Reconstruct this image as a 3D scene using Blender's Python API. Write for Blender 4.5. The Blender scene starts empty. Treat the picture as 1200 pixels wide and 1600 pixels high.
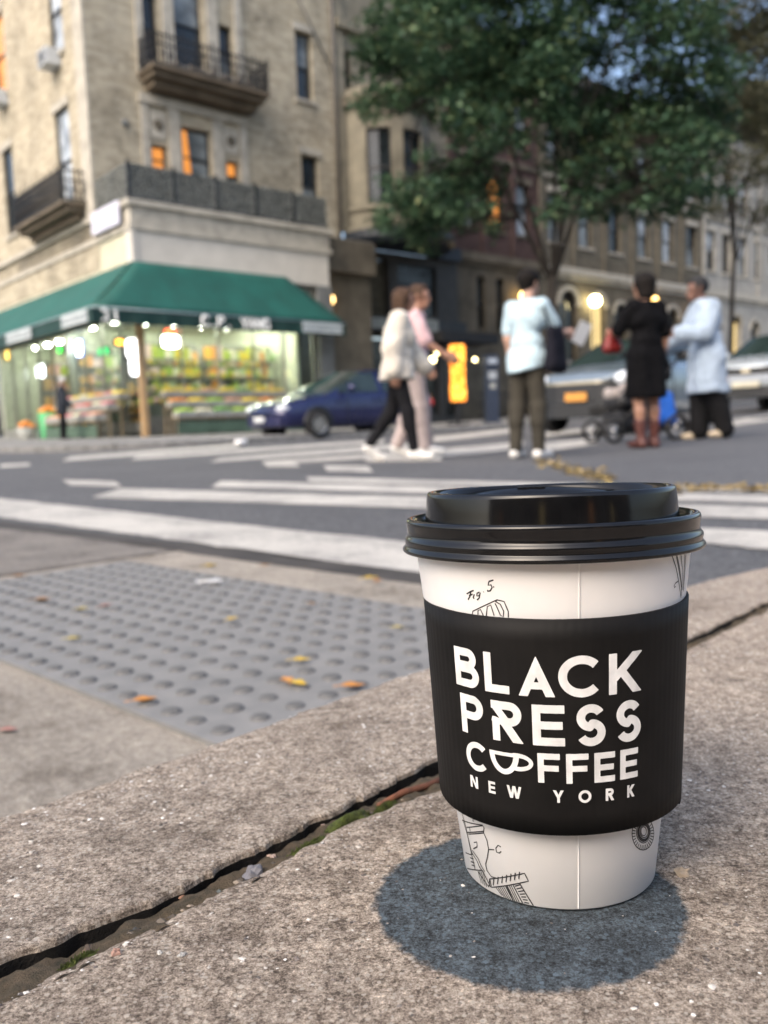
import bpy, math, random
import numpy as np
from mathutils import Matrix, Vector
random.seed(7); RNG = np.random.default_rng(7)
SC = bpy.context.scene
COL = SC.collection
PI = math.pi

# ------------------------------------------------------------------ camera
FPX, PCX, PCY = 1340.0, 600.0, 800.0            # pixels of the 1200x1600 photograph
CAMZ = 0.1432
_p = math.atan(133/FPX); _r = math.radians(2.0)
_fw = np.array([0, math.cos(_p), -math.sin(_p)]); _up0 = np.array([0, math.sin(_p), math.cos(_p)]); _ri0 = np.array([1., 0, 0])
CR = math.cos(_r)*_ri0 - math.sin(_r)*_up0
CU = math.cos(_r)*_up0 + math.sin(_r)*_ri0
CAM = np.array([0, 0, CAMZ])
cd = bpy.data.cameras.new('camera'); cam = bpy.data.objects.new('camera', cd); COL.objects.link(cam)
cam.matrix_world = Matrix(((CR[0], CU[0], -_fw[0], 0), (CR[1], CU[1], -_fw[1], 0), (CR[2], CU[2], -_fw[2], CAMZ), (0, 0, 0, 1)))
cd.sensor_fit = 'VERTICAL'; cd.sensor_height = 36.0; cd.lens = 36.0*FPX/1600.0
cd.clip_start = 0.01; cd.clip_end = 1500
cd.dof.use_dof = True; cd.dof.focus_distance = 0.247; cd.dof.aperture_fstop = 15.0
SC.camera = cam

# ------------------------------------------------------------------ sky, sun, exposure
W = bpy.data.worlds.new('World'); SC.world = W; W.use_nodes = True
nt = W.node_tree; bg = nt.nodes['Background']
sky = nt.nodes.new('ShaderNodeTexSky'); sky.sky_type = 'NISHITA'; sky.sun_disc = False
SUN_EL, SUN_AZ = math.radians(44), math.radians(218)      # azimuth clockwise from +Y: to the left, a little behind the camera
sky.sun_elevation = SUN_EL; sky.sun_rotation = SUN_AZ; sky.dust_density = 4.6; sky.air_density = 1.0; sky.ozone_density = 0.6
nt.links.new(sky.outputs[0], bg.inputs[0]); bg.inputs[1].default_value = 0.15
sl = bpy.data.lights.new('sun', 'SUN'); sl.energy = 0.75; sl.angle = math.radians(55); sl.color = (1, .93, .84)
so = bpy.data.objects.new('sun', sl); COL.objects.link(so)
_sd = Vector((math.sin(SUN_AZ)*math.cos(SUN_EL), math.cos(SUN_AZ)*math.cos(SUN_EL), math.sin(SUN_EL)))
so.rotation_euler = _sd.to_track_quat('Z', 'Y').to_euler(); so.location = (0, 0, 30)
SC.view_settings.view_transform = 'Standard'; SC.view_settings.look = 'None'
SC.view_settings.exposure = 1.2; SC.view_settings.gamma = 1.0
SC.cycles.use_denoising = True
SC.cycles.max_bounces = 6; SC.cycles.transparent_max_bounces = 12

# ------------------------------------------------------------------ helpers
def ray(x, y): return _fw + CR*((x-PCX)/FPX) - CU*((y-PCY)/FPX)
def gz(x, y):
    """height of the road surface"""
    z = -.182 + .02*max(0., min(x, 3.5)-1.2)*min(1., max(0., (y-4)/3.)) + .012*max(0., min(y, 60)-9) + .045*max(0., min(x, 12)-3.4)*min(1., max(0., (y-9)/6.))
    return z
def ground(x, y, lift=0.0):
    """where the pixel's ray meets the road"""
    d = ray(x, y); t = .3; step = .02
    while t < 120:
        P = CAM + d*t
        if P[2] <= gz(P[0], P[1])+lift:
            a, b = t-step, t
            for _ in range(30):
                m = (a+b)/2; P = CAM+d*m
                if P[2] <= gz(P[0], P[1])+lift: b = m
                else: a = m
            return CAM+d*b
        step = max(.02, t*.01); t += step
    return CAM+d*120
def at_depth(x, y, Y): d = ray(x, y); return CAM+d*(Y/d[1])
def hnoise(P, seed=0):
    """cheap value noise on an (n,3) array, in 0..1"""
    P = np.asarray(P, float); i = np.floor(P).astype(np.int64); f = P-i; f = f*f*(3-2*f)
    def h(a, b, c):
        n = (a*374761393+b*668265263+c*2147483647+seed*974711) & 0xffffffff
        n = ((n ^ (n >> 13))*1274126177) & 0xffffffff
        return ((n ^ (n >> 16)) & 0xffff)/65535.0
    out = 0
    for dx in (0, 1):
        for dy in (0, 1):
            for dz in (0, 1):
                w = (f[:, 0] if dx else 1-f[:, 0])*(f[:, 1] if dy else 1-f[:, 1])*(f[:, 2] if dz else 1-f[:, 2])
                out = out+w*h(i[:, 0]+dx, i[:, 1]+dy, i[:, 2]+dz)
    return out
def fbm(P, oct=4, seed=0):
    P = np.asarray(P, float); s = 0; a = .5; tot = 0
    for k in range(oct): s = s+a*hnoise(P*(2**k), seed+k); tot += a; a *= .5
    return s/tot

class MB:
    def __init__(s): s.v = []; s.f = []; s.sm = []
    def add(s, verts, faces, smooth=False):
        o = len(s.v); s.v.extend([tuple(map(float, p)) for p in verts]); s.f.extend([tuple(i+o for i in f) for f in faces]); s.sm.extend([smooth]*len(faces)); return s
    def box(s, a, b):
        x0, y0, z0 = (min(a[i], b[i]) for i in range(3)); x1, y1, z1 = (max(a[i], b[i]) for i in range(3))
        return s.add([(x0,y0,z0),(x1,y0,z0),(x1,y1,z0),(x0,y1,z0),(x0,y0,z1),(x1,y0,z1),(x1,y1,z1),(x0,y1,z1)],
                     [(0,3,2,1),(4,5,6,7),(0,1,5,4),(1,2,6,5),(2,3,7,6),(3,0,4,7)])
    def quad(s, *p): return s.add(p, [tuple(range(len(p)))])
    def tube(s, pts, rads, n=8, cap=True, smooth=True):
        pts = [np.array(p, float) for p in pts]; m = len(pts)
        if not hasattr(rads, '__len__'): rads = [rads]*m
        vs = []; fs = []; ref = None
        for i, p in enumerate(pts):
            t = pts[min(i+1, m-1)]-pts[max(i-1, 0)]; t = t/(np.linalg.norm(t)+1e-12)
            if ref is None: ref = np.array([0, 0, 1.]) if abs(t[2]) < .9 else np.array([1., 0, 0])
            u = np.cross(t, ref); u /= np.linalg.norm(u)+1e-12; w = np.cross(u, t); ref = w
            for k in range(n):
                a = 2*PI*k/n; vs.append(p+rads[i]*(math.cos(a)*u+math.sin(a)*w))
        for i in range(m-1):
            for k in range(n):
                a = i*n+k; b = i*n+(k+1) % n; fs.append((a, a+n, b+n, b))
        if cap: fs.append(tuple(range(n))); fs.append(tuple(range((m-1)*n+n-1, (m-1)*n-1, -1)))
        return s.add(vs, fs, smooth)
    def lathe(s, prof, n=48, c=(0, 0, 0), a0=0, a1=2*PI, smooth=True, axis='z'):
        full = abs(a1-a0-2*PI) < 1e-6; k = n if full else n+1; vs = []; fs = []
        for (r, h) in prof:
            for j in range(k):
                a = a0+(a1-a0)*j/n
                p = (r*math.cos(a), r*math.sin(a), h)
                if axis == 'y': p = (p[0], p[2], p[1])
                if axis == 'x': p = (p[2], p[0], p[1])
                vs.append((c[0]+p[0], c[1]+p[1], c[2]+p[2]))
        for i in range(len(prof)-1):
            for j in range(n):
                a = i*k+j; b = i*k+(j+1) % k; fs.append((a, b, b+k, a+k))
        return s.add(vs, fs, smooth)
    def blob(s, c, r, n=8, m=6, seed=None, amp=.0):
        c = np.array(c, float); r = np.array(r if hasattr(r, '__len__') else (r, r, r), float)
        vs = []; fs = []
        for i in range(m+1):
            th = PI*i/m
            for k in range(n):
                a = 2*PI*k/n; vs.append((math.sin(th)*math.cos(a), math.sin(th)*math.sin(a), math.cos(th)))
        vs = np.array(vs)
        if amp: vs = vs*(1+amp*(hnoise(vs*2.3+50, seed or 0)-.5)*2)[:, None]
        for i in range(m):
            for k in range(n):
                a = i*n+k; b = i*n+(k+1) % n
                if i == 0: fs.append((a, a+n, b+n))
                elif i == m-1: fs.append((a, a+n, b))
                else: fs.append((a, a+n, b+n, b))
        return s.add(c+vs*r, fs, True)
    def prism(s, poly, d):
        """polygon (3d points) extruded by vector d"""
        n = len(poly); d = np.array(d, float); v = [np.array(p, float) for p in poly]; v2 = [p+d for p in v]
        fs = [tuple(range(n-1, -1, -1)), tuple(range(n, 2*n))]+[(i, (i+1) % n, n+(i+1) % n, n+i) for i in range(n)]
        return s.add(v+v2, fs)
    def build(s, name, mat=None, parent=None, loc=None, smooth=None):
        return mesh_obj(name, s.v, s.f, mat, parent, s.sm if smooth is None else [smooth]*len(s.f), loc)

def mesh_obj(name, v, f, mat=None, parent=None, smooth=False, loc=None):
    me = bpy.data.meshes.new(name)
    me.from_pydata([tuple(p) for p in v], [], [tuple(int(i) for i in q) for q in f])
    if smooth is True: me.polygons.foreach_set('use_smooth', [True]*len(me.polygons))
    elif smooth is not False: me.polygons.foreach_set('use_smooth', [bool(b) for b in smooth][:len(me.polygons)])
    if mat is not None: me.materials.append(mat)
    me.update()
    o = bpy.data.objects.new(name, me); COL.objects.link(o)
    if parent is not None: o.parent = parent
    if loc is not None: o.location = loc
    return o
def empty(name, loc=(0, 0, 0), rz=0.0, label=None, cat=None, group=None):
    o = bpy.data.objects.new(name, None); COL.objects.link(o); o.location = loc; o.rotation_euler = (0, 0, rz)
    if label: tag(o, label, cat, group)
    return o
def tag(o, label=None, cat=None, group=None, kind=None):
    if label: o['label'] = label
    if cat: o['category'] = cat
    if group: o['group'] = group
    if kind: o['kind'] = kind
    return o
def copy_tree(o, parent=None):
    c = o.copy(); COL.objects.link(c); c.parent = parent
    for ch in list(o.children): copy_tree(ch, c)
    return c

# ------------------------------------------------------------------ materials
MATS = {}
def N_(nt, kind, **kw):
    n = nt.nodes.new(kind)
    for k, v in kw.items():
        if k in n.inputs: n.inputs[k].default_value = v
        else: setattr(n, k, v)
    return n
def ramp(nt, fac, stops):
    n = nt.nodes.new('ShaderNodeValToRGB'); e = n.color_ramp.elements
    while len(e) > 1: e.remove(e[-1])
    e[0].position = stops[0][0]; e[0].color = (*stops[0][1], 1)
    for p, c in stops[1:]:
        k = e.new(p); k.color = (*c, 1)
    nt.links.new(fac, n.inputs[0]); return n.outputs[0]
def mix(nt, fac, a, b, mode='MIX'):
    n = nt.nodes.new('ShaderNodeMix'); n.data_type = 'RGBA'; n.blend_type = mode
    for s, v in ((0, fac), (6, a), (7, b)):
        if isinstance(v, (int, float)): n.inputs[s].default_value = v
        elif isinstance(v, tuple): n.inputs[s].default_value = (*v, 1)
        else: nt.links.new(v, n.inputs[s])
    return n.outputs[2]
def math_(nt, op, a, b=None, c=None):
    n = nt.nodes.new('ShaderNodeMath'); n.operation = op
    for i, v in enumerate((a, b, c)):
        if v is None: continue
        if isinstance(v, (int, float)): n.inputs[i].default_value = v
        else: nt.links.new(v, n.inputs[i])
    return n.outputs[0]
def noise(nt, vec, scale, detail=4, rough=.6):
    n = N_(nt, 'ShaderNodeTexNoise', Scale=scale, Detail=detail, Roughness=rough); nt.links.new(vec, n.inputs['Vector']); return n.outputs[0]
def voro(nt, vec, scale, feature='F1', out=0):
    n = nt.nodes.new('ShaderNodeTexVoronoi'); n.feature = feature; n.inputs['Scale'].default_value = scale; nt.links.new(vec, n.inputs['Vector']); return n.outputs[out]
def bump(nt, h, strength, dist, prev=None):
    n = N_(nt, 'ShaderNodeBump', Strength=strength, Distance=dist); nt.links.new(h, n.inputs['Height'])
    if prev is not None: nt.links.new(prev, n.inputs['Normal'])
    return n.outputs[0]
def newmat(name):
    m = bpy.data.materials.new(name); m.use_nodes = True; nt = m.node_tree; b = nt.nodes['Principled BSDF']
    tc = nt.nodes.new('ShaderNodeTexCoord'); MATS[name] = m
    return m, nt, b, tc.outputs['Object'], tc
def M(name, col, rough=.6, metal=0., var=.12, scale=6., bmp=0., bdist=.005, spec=.5, coat=0., emit=None, estr=0., col2=None):
    """plain procedural material: base colour broken up by noise"""
    if name in MATS: return MATS[name]
    m, nt, b, oc, tc = newmat(name); L = nt.links
    nz = noise(nt, oc, scale, 5, .6)
    c2 = col2 or tuple(max(0, c*(1-var*2)) for c in col); c1 = tuple(min(1, c*(1+var)) for c in col)
    L.new(ramp(nt, nz, [(.25, c2), (.75, c1)]), b.inputs['Base Color'])
    r = math_(nt, 'MULTIPLY_ADD', nz, .16, max(.02, rough-.08)); L.new(r, b.inputs['Roughness'])
    b.inputs['Metallic'].default_value = metal; b.inputs['Specular IOR Level'].default_value = spec
    if coat: b.inputs['Coat Weight'].default_value = coat; b.inputs['Coat Roughness'].default_value = .05
    if bmp: L.new(bump(nt, noise(nt, oc, scale*8, 4), bmp, bdist), b.inputs['Normal'])
    if emit: b.inputs['Emission Color'].default_value = (*emit, 1); b.inputs['Emission Strength'].default_value = estr
    return m
def cloth(name, col, scale=30):
    if name in MATS: return MATS[name]
    m, nt, b, oc, tc = newmat(name); L = nt.links
    n1 = noise(nt, oc, 7, 4); n2 = noise(nt, oc, scale*8, 2)
    L.new(ramp(nt, n1, [(.3, tuple(c*.8 for c in col)), (.7, tuple(min(1, c*1.1) for c in col))]), b.inputs['Base Color'])
    b.inputs['Roughness'].default_value = .9; b.inputs['Specular IOR Level'].default_value = .12; b.inputs['Sheen Weight'].default_value = .1 if max(col) > .1 else 0.
    L.new(bump(nt, n2, .3, .002, bump(nt, noise(nt, oc, 9, 3), .5, .02)), b.inputs['Normal'])
    return m
def concrete(name, lo, mid, hi, marks=None, grit=1.0, patch=(.75, .7, .62)):
    m, nt, b, oc, tc = newmat(name); L = nt.links
    big = noise(nt, oc, 7, 5, .6); mid_n = noise(nt, oc, 55, 6, .72); g1 = noise(nt, oc, 620*grit, 6, .85); g2 = noise(nt, oc, 1700*grit, 4, .8); g0 = noise(nt, oc, 190*grit, 5, .75)
    s = math_(nt, 'ADD', math_(nt, 'ADD', math_(nt, 'MULTIPLY', g1, .42), math_(nt, 'MULTIPLY', g2, .33)), math_(nt, 'MULTIPLY', g0, .25))
    c = ramp(nt, s, [(.405, tuple(x*.5 for x in lo)), (.452, lo), (.495, mid), (.545, hi), (.60, tuple(min(1, x*1.7) for x in hi))])
    def specks(scale, lim, keep):
        v = nt.nodes.new('ShaderNodeTexVoronoi'); v.inputs['Scale'].default_value = scale; L.new(oc, v.inputs['Vector']); bw = nt.nodes.new('ShaderNodeRGBToBW'); L.new(v.outputs[1], bw.inputs[0])
        d = math_(nt, 'ADD', v.outputs[0], math_(nt, 'MULTIPLY_ADD', g2, .5, -.25))
        return math_(nt, 'MULTIPLY', math_(nt, 'LESS_THAN', d, lim), math_(nt, 'GREATER_THAN', bw.outputs[0], keep))
    c = mix(nt, math_(nt, 'MULTIPLY', specks(620*grit, .40, .70), .8), c, patch)
    c = mix(nt, math_(nt, 'MULTIPLY', specks(300*grit, .24, .80), .95), c, tuple(min(1, x*1.12) for x in patch))
    c = mix(nt, math_(nt, 'MULTIPLY', specks(560*grit, .36, .66), .55), c, tuple(x*.4 for x in lo))
    mo = ramp(nt, math_(nt, 'ADD', math_(nt, 'MULTIPLY', big, .55), math_(nt, 'MULTIPLY', mid_n, .45)), [(.36, (.50, .475, .45)), (.48, (.92, .91, .90)), (.62, (1.14, 1.12, 1.09))])
    c = mix(nt, 1., c, mo, 'MULTIPLY')
    if marks: c = marks(nt, oc, c, s)
    L.new(c, b.inputs['Base Color']); b.inputs['Roughness'].default_value = .88; b.inputs['Specular IOR Level'].default_value = .3
    vd = voro(nt, oc, 420*grit, 'F1', 0)
    n1 = bump(nt, mid_n, .6, .003/grit); n2 = bump(nt, vd, .45, .0009/grit, n1); n3 = bump(nt, g1, .9, .0018/grit, n2)
    L.new(n3, b.inputs['Normal'])
    return m
def brickmat(name, c1, c2, mortar, bw=.22, bh=.075, dirt=.35, bump_=.5):
    if name in MATS: return MATS[name]
    m, nt, b, oc, tc = newmat(name); L = nt.links
    sp = nt.nodes.new('ShaderNodeSeparateXYZ'); L.new(oc, sp.inputs[0])
    cb = nt.nodes.new('ShaderNodeCombineXYZ'); L.new(math_(nt, 'ADD', sp.outputs[0], sp.outputs[1]), cb.inputs[0]); L.new(sp.outputs[2], cb.inputs[1])
    br = nt.nodes.new('ShaderNodeTexBrick'); br.inputs['Scale'].default_value = 1.; br.inputs['Brick Width'].default_value = bw; br.inputs['Row Height'].default_value = bh
    br.inputs['Mortar Size'].default_value = .009; br.inputs['Color1'].default_value = (*c1, 1); br.inputs['Color2'].default_value = (*c2, 1); br.inputs['Mortar'].default_value = (*mortar, 1); br.inputs['Bias'].default_value = 0
    L.new(cb.outputs[0], br.inputs['Vector'])
    n1 = noise(nt, oc, .7, 6, .7); n2 = noise(nt, oc, 4.5, 4, .7)
    mo = ramp(nt, math_(nt, 'ADD', math_(nt, 'MULTIPLY', n1, .6), math_(nt, 'MULTIPLY', n2, .4)), [(.32, (1-dirt*1.4,)*3), (.5, (.95, .95, .94)), (.68, (1.2, 1.18, 1.14))])
    L.new(mix(nt, 1., br.outputs[0], mo, 'MULTIPLY'), b.inputs['Base Color']); b.inputs['Roughness'].default_value = .9; b.inputs['Specular IOR Level'].default_value = .2
    L.new(bump(nt, n2, .4, .03, bump(nt, br.outputs[1], -bump_, .012)), b.inputs['Normal'])
    return m
def glass(name, tint=(.9, .95, .93), a=.82, rough=.02):
    if name in MATS: return MATS[name]
    m, nt, b, oc, tc = newmat(name); L = nt.links
    tr = nt.nodes.new('ShaderNodeBsdfTransparent'); tr.inputs[0].default_value = (*tint, 1)
    gl = nt.nodes.new('ShaderNodeBsdfGlossy'); gl.inputs['Roughness'].default_value = rough
    fr = nt.nodes.new('ShaderNodeFresnel'); fr.inputs[0].default_value = 1.5
    mx = nt.nodes.new('ShaderNodeMixShader'); L.new(math_(nt, 'MULTIPLY_ADD', fr.outputs[0], .35, .015), mx.inputs[0]); L.new(tr.outputs[0], mx.inputs[1]); L.new(gl.outputs[0], mx.inputs[2])
    L.new(mx.outputs[0], nt.nodes['Material Output'].inputs[0])
    return m
# ================================================================== GROUND
def zs(x, y): return -.0378*(y-.2662)+.0032*(x-.0526)          # top of the near pavement
def unp(x, y):
    n = np.array([-.0032, .0378, 1.]); b = np.array([.0526, .2662, 0.]); d = ray(x, y); return CAM+d*(((b-CAM)@n)/(d@n))
# --- road: one sheet out to the horizon
def road_mat():
    m, nt, b, oc, tc = newmat('asphalt'); L = nt.links
    v = voro(nt, oc, 140, 'F1', 1); bw = nt.nodes.new('ShaderNodeRGBToBW'); L.new(v, bw.inputs[0])
    n1 = noise(nt, oc, .8, 6, .65); n2 = noise(nt, oc, 14, 5, .7); n3 = noise(nt, oc, 220, 3)
    c = ramp(nt, math_(nt, 'ADD', math_(nt, 'MULTIPLY', bw.outputs[0], .55), math_(nt, 'MULTIPLY', n3, .45)), [(.2, (.042, .043, .046)), (.5, (.08, .082, .087)), (.8, (.19, .19, .192))])
    mo = ramp(nt, math_(nt, 'ADD', math_(nt, 'MULTIPLY', n1, .6), math_(nt, 'MULTIPLY', n2, .4)), [(.3, (.72, .72, .73)), (.52, (1, 1, 1)), (.72, (1.3, 1.28, 1.25))])
    L.new(mix(nt, 1., c, mo, 'MULTIPLY'), b.inputs['Base Color']); b.inputs['Roughness'].default_value = .8; b.inputs['Specular IOR Level'].default_value = .35
    L.new(bump(nt, n3, .6, .004, bump(nt, n2, .3, .01)), b.inputs['Normal']); return m
ASPHALT = road_mat()
def axis(parts):
    out = []
    for a, b, n in parts: out += list(np.linspace(a, b, n, endpoint=False))
    return np.array(out+[parts[-1][1]])
xs = axis([(-400, -40, 8), (-40, -8, 16), (-8, 14, 44), (14, 40, 13), (40, 400, 8)])
ys = axis([(-200, -4, 6), (-4, 8, 24), (8, 30, 44), (30, 70, 20), (70, 600, 8)])
v = [(x, y, gz(x, y)) for y in ys for x in xs]; nx = len(xs)
f = [(j*nx+i, j*nx+i+1, (j+1)*nx+i+1, (j+1)*nx+i) for j in range(len(ys)-1) for i in range(nx-1)]
tag(mesh_obj('road', v, f, ASPHALT), kind='structure')

# --- worn white road paint, laid as thin sheets on the road
def paint_mat():
    m, nt, b, oc, tc = newmat('road_paint'); L = nt.links
    n1 = noise(nt, oc, 3.5, 6, .75); n2 = noise(nt, oc, 60, 4, .8); n3 = noise(nt, oc, 240, 3)
    w = ramp(nt, math_(nt, 'ADD', math_(nt, 'MULTIPLY', n1, .55), math_(nt, 'MULTIPLY', n2, .45)), [(.42, (0, 0, 0)), (.545, (1, 1, 1))])
    L.new(mix(nt, w, (.25, .24, .225), ramp(nt, n3, [(.3, (.40, .385, .345)), (.7, (.57, .55, .50))])), b.inputs['Base Color']); b.inputs['Roughness'].default_value = .7
    L.new(bump(nt, n2, .4, .003), b.inputs['Normal']); return m
PAINT = paint_mat()
def stripe(quad, n=10, lift=.004, name='crosswalk_stripe'):
    """quad: four pixels (far-left, far-right, near-right, near-left) that bound the painted bar"""
    A, B, C, D = [ground(*q)[:2] for q in quad]; vs = []; fs = []
    for i in range(n+1):
        t = i/n
        for (p, q) in ((A, B), (D, C)):
            j = p+(q-p)*t+RNG.normal(0, .008, 2)*(0 < i < n); vs.append((j[0], j[1], gz(*j)+lift))
    for i in range(n): fs.append((2*i+1, 2*i+3, 2*i+2, 2*i))
    return tag(mesh_obj(name, vs, fs, PAINT), kind='structure')
stripe([(-60, 773), (690, 855), (690, 903), (-60, 800)], 24, name='stop_line')
stripe([(1085, 826), (1260, 834), (1260, 866), (1085, 850)])
for q in [[(190, 764), (1260, 795), (1260, 815), (142, 778)], [(345, 752), (1260, 777), (1260, 789), (330, 762)], [(478, 746), (1240, 766), (1240, 772), (484, 753)],
          [(97, 750), (180, 753), (190, 761), (110, 759)], [(505, 728), (575, 729), (583, 738), (512, 737)], [(413, 723), (462, 724), (470, 730), (418, 730)],
          [(110, 714), (372, 694), (372, 699), (97, 721)], [(215, 713), (600, 687), (600, 692), (205, 719)], [(345, 716), (640, 693), (640, 700), (327, 723)], [(410, 721), (700, 701), (700, 709), (412, 726)],
          [(678, 683), (815, 668), (815, 674), (678, 690)], [(672, 703), (820, 690), (815, 700), (668, 716)], [(845, 693), (930, 685), (932, 694), (850, 706)], [(850, 676), (935, 668), (935, 673), (850, 684)],
          [(1118, 660), (1260, 641), (1260, 648), (1112, 670)], [(0, 726), (45, 724), (48, 728), (0, 731)], [(560, 712), (690, 711), (690, 720), (575, 722)]]:
    stripe(q)

# --- the lower ramp by the kerb: u runs along the kerb, v across towards the street's left
RO = np.array([-.203, .87]); _ua = math.radians(46); RU = np.array([math.cos(_ua), math.sin(_ua)]); RV = np.array([-RU[1], RU[0]])
LZ = -.182
def uv(u, v): return RO+RU*u+RV*v
RAMP = concrete('ramp_concrete', (.23, .203, .17), (.36, .325, .276), (.45, .41, .355), grit=.6, patch=(.4, .375, .33))
GUTTER = concrete('gutter_concrete', (.10, .092, .085), (.19, .175, .158), (.30, .28, .255), grit=.6, patch=(.4, .38, .35))
def sheet(name, u0, u1, v0, v1, z, mat, n=24, wob=0.):
    vs = []; fs = []
    for i in range(n+1):
        for j in range(n+1):
            u = u0+(u1-u0)*i/n; w = v0+(v1-v0)*j/n
            if wob and i in (0, n): u += wob*(hnoise([[w*6, 3, i]])[0]-.5)
            if wob and j in (0, n): w += wob*(hnoise([[u*6, 9, j]])[0]-.5)
            p = uv(u, w); vs.append((p[0], p[1], z))
    for i in range(n):
        for j in range(n): a = i*(n+1)+j; fs.append((a, a+n+1, a+n+2, a+1))
    return tag(mesh_obj(name, vs, fs, mat), kind='structure')
sheet('ramp', -1.6, .84, -.75, 1.30, LZ+.004, RAMP, wob=.01)
sheet('gutter', .80, .905, -1.2, 6.0, LZ+.0048, M('gutter_dark', (.055, .05, .046), .9, var=.3, scale=9, bmp=.5), wob=.05)  # narrow dark strip along the gutter line
sheet('gutter_apron', -2.2, .83, 1.315, 6.0, LZ+.0042, GUTTER, wob=.01)

# tactile paving: a plate with truncated domes in rows
PADM = M('tactile_grey', (.175, .172, .165), .7, var=.3, scale=22, bmp=.35, bdist=.002, col2=(.15, .152, .15)); DOMEM = M('tactile_dome', (.095, .094, .09), .6, var=.35, scale=14, bmp=.4, bdist=.002, col2=(.085, .086, .084))
pad = empty('tactile_paving', (*uv(0, 0), LZ+.004), _ua, 'grey tactile paving plate with rows of raised domes set into the kerb ramp', 'paving')
b = MB(); b.box((0, -.085, 0), (.61, 1.22, .006))
b.build('plate', PADM, pad)
dm = MB(); dm.lathe([(.0125, 0), (.0118, .0022), (.0095, .0040), (.0062, .0048), (.0002, .005)], 14)
proto = None; rest = []
cands = []
NU, NV = 12, 26
for i in range(NU):
    for j in range(NV):
        u = .026+i*.0507; w = -.056+j*.049
        cands.append((np.linalg.norm(uv(u, w)), u, w))
cands.sort()
for k, (_, u, w) in enumerate(cands):
    if proto is None: proto = dm.build('dome', DOMEM, pad, (u, w, .006)); o = proto
    else: o = proto.copy(); COL.objects.link(o); o.parent = pad; o.location = (u, w, .006)
    s = 1+random.uniform(-.08, .05); o.scale = (s, s, random.uniform(.7, 1.05))

# --- the near pavement: kerb stone, open joint, slab
LD = np.array([math.cos(math.radians(50.3)), math.sin(math.radians(50.3))]); LN = np.array([-LD[1], LD[0]])
P2 = np.array([.0212, .3597])
def st(px): p = unp(*px)[:2]-P2; return p@LD, p@LN
_up = sorted(st(q) for q in [(0, 1502), (300, 1375), (690, 1180), (1075, 997), (1200, 938)])
_lo = sorted(st(q) for q in [(0, 1552), (300, 1412), (560, 1274), (690, 1224), (1075, 1014), (1200, 951)])
_l1 = sorted(st(q) for q in [(0, 1270), (310, 1165), (660, 1040), (1100, 906), (1200, 884)])
def edge(tab, s): return float(np.interp(s, [a for a, _ in tab], [c for _, c in tab]))
def jag(s, seed, amp=.0016):
    P = np.array([[s*38, seed*7.1, 0], [s*120, seed*3.3, 5], [s*330, seed, 9]]); h = hnoise(P, seed); return amp*((h[0]-.5)*1.6+(h[1]-.5)*1.5+(h[2]-.5)*1.1)
def sp(s, t): return P2+LD*s+LN*t
DISC = (.039, .245, .0465)  # round disc under the cup, tinted darker and bluer in the slab colour
def marks(nt, oc, c, s):
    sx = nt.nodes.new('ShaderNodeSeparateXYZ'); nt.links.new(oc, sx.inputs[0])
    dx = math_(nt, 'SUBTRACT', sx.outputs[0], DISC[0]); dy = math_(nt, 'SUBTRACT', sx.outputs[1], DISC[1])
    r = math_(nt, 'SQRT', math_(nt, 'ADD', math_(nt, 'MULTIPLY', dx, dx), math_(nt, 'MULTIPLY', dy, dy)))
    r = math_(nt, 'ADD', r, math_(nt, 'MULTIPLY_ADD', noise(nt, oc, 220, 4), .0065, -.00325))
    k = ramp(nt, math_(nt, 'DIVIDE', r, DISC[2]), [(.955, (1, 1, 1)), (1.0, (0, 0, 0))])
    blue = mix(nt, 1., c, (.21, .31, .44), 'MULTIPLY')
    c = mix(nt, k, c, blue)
    # a few old chewing-gum and grime spots
    g = ramp(nt, noise(nt, oc, 26, 2, .4), [(.64, (0, 0, 0)), (.70, (.65, .65, .65))])
    return mix(nt, g, c, mix(nt, 1., c, (.5, .48, .46), 'MULTIPLY'))
SLAB = concrete('slab_concrete', (.155, .122, .095), (.365, .298, .238), (.58, .50, .415), marks, 1.0, (.62, .56, .48))
KERB = concrete('kerb_concrete', (.165, .132, .104), (.375, .31, .25), (.58, .503, .42), None, 1.0, (.6, .55, .48))
S_ = axis([(-2.6, -.25, 20), (-.25, .75, 420), (.75, 3.5, 60)])
def und(p): return .0011*(fbm([[p[0]*22, p[1]*22, 1.3]], 4)[0]-.5)
# slab
T_ = [(.0, -.012), (.0, -.0025), (-.0012, -.0006), (-.0035, 0), (-.012, 0), (-.03, 0), (-.06, 0), (-.1, 0), (-.16, 0), (-.24, 0), (-.4, 0), (-.8, 0), (-1.6, 0), (-3.2, 0)]
T_ = [(0., -.03)]+T_
vs = []
for s in S_:
    e = edge(_lo, s)+jag(s, 3)
    chip = .0015*max(0, hnoise([[s*45, 4, 4]])[0]-.62)*6
    for t, dz in T_:
        tt = e+t-(chip if dz > -.002 and t > -.02 else 0); p = sp(s, tt); vs.append((p[0], p[1], zs(*p)+dz+(und(p) if t < -.01 else 0)))
nT = len(T_)
fs = [(i*nT+j, i*nT+j+1, (i+1)*nT+j+1, (i+1)*nT+j) for i in range(len(S_)-1) for j in range(nT-1)]
slab = tag(mesh_obj('sidewalk', vs, fs, SLAB, smooth=False), kind='structure')
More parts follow.
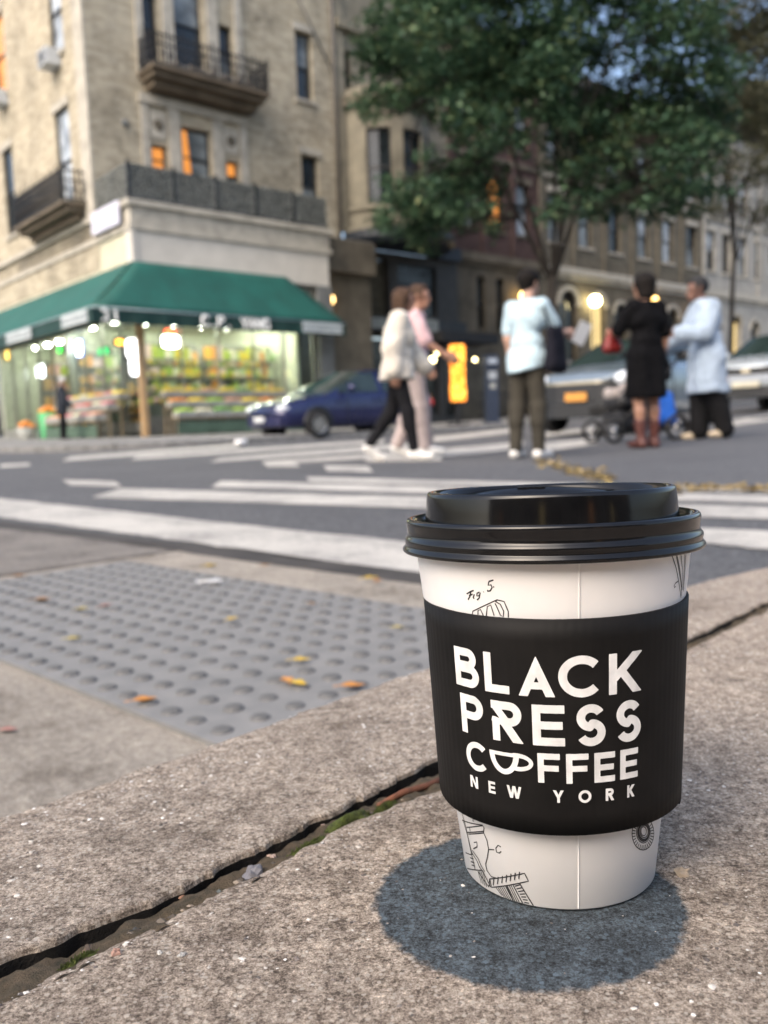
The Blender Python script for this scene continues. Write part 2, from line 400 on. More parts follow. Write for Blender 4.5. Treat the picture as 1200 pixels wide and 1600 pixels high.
# kerb stone: from the joint to the street edge, then down
vs = []; rows = 14
for s in S_:
    a = edge(_up, s)+jag(s, 11, .0020); l1 = edge(_l1, s)+jag(s, 17, .0018)
    prof = [(a, -.0022), (a+.0003, -.0006), (a+.0012, 0)]+[(a+.0012+(l1-.008-a-.0012)*k/7, 0) for k in range(1, 7)]+[(l1-.008, 0), (l1-.003, -.0012), (l1-.0006, -.005), (l1, -.02), (l1+.004, None)]
    for t, dz in prof:
        p = sp(s, t); vs.append((p[0], p[1], (LZ-.02) if dz is None else zs(*p)+dz+(und(p) if dz == 0 else 0)))
nT = len(prof)
fs = [(i*nT+j, (i+1)*nT+j, (i+1)*nT+j+1, i*nT+j+1) for i in range(len(S_)-1) for j in range(nT-1)]
kerb = tag(mesh_obj('kerb', vs, fs, KERB), kind='structure')
DIRTY = M('joint_dirt', (.022, .018, .014), .95, var=.5, scale=120, bmp=.9, bdist=.004)
vs = []; dz_ = (-.0022, -.005, -.010, -.016, -.026, -.04)
for s in S_:
    a = edge(_up, s)+jag(s, 11, .0020)
    for k, dz in enumerate(dz_):
        p = sp(s, a+(0 if k == 0 else .0012*(k*.5+fbm([[s*60, dz*500, 3.]], 2)[0]*1.6-.5))); vs.append((p[0], p[1], zs(*p)+dz))
nT = len(dz_); mesh_obj('joint_face', vs, [(i*nT+j, i*nT+j+1, (i+1)*nT+j+1, (i+1)*nT+j) for i in range(len(S_)-1) for j in range(nT-1)], DIRTY, kerb, True)
# soil at the bottom of the joint
SOIL = M('joint_soil', (.13, .092, .055), .95, var=.3, scale=230, bmp=.9, bdist=.003, col2=(.028, .026, .012))
vs = []; S2 = axis([(-.3, .75, 520)]); K = 9
for s in S2:
    a = edge(_lo, s)-.006; c = edge(_up, s)+.006
    for k in range(K):
        t = a+(c-a)*k/(K-1); p = sp(s, t); h = fbm([[p[0]*160, p[1]*160, 2.]], 4)[0]
        vs.append((p[0], p[1], zs(*p)-.0012-.0035*(k/(K-1))-(.012*max(0, k/(K-1)-.62)/.38)+.006*(h-.45)))
fs = [(i*K+j, (i+1)*K+j, (i+1)*K+j+1, i*K+j+1) for i in range(len(S2)-1) for j in range(K-1)]
tag(mesh_obj('joint_soil', vs, fs, SOIL, smooth=True), kind='structure')

# loose aggregate standing proud of the concrete
def island_mat(name, stops, rough=.6):
    m, nt, b, oc, tc = newmat(name); g = nt.nodes.new('ShaderNodeNewGeometry')
    nt.links.new(ramp(nt, g.outputs['Random Per Island'], stops), b.inputs['Base Color']); b.inputs['Roughness'].default_value = rough; return m
AGG = island_mat('aggregate', [(0, (.06, .05, .045)), (.3, (.18, .15, .13)), (.5, (.34, .30, .26)), (.72, (.56, .52, .46)), (1, (.82, .79, .74))], .45)
oct_v = np.array([(1, 0, 0), (-1, 0, 0), (0, 1, 0), (0, -1, 0), (0, 0, 1), (0, 0, -1), (.6, .6, .4), (-.6, .6, .4), (-.6, -.6, .4), (.6, -.6, .4)], float)
oct_f = [(0, 6, 4), (6, 2, 4), (2, 7, 4), (7, 1, 4), (1, 8, 4), (8, 3, 4), (3, 9, 4), (9, 0, 4), (0, 2, 6), (2, 1, 7), (1, 3, 8), (3, 0, 9)]
def scatter_grit(n, fn, parent, rmin, rmax, name):
    V = []; Fc = []
    for k in range(n):
        s, t = fn(); p = sp(s, t); r = rmin+(rmax-rmin)*random.random()**4
        if (p[0]-DISC[0])**2+(p[1]-DISC[1])**2 < .048**2 and random.random() < .8: continue
        a = random.random()*6.28; ca, sa = math.cos(a), math.sin(a); q = oct_v*(1+RNG.normal(0, .18, oct_v.shape))*np.array([r*random.uniform(.8, 1.5), r, r*.42])
        q = np.stack([q[:, 0]*ca-q[:, 1]*sa, q[:, 0]*sa+q[:, 1]*ca, q[:, 2]], 1)+np.array([p[0], p[1], zs(*p)-r*.12])
        o = len(V); V.extend(q.tolist()); Fc.extend([tuple(i+o for i in g) for g in oct_f])
    o = mesh_obj(name, V, Fc, AGG, parent); tag(o, kind='stuff'); return o
def on_slab():
    s = random.uniform(-.2, .55); return s, edge(_lo, s)-.004-random.random()**1.3*.30
def on_kerb():
    s = random.uniform(-.2, .6); a, c = edge(_up, s)+.004, edge(_l1, s)-.004; return s, random.uniform(a, c)
scatter_grit(12000, on_slab, slab, .0002, .0010, 'aggregate')
scatter_grit(6000, on_kerb, kerb, .0002, .0010, 'aggregate')
# ================================================================== BUILDINGS
TH = math.radians(41); E1 = np.array([math.cos(TH), math.sin(TH), 0]); E2 = np.array([-math.sin(TH), math.cos(TH), 0])
Q = np.array([-6.056, 22.0, 0.])
def loc(a, b, z=0.): return Q+E1*a+E2*b+np.array([0, 0, z])         # street frame: a along the facades, b into the block
def onR(x, y, c=0.):
    d = ray(x, y); t = ((Q-CAM)@E2+c)/(d@E2); P = CAM+d*t; return (P-Q)@E1, P[2]
def onL(x, y, c=0.):
    d = ray(x, y); t = ((Q-CAM)@E1+c)/(d@E1); P = CAM+d*t; return (P-Q)@E2, P[2]
def gzl(a, b): p = loc(a, b); return gz(p[0], p[1])
SWK = .13
# far pavement with its kerb
FARP = concrete('far_pavement_concrete', (.16, .16, .158), (.24, .24, .235), (.33, .33, .32), None, .12, (.34, .34, .33))
KA, KB, KR = -4.6, -6.4, 3.0
def kerb_line():
    pts = [(KA, 60.)]+[(KA, b) for b in np.linspace(40, KB+KR, 24)]
    for k in range(1, 10): t = PI/2*k/10; pts.append((KA+KR-KR*math.cos(t), KB+KR-KR*math.sin(t)))
    return pts+[(a, KB) for a in np.linspace(KA+KR, 70, 50)]
kl = kerb_line(); vs = []; fs = []; nrow = 12
for (a, b) in kl:
    # rows run from the kerb foot to well under the buildings
    ia, ib = max(a, 1.5)+0, max(b, 1.5)
    p = loc(a, b); vs.append((p[0], p[1], gz(p[0], p[1])-.05)); vs.append((p[0], p[1], gz(p[0], p[1])+SWK-.02))
    q = loc(a+(ia-a)*.012, b+(ib-b)*.012); vs.append((q[0], q[1], gz(q[0], q[1])+SWK))
    for k in range(1, nrow): t = k/(nrow-1); q = loc(a+(ia-a)*t, b+(ib-b)*t); vs.append((q[0], q[1], gz(q[0], q[1])+SWK))
n = nrow+2
fs = [(i*n+j, (i+1)*n+j, (i+1)*n+j+1, i*n+j+1) for i in range(len(kl)-1) for j in range(n-1)]
tag(mesh_obj('far_pavement', vs, fs, FARP), kind='structure')

CREAM = brickmat('cream_brick', (.47, .42, .325), (.33, .29, .215), (.40, .365, .295), bw=.34, bh=.115, dirt=.42)
STONE = M('limestone_trim', (.45, .42, .355), .85, var=.2, scale=3, bmp=.4, bdist=.01)
BROWNST = M('brownstone', (.13, .112, .083), .9, var=.3, scale=1.6, bmp=.5, bdist=.02)
REDBR = brickmat('red_brick', (.10, .058, .054), (.078, .047, .044), (.09, .072, .067), dirt=.35)
TANBR = brickmat('tan_brick', (.155, .138, .107), (.12, .107, .083), (.13, .117, .095), bw=.5, bh=.2, dirt=.35)
PALE = M('pale_limestone', (.36, .345, .31), .85, var=.18, scale=1.5, bmp=.3, bdist=.02)
DKFR = M('dark_window_frame', (.022, .024, .026), .45, var=.2)
TRIMP = M('painted_panel', (.60, .565, .50), .6, var=.08, scale=1.5)
IRON = M('black_iron', (.02, .02, .022), .5, metal=.3, var=.3)
def pane_mat(name, col, rough=.06, em=None, es=0):
    return M(name, col, rough, var=.5, scale=1.1, spec=.6, emit=em, estr=es)
GL_D = pane_mat('glass_dark', (.018, .024, .028)); GL_C = pane_mat('glass_curtain', (.26, .29, .30), .12); GL_W = pane_mat('glass_pale_reflection', (.55, .6, .64), .15)  # GL_W has a white reflection painted into its pane colour
GL_O = pane_mat('glass_lamplit', (.25, .12, .03), .2, (1, .36, .07), .42)
GL_Y = pane_mat('glass_warm', (.25, .2, .1), .2, (1, .72, .3), .5)

def PT(pl, c, a, z, d): return (a, c+d, z) if pl == 'R' else (c+d, a, z)
def pbox(b, pl, c, a0, a1, z0, z1, d0, d1): b.box(PT(pl, c, a0, z0, d0), PT(pl, c, a1, z1, d1))
def facade(parent, pl, c, a0, a1, z0, z1, ops, mat, depth=.28, name='wall'):
    """a wall face with real rectangular openings and their reveals"""
    A = sorted({a0, a1, *[o[0] for o in ops], *[o[1] for o in ops]}); Z = sorted({z0, z1, *[o[2] for o in ops], *[o[3] for o in ops]})
    A = [a for a in A if a0 <= a <= a1]; Z = [z for z in Z if z0 <= z <= z1]; b = MB()
    for i in range(len(A)-1):
        for j in range(len(Z)-1):
            am, zm = (A[i]+A[i+1])/2, (Z[j]+Z[j+1])/2
            if any(o[0] < am < o[1] and o[2] < zm < o[3] for o in ops): continue
            q = [PT(pl, c, A[i], Z[j], 0), PT(pl, c, A[i+1], Z[j], 0), PT(pl, c, A[i+1], Z[j+1], 0), PT(pl, c, A[i], Z[j+1], 0)]
            b.quad(*q) if pl == 'R' else b.quad(*q[::-1])
    for o in ops:
        x0, x1, y0, y1 = max(o[0], a0), min(o[1], a1), max(o[2], z0), min(o[3], z1)
        for (p, q) in (((x0, y0), (x0, y1)), ((x0, y1), (x1, y1)), ((x1, y1), (x1, y0)), ((x1, y0), (x0, y0))):
            b.quad(PT(pl, c, *p, 0), PT(pl, c, *q, 0), PT(pl, c, *q, depth), PT(pl, c, *p, depth))
    return b.build(name, mat, parent)
def window(parent, pl, c, a0, a1, z0, z1, up=None, lo=None, sill=True, lintel=None, d=.17, split=.5, sillmat=None):
    """double-hung sash: frame, two panes, sill (a part of its building)"""
    t = min(.06, (a1-a0)*.12); zm = z0+(z1-z0)*split; b = MB()
    pbox(b, pl, c, a0+.002, a0+t, z0+.002, z1-.002, d, d+.08); pbox(b, pl, c, a1-t, a1-.002, z0+.002, z1-.002, d, d+.08)
    pbox(b, pl, c, a0+t, a1-t, z1-t, z1-.002, d+.002, d+.08); pbox(b, pl, c, a0+t, a1-t, z0+.002, z0+t*1.2, d+.002, d+.08); pbox(b, pl, c, a0+t, a1-t, zm-t*.45, zm+t*.45, d-.015, d+.07)
    w = b.build('window', DKFR, parent)
    p = MB(); pbox(p, pl, c, a0+t, a1-t, zm+t*.45, z1-t, d+.03, d+.05); p.build('pane', up or GL_D, w)
    p = MB(); pbox(p, pl, c, a0+t, a1-t, z0+t*1.2, zm-t*.45, d+.045, d+.065); p.build('pane', lo or up or GL_D, w)
    if sill: s = MB(); pbox(s, pl, c, a0-.08, a1+.08, z0-.1, z0-.003, -.08, .12); s.build('sill', sillmat or STONE, w)
    if lintel: s = MB(); pbox(s, pl, c, a0-.1, a1+.1, z1+.003, z1+.22, -.05, .03); s.build('lintel', lintel, w)
    return w
def railing(parent, pl, c, a0, a1, z0, h, d0, d1, step=.11, name='railing'):
    """iron railing round a balcony: three sides"""
    b = MB()
    def run(p, q):
        p = np.array(p); q = np.array(q); L = np.linalg.norm(q-p); n = max(1, int(L/step))
        for k in range(n+1):
            x = p+(q-p)*k/n; b.box((x[0]-.014, x[1]-.014, z0), (x[0]+.014, x[1]+.014, z0+h*(1.0 if k % 4 else 1.16)))
            if k < n and k % 2 == 0:
                m = p+(q-p)*(k+.5)/n; b.tube([(m[0]+.04*math.cos(t), m[1]+.04*math.cos(t)*.6, z0+h*.35+.09*math.sin(t)) for t in np.linspace(0, 6.28, 9)], .014, 4, False)
        for zz in (z0+.05, z0+h-.06, z0+h*.62):
            d = (q-p)/L*.0
            b.tube([(p[0], p[1], zz), (q[0], q[1], zz)], .026, 4)
    A = PT(pl, c, a0, 0, d1)[:2]; B = PT(pl, c, a0, 0, d0)[:2]; C = PT(pl, c, a1, 0, d0)[:2]; D = PT(pl, c, a1, 0, d1)[:2]
    run(A, B); run(B, C); run(C, D)
    return b.build(name, IRON, parent)

# ---------------------------------------------------------------- corner apartment house with the shop
cb = empty('corner_building', loc(0, 0), TH, 'cream brick corner apartment house with iron balconies above the green awning shop', 'building')
UY = 2.0
wins_R = [(2.62, 3.53, 10.45, 12.9, GL_C, GL_D), (1.66, 2.12, 10.35, 12.2, GL_D, GL_D), (4.05, 4.5, 10.5, 11.95, GL_D, GL_C),
          (2.67, 3.6, 7.2, 8.84, GL_C, GL_C), (1.72, 2.19, 7.4, 8.17, GL_O, GL_O), (4.1, 4.52, 7.3, 8.13, GL_O, GL_D),
          (6.78, 7.42, 10.45, 12.52, GL_C, GL_D), (6.82, 7.5, 6.9, 8.79, GL_D, GL_C),
          (2.62, 3.53, 14.0, 16.2, GL_C, GL_D), (6.78, 7.42, 14.0, 16.1, GL_D, GL_C)]
wins_L = [(3.4, 4.42, 6.45, 9.27, GL_W, GL_W), (3.4, 4.3, 10.7, 13.0, GL_W, GL_W), (8.05, 8.95, 6.7, 9.35, GL_D, GL_D), (8.0, 9.0, 11.0, 13.4, GL_O, GL_O), (12.4, 13.3, 6.7, 9.3, GL_D, GL_C), (3.4, 4.3, 14.4, 16.4, GL_D, GL_D)]
facade(cb, 'R', UY, 0, 8.3, 5.9, 18, [w[:4] for w in wins_R], CREAM)
facade(cb, 'L', 0, UY, 18, 4.6, 18, [w[:4] for w in wins_L], CREAM)
for k, w in enumerate(wins_R): window(cb, 'R', UY, *w, lintel=STONE if k > 5 else None)
cw = MB()
for (a0, a1, zb_) in ((2.74, 3.02, 7.3), ): cw.add([(2.76, UY+.165, 7.3), (2.9, UY+.165, 7.3), (3.02, UY+.165, 7.3), (2.96, UY+.165, 8.1), (2.9, UY+.165, 8.76), (2.76, UY+.165, 8.76)], [(0, 1, 2, 3, 4, 5)])
cw.build('curtain', GL_O, cb)
for k, w in enumerate(wins_L): window(cb, 'L', 0, *w, lintel=STONE, d=.06)
b = MB(); b.box((0, UY, 17.98), (8.3, 18, 18.1)); b.box((8.28, UY+.01, 0), (8.3, 18, 17.97)); b.build('roof', M('roof_felt', (.06, .06, .06), .9), cb)
# stone trim: corner pilaster, surrounds of the window groups, panels over the small windows
b = MB(); pbox(b, 'L', 0, 2.002, 2.62, 5.95, 17.9, -.06, -.002); b.build('corner_pilaster', STONE, cb)
for (z0, z1) in ((9.98, 13.1), (6.9, 9.2)):
    b = MB()
    for (a0, a1) in ((1.42, 1.64), (2.24, 2.58), (3.64, 3.98), (4.56, 4.8)): pbox(b, 'R', UY, a0, a1, z0, z1, -.07, -.002)
    pbox(b, 'R', UY, 1.38, 4.84, z1+.003, z1+.24, -.12, -.002); b.build('window_surround', STONE, cb)
for (a0, a1) in ((1.7, 2.18), (4.03, 4.5)):
    b = MB(); pbox(b, 'R', UY, a0, a1, 8.32, 9.05, -.04, -.002); o = b.build('carved_panel', STONE, cb)
    b = MB(); b.lathe([(.16, -.02), (.15, .012), (.10, .02), (.085, .008), (.05, .02), (.001, .028)], 16, ((a0+a1)/2, 0, 0), axis='y'); 
    b.v = [(x, UY-.045-y, z+8.68) for x, y, z in b.v]; b.build('rosette', BROWNST, o)
# balconies
def balcony(pl, c, a0, a1, z, proj, h):
    b = MB(); pbox(b, pl, c, a0, a1, z-.09, z, -proj, -.001); pbox(b, pl, c, a0+.08, a1-.08, z-.24, z-.093, -proj+.16, -.001); pbox(b, pl, c, a0+.2, a1-.2, z-.42, z-.243, -proj+.42, -.001)
    o = b.build('balcony', M('balcony_stone', (.15, .12, .085), .9, var=.25, scale=2, bmp=.4), cb)
    railing(o, pl, c, a0+.04, a1-.04, z+.002, h, -proj+.05, -.01); return o
bal = balcony('R', UY, 1.42, 5.12, 9.95, .95, .85)
balcony('L', 0, 2.45, 6.4, 6.42, .7, .85)
b = MB()
for k in range(7): b.blob((2.3+k*.38+random.uniform(-.1, .1), UY-.7, 10.08), (.16, .13, random.uniform(.12, .2)), 7, 5, k, .35)
for (i, mcol) in ((0, (.34, .30, .25)),): b.build('potted_plants', M('dry_planting', mcol, .9, var=.4, scale=9), bal)
# window air conditioners
for (bb, z) in ((3.95, 10.36), (8.3, 10.62)):
    o = MB(); pbox(o, 'L', 0, bb-.3, bb+.35, z, z+.42, -.42, .1); ac = o.build('air_conditioner', M('ac_white', (.55, .58, .6), .5, var=.1), cb)
    g = MB()
    for k in range(6): pbox(g, 'L', 0, bb-.26, bb+.31, z+.05+k*.058, z+.075+k*.058, -.43, -.421)
    g.build('grille', IRON, ac)
# satellite-like vent on the wall and pipe
b = MB(); b.lathe([(.09, 0), (.09, .06), (.05, .08), (.001, .08)], 14); b.v = [(.95+x, UY-y*.0-z, 8.55+y) for x, y, z in b.v]; b.build('wall_vent', M('vent_grey', (.16, .17, .17), .5), cb)
b = MB(); b.tube([(8.2, UY-.1, 5.0), (8.2, UY-.1, 17.9)], .06, 8); b.tube([(8.02, UY-.16, 11.6), (6.5, UY-.16, 13.9)], .03, 6); b.build('drainpipe', M('pipe_grey', (.13, .12, .105), .6), cb)
# projecting shop base with terrace
b = MB(); pbox(b, 'R', 0, 0, 6.25, 5.42, 5.86, 0, .3); pbox(b, 'L', 0, .302, 16, 5.42, 5.86, 0, .3)
pbox(b, 'R', 0, -.1, 6.35, 5.863, 6.0, -.1, .4); pbox(b, 'L', 0, .402, 16, 5.863, 6.0, -.1, .4); pbox(b, 'R', 0, -.05, 6.3, 5.28, 5.417, -.05, .3); pbox(b, 'L', 0, .302, 16, 5.28, 5.417, -.05, .3)
b.build('base_cornice', STONE, cb)
b = MB(); pbox(b, 'R', 0, .12, 6.2, 4.35, 5.277, .02, .3); b.build('fascia_panel', TRIMP, cb)
b = MB(); pbox(b, 'L', 0, .302, 5.2, 4.35, 5.277, .02, .3); pbox(b, 'L', 0, 5.23, 10.4, 4.35, 5.277, .02, .3); pbox(b, 'L', 0, 10.43, 16, 4.35, 5.277, .02, .3); b.build('fascia_panel', M('painted_panel_yellowed', (.56, .53, .39), .6, var=.1, scale=1.5), cb)
b = MB(); pbox(b, 'R', 0, -.02, .118, 4.35, 5.277, -.02, .3); b.build('corner_post', TRIMP, cb)
b = MB(); b.box((.3, .402, 5.85), (8.28, UY-.002, 5.93)); b.box((.05, .05, 4.3), (6.2, 12, 4.345)); b.build('terrace', M('terrace_deck', (.2, .19, .18), .9), cb)
# terrace parapet of patterned iron panels
def mesh_mat():
    m, nt, bb, oc, tc = newmat('parapet_pattern'); L = nt.links
    v = voro(nt, oc, 9, 'DISTANCE_TO_EDGE', 0); n1 = noise(nt, oc, 14, 4, .7)
    L.new(ramp(nt, math_(nt, 'ADD', math_(nt, 'MULTIPLY', v, 2.2), math_(nt, 'MULTIPLY', n1, .6)), [(.28, (.035, .04, .038)), (.5, (.12, .13, .12)), (.72, (.26, .27, .25))]), bb.inputs['Base Color']); bb.inputs['Roughness'].default_value = .6
    L.new(bump(nt, v, .8, .05), bb.inputs['Normal']); return m
PAR = mesh_mat()
def lace(p, pl, a0, a1, z0=6.062, z1=6.88):
    g = random.Random(int(a0*100))
    for (u0, u1, w0, w1) in ((a0, a1, z0, z0+.04), (a0, a1, z1-.04, z1), (a0, a0+.03, z0+.041, z1-.041), (a1-.03, a1, z0+.041, z1-.041)): pbox(p, pl, 0, u0, u1, w0, w1, -.018, .018)
    pbox(p, pl, 0, a0+.031, a1-.031, z0+.041, z1-.041, .024, .034)
    na, nz_ = int((a1-a0)/.11), 7
    for i in range(na):
        for j in range(nz_):
            ca, cz = a0+(i+.5)*(a1-a0)/na+g.gauss(0, .012), z0+(j+.5)*(z1-z0)/nz_+g.gauss(0, .01); r = g.uniform(.04, .066); sp0 = g.random()*6.28
            p.tube([PT(pl, 0, ca+r*(1-.07*q)*math.cos(sp0+q*.75), cz+r*(1-.07*q)*math.sin(sp0+q*.75), g.uniform(-.01, .01)) for q in range(11)], .017, 4, False)
pr = MB(); pbox(pr, 'R', 0, -.06, 6.2, 6.003, 6.06, -.06, .05); pr.box((-.06, .052, 6.003), (.05, 1.98, 6.06))
par = pr.build('parapet', IRON, cb)
for k in range(5):
    p = MB(); a0 = 0.0+k*1.24; lace(p, 'R', a0+.03, a0+1.21); p.build('parapet_panel', PAR, par)
    p = MB(); pbox(p, 'R', 0, a0-.03, a0+.028, 6.062, 6.95, -.04, .03); p.build('parapet_post', IRON, par)
for k in range(2):
    p = MB(); b0 = .06+k*.97; lace(p, 'L', b0+.03, b0+.93); p.build('parapet_panel', PAR, par)
# street sign plate
b = MB(); pbox(b, 'L', 0, .35, 2.0, 5.46, 6.02, -.16, -.105); sg = b.build('hanging_sign', M('sign_white', (.62, .62, .72), .4, var=.06), cb)
b = MB()
for (z, w) in ((5.87, 1.2), (5.76, 1.0), (5.65, 1.25), (5.56, .8)): pbox(b, 'L', 0, 1.17-w/2, 1.17+w/2, z-.02, z+.02, -.1625, -.1605)
b.build('faded_print', M('sign_print', (.34, .34, .5), .5), sg)
# ---- shop: frame, glazing, awning
SH = M('shop_frame', (.36, .36, .33), .35, metal=.6, var=.15); SHG = glass('shop_glass')
PIER = M('grey_pier', (.17, .175, .17), .8, var=.2, scale=3)
b = MB(); pbox(b, 'R', 0, 5.75, 6.25, -.3, 4.345, -.02, .5); b.build('pier', PIER, cb)
b = MB(); pbox(b, 'R', 0, 6.26, 8.3, -.3, 4.9, .6, 2.2); pbox(b, 'R', 0, 6.26, 8.3, 4.903, 5.88, .3, 2.2); b.build('side_bay', BROWNST, cb)
b = MB(); b.box((.02, .02, -.3), (.17, .17, 4.345)); b.build('corner_column', M('warm_column', (.50, .33, .17), .5, var=.15), cb)
DOORA = (4.55, 5.7)
sf = empty('shopfront'); sf.parent = cb
for (a0, a1) in ((.18, 1.3), (1.3, 2.4), (2.4, 3.5), (3.5, 4.55)):
    f_ = MB(); pbox(f_, 'R', 0, a0, a0+.05, .2, 3.3, .2, .27); pbox(f_, 'R', 0, a0+.05, a1, 3.22, 3.3, .2, .27); pbox(f_, 'R', 0, a0+.05, a1, .2, .62, .2, .27); f_.build('mullion', SH, sf)
    g = MB(); pbox(g, 'R', 0, a0+.05, a1, .621, 3.219, .23, .238); g.build('pane', SHG, sf)
for k in range(9):
    b0 = .18+k*1.25
    f_ = MB(); pbox(f_, 'L', 0, b0, b0+.05, .2, 3.3, .2, .27); pbox(f_, 'L', 0, b0+.05, b0+1.25, 3.22, 3.3, .2, .27); pbox(f_, 'L', 0, b0+.05, b0+1.25, .2, .5, .2, .27); f_.build('mullion', SH, sf)
    if k != 4: g = MB(); pbox(g, 'L', 0, b0+.05, b0+1.25, .501, 3.219, .23, .238); g.build('pane', SHG, sf)
d_ = MB(); pbox(d_, 'R', 0, *DOORA, 3.0, 4.3, .2, .3); pbox(d_, 'R', 0, DOORA[0], DOORA[0]+.07, -.1, 3.0, .2, .3); pbox(d_, 'R', 0, DOORA[1]-.07, DOORA[1], -.1, 3.0, .2, .3)
dr = d_.build('door', SH, cb); g = MB(); pbox(g, 'R', 0, DOORA[0]+.07, DOORA[1]-.07, .1, 2.999, .24, .25); g.build('pane', SHG, dr)
g = MB(); pbox(g, 'R', 0, DOORA[0]+.12, DOORA[0]+.15, 1.0, 1.4, .15, .19); g.build('handle', IRON, dr)
b = MB(); pbox(b, 'R', 0, .02, 5.74, 3.301, 4.345, .2, .3); pbox(b, 'L', 0, .302, 16, 3.301, 4.345, .2, .3); b.build('transom', M('transom_tan', (.30, .24, .14), .7), cb)
# interior
b = MB(); b.box((.3, .3, .02), (6.2, 11.8, .1)); b.build('shop_floor', M('shop_tiles', (.42, .42, .38), .3), cb)
b = MB(); b.box((.25, 5.2, .1), (6.2, 5.3, 3.4)); b.box((5.3, .6, .1), (5.4, 5.2, 3.4)); b.box((2.6, 5.31, .1), (2.7, 11.8, 3.4)); b.box((.3, 11.7, .1), (2.6, 11.8, 3.4)); b.build('shop_wall', M('shop_wall_paint', (.72, .74, .60), .7), cb)
b = MB(); b.box((.28, .28, 3.40), (6.2, 11.8, 3.46)); b.build('shop_ceiling', M('shop_ceiling_white', (.7, .7, .62), .8), cb)
LAMPM = M('fluorescent_tube', (.9, .9, .85), .4, emit=(1, .97, .82), estr=62.0)
for (x, y) in [(.8+i*.9, .75+j*1.1) for i in range(5) for j in range(3)]+[(1.3, 6.4+k*1.1) for k in range(5)]+[(.7, 1.6+k*1.4) for k in range(3)]:
    l = MB(); l.lathe([(.001, 3.33), (.075, 3.33), (.085, 3.35), (.085, 3.398)], 12, (x, y, 0)); l.build('ceiling_lamp', LAMPM, cb)
AWL = M('added_bulb', (.9, .9, .8), .4, emit=(1, .9, .62), estr=14.0)  # bulbs added to brighten the produce under the awning
for k in range(5):
    for pl_, c_ in ((('R', .7+k*1.6),) if k < 3 else ()):
        q_ = PT(pl_, 0, c_, 3.22, -.12); l = MB(); l.blob(q_, .055, 8, 6); l.tube([(q_[0], q_[1], q_[2]+.05), (q_[0], q_[1], 3.6)], .008, 4); l.build('added_bulb', AWL, cb)
# awning: sloped canvas on two sides with a hanging valance
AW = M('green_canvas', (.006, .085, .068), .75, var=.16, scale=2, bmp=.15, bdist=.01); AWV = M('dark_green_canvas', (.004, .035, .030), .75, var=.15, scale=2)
PJ, PL_, ZT, ZM, ZB = .85, 1.5, 4.48, 3.17, 2.80
aw = empty('awning'); aw.parent = cb
def canvas(p, q, r, s, n, name, mat, sag=.05):
    vs = []; fs = []; m = 8
    p, q, r, s = [np.array(t, float) for t in (p, q, r, s)]
    for i in range(n+1):
        for j in range(m+1):
            t, u = i/n, j/m; x = (p+(q-p)*t)*(1-u)+(s+(r-s)*t)*u; x[2] -= sag*math.sin(PI*u)*(.6+.4*math.cos(2*PI*t*n/4)); vs.append(x)
    for i in range(n):
        for j in range(m): a = i*(m+1)+j; fs.append((a, a+m+1, a+m+2, a+1))
    o = mesh_obj(name, vs, fs, mat, aw, True); md = o.modifiers.new('thick', 'SOLIDIFY'); md.thickness = .012; return o
canvas((0, -.02, ZT), (4.6, -.02, ZT), (6.05, -PJ, ZM), (-PL_, -PJ, ZM), 16, 'canopy', AW)
canvas((-.02, 16, ZT), (-.02, 0, ZT), (-PL_, -PJ+.001, ZM), (-PL_, 16, ZM), 30, 'canopy', AW)
canvas((4.6, -.02, ZT), (4.62, -.02, ZT), (6.06, -.02, ZM), (6.05, -PJ, ZM), 2, 'canopy', AW, 0)
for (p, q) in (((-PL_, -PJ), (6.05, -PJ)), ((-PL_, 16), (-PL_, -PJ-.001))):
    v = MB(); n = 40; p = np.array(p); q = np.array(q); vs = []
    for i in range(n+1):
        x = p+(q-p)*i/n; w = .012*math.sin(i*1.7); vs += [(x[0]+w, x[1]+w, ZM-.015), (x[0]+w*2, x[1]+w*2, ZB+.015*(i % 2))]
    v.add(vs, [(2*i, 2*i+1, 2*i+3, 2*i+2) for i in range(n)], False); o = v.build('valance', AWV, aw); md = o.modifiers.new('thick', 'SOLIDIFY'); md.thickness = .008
b = MB(); b.tube([(-PL_, -PJ, ZM-.01), (6.05, -PJ, ZM-.01)], .022, 6); b.tube([(-PL_, 16, ZM-.01), (-PL_, -PJ, ZM-.01)], .022, 6)
b.build('awning_bar', M('awning_bar_grey', (.26, .33, .36), .4, metal=.4), aw)
# lettering on the valance: white patches and the shop's name, from strokes
STRK = {'C': [[(.95, .85), (.7, 1), (.3, 1), (.05, .7), (.05, .3), (.3, 0), (.7, 0), (.95, .15)]], 'P': [[(.1, 0), (.1, 1), (.7, 1), (.92, .78), (.7, .52), (.1, .52)]],
        'Y': [[(0, 1), (.5, .5), (1, 1)], [(.5, .5), (.5, 0)]], 'A': [[(0, 0), (.5, 1), (1, 0)], [(.2, .35), (.8, .35)]], 'N': [[(.08, 0), (.08, 1)], [(.08, 1), (.92, 0)], [(.92, 0), (.92, 1)]],
        'G': [[(.95, .85), (.7, 1), (.3, 1), (.05, .7), (.05, .3), (.3, 0), (.7, 0), (.95, .2), (.95, .48), (.55, .48)]], '.': [[(.4, 0), (.6, 0)]],
        '3': [[(.1, .95), (.6, 1), (.9, .78), (.5, .53), (.9, .28), (.6, 0), (.1, .05)]], '1': [[(.25, .8), (.55, 1), (.55, 0)]]}
LETW = M('letter_white', (.78, .80, .80), .6, var=.05)
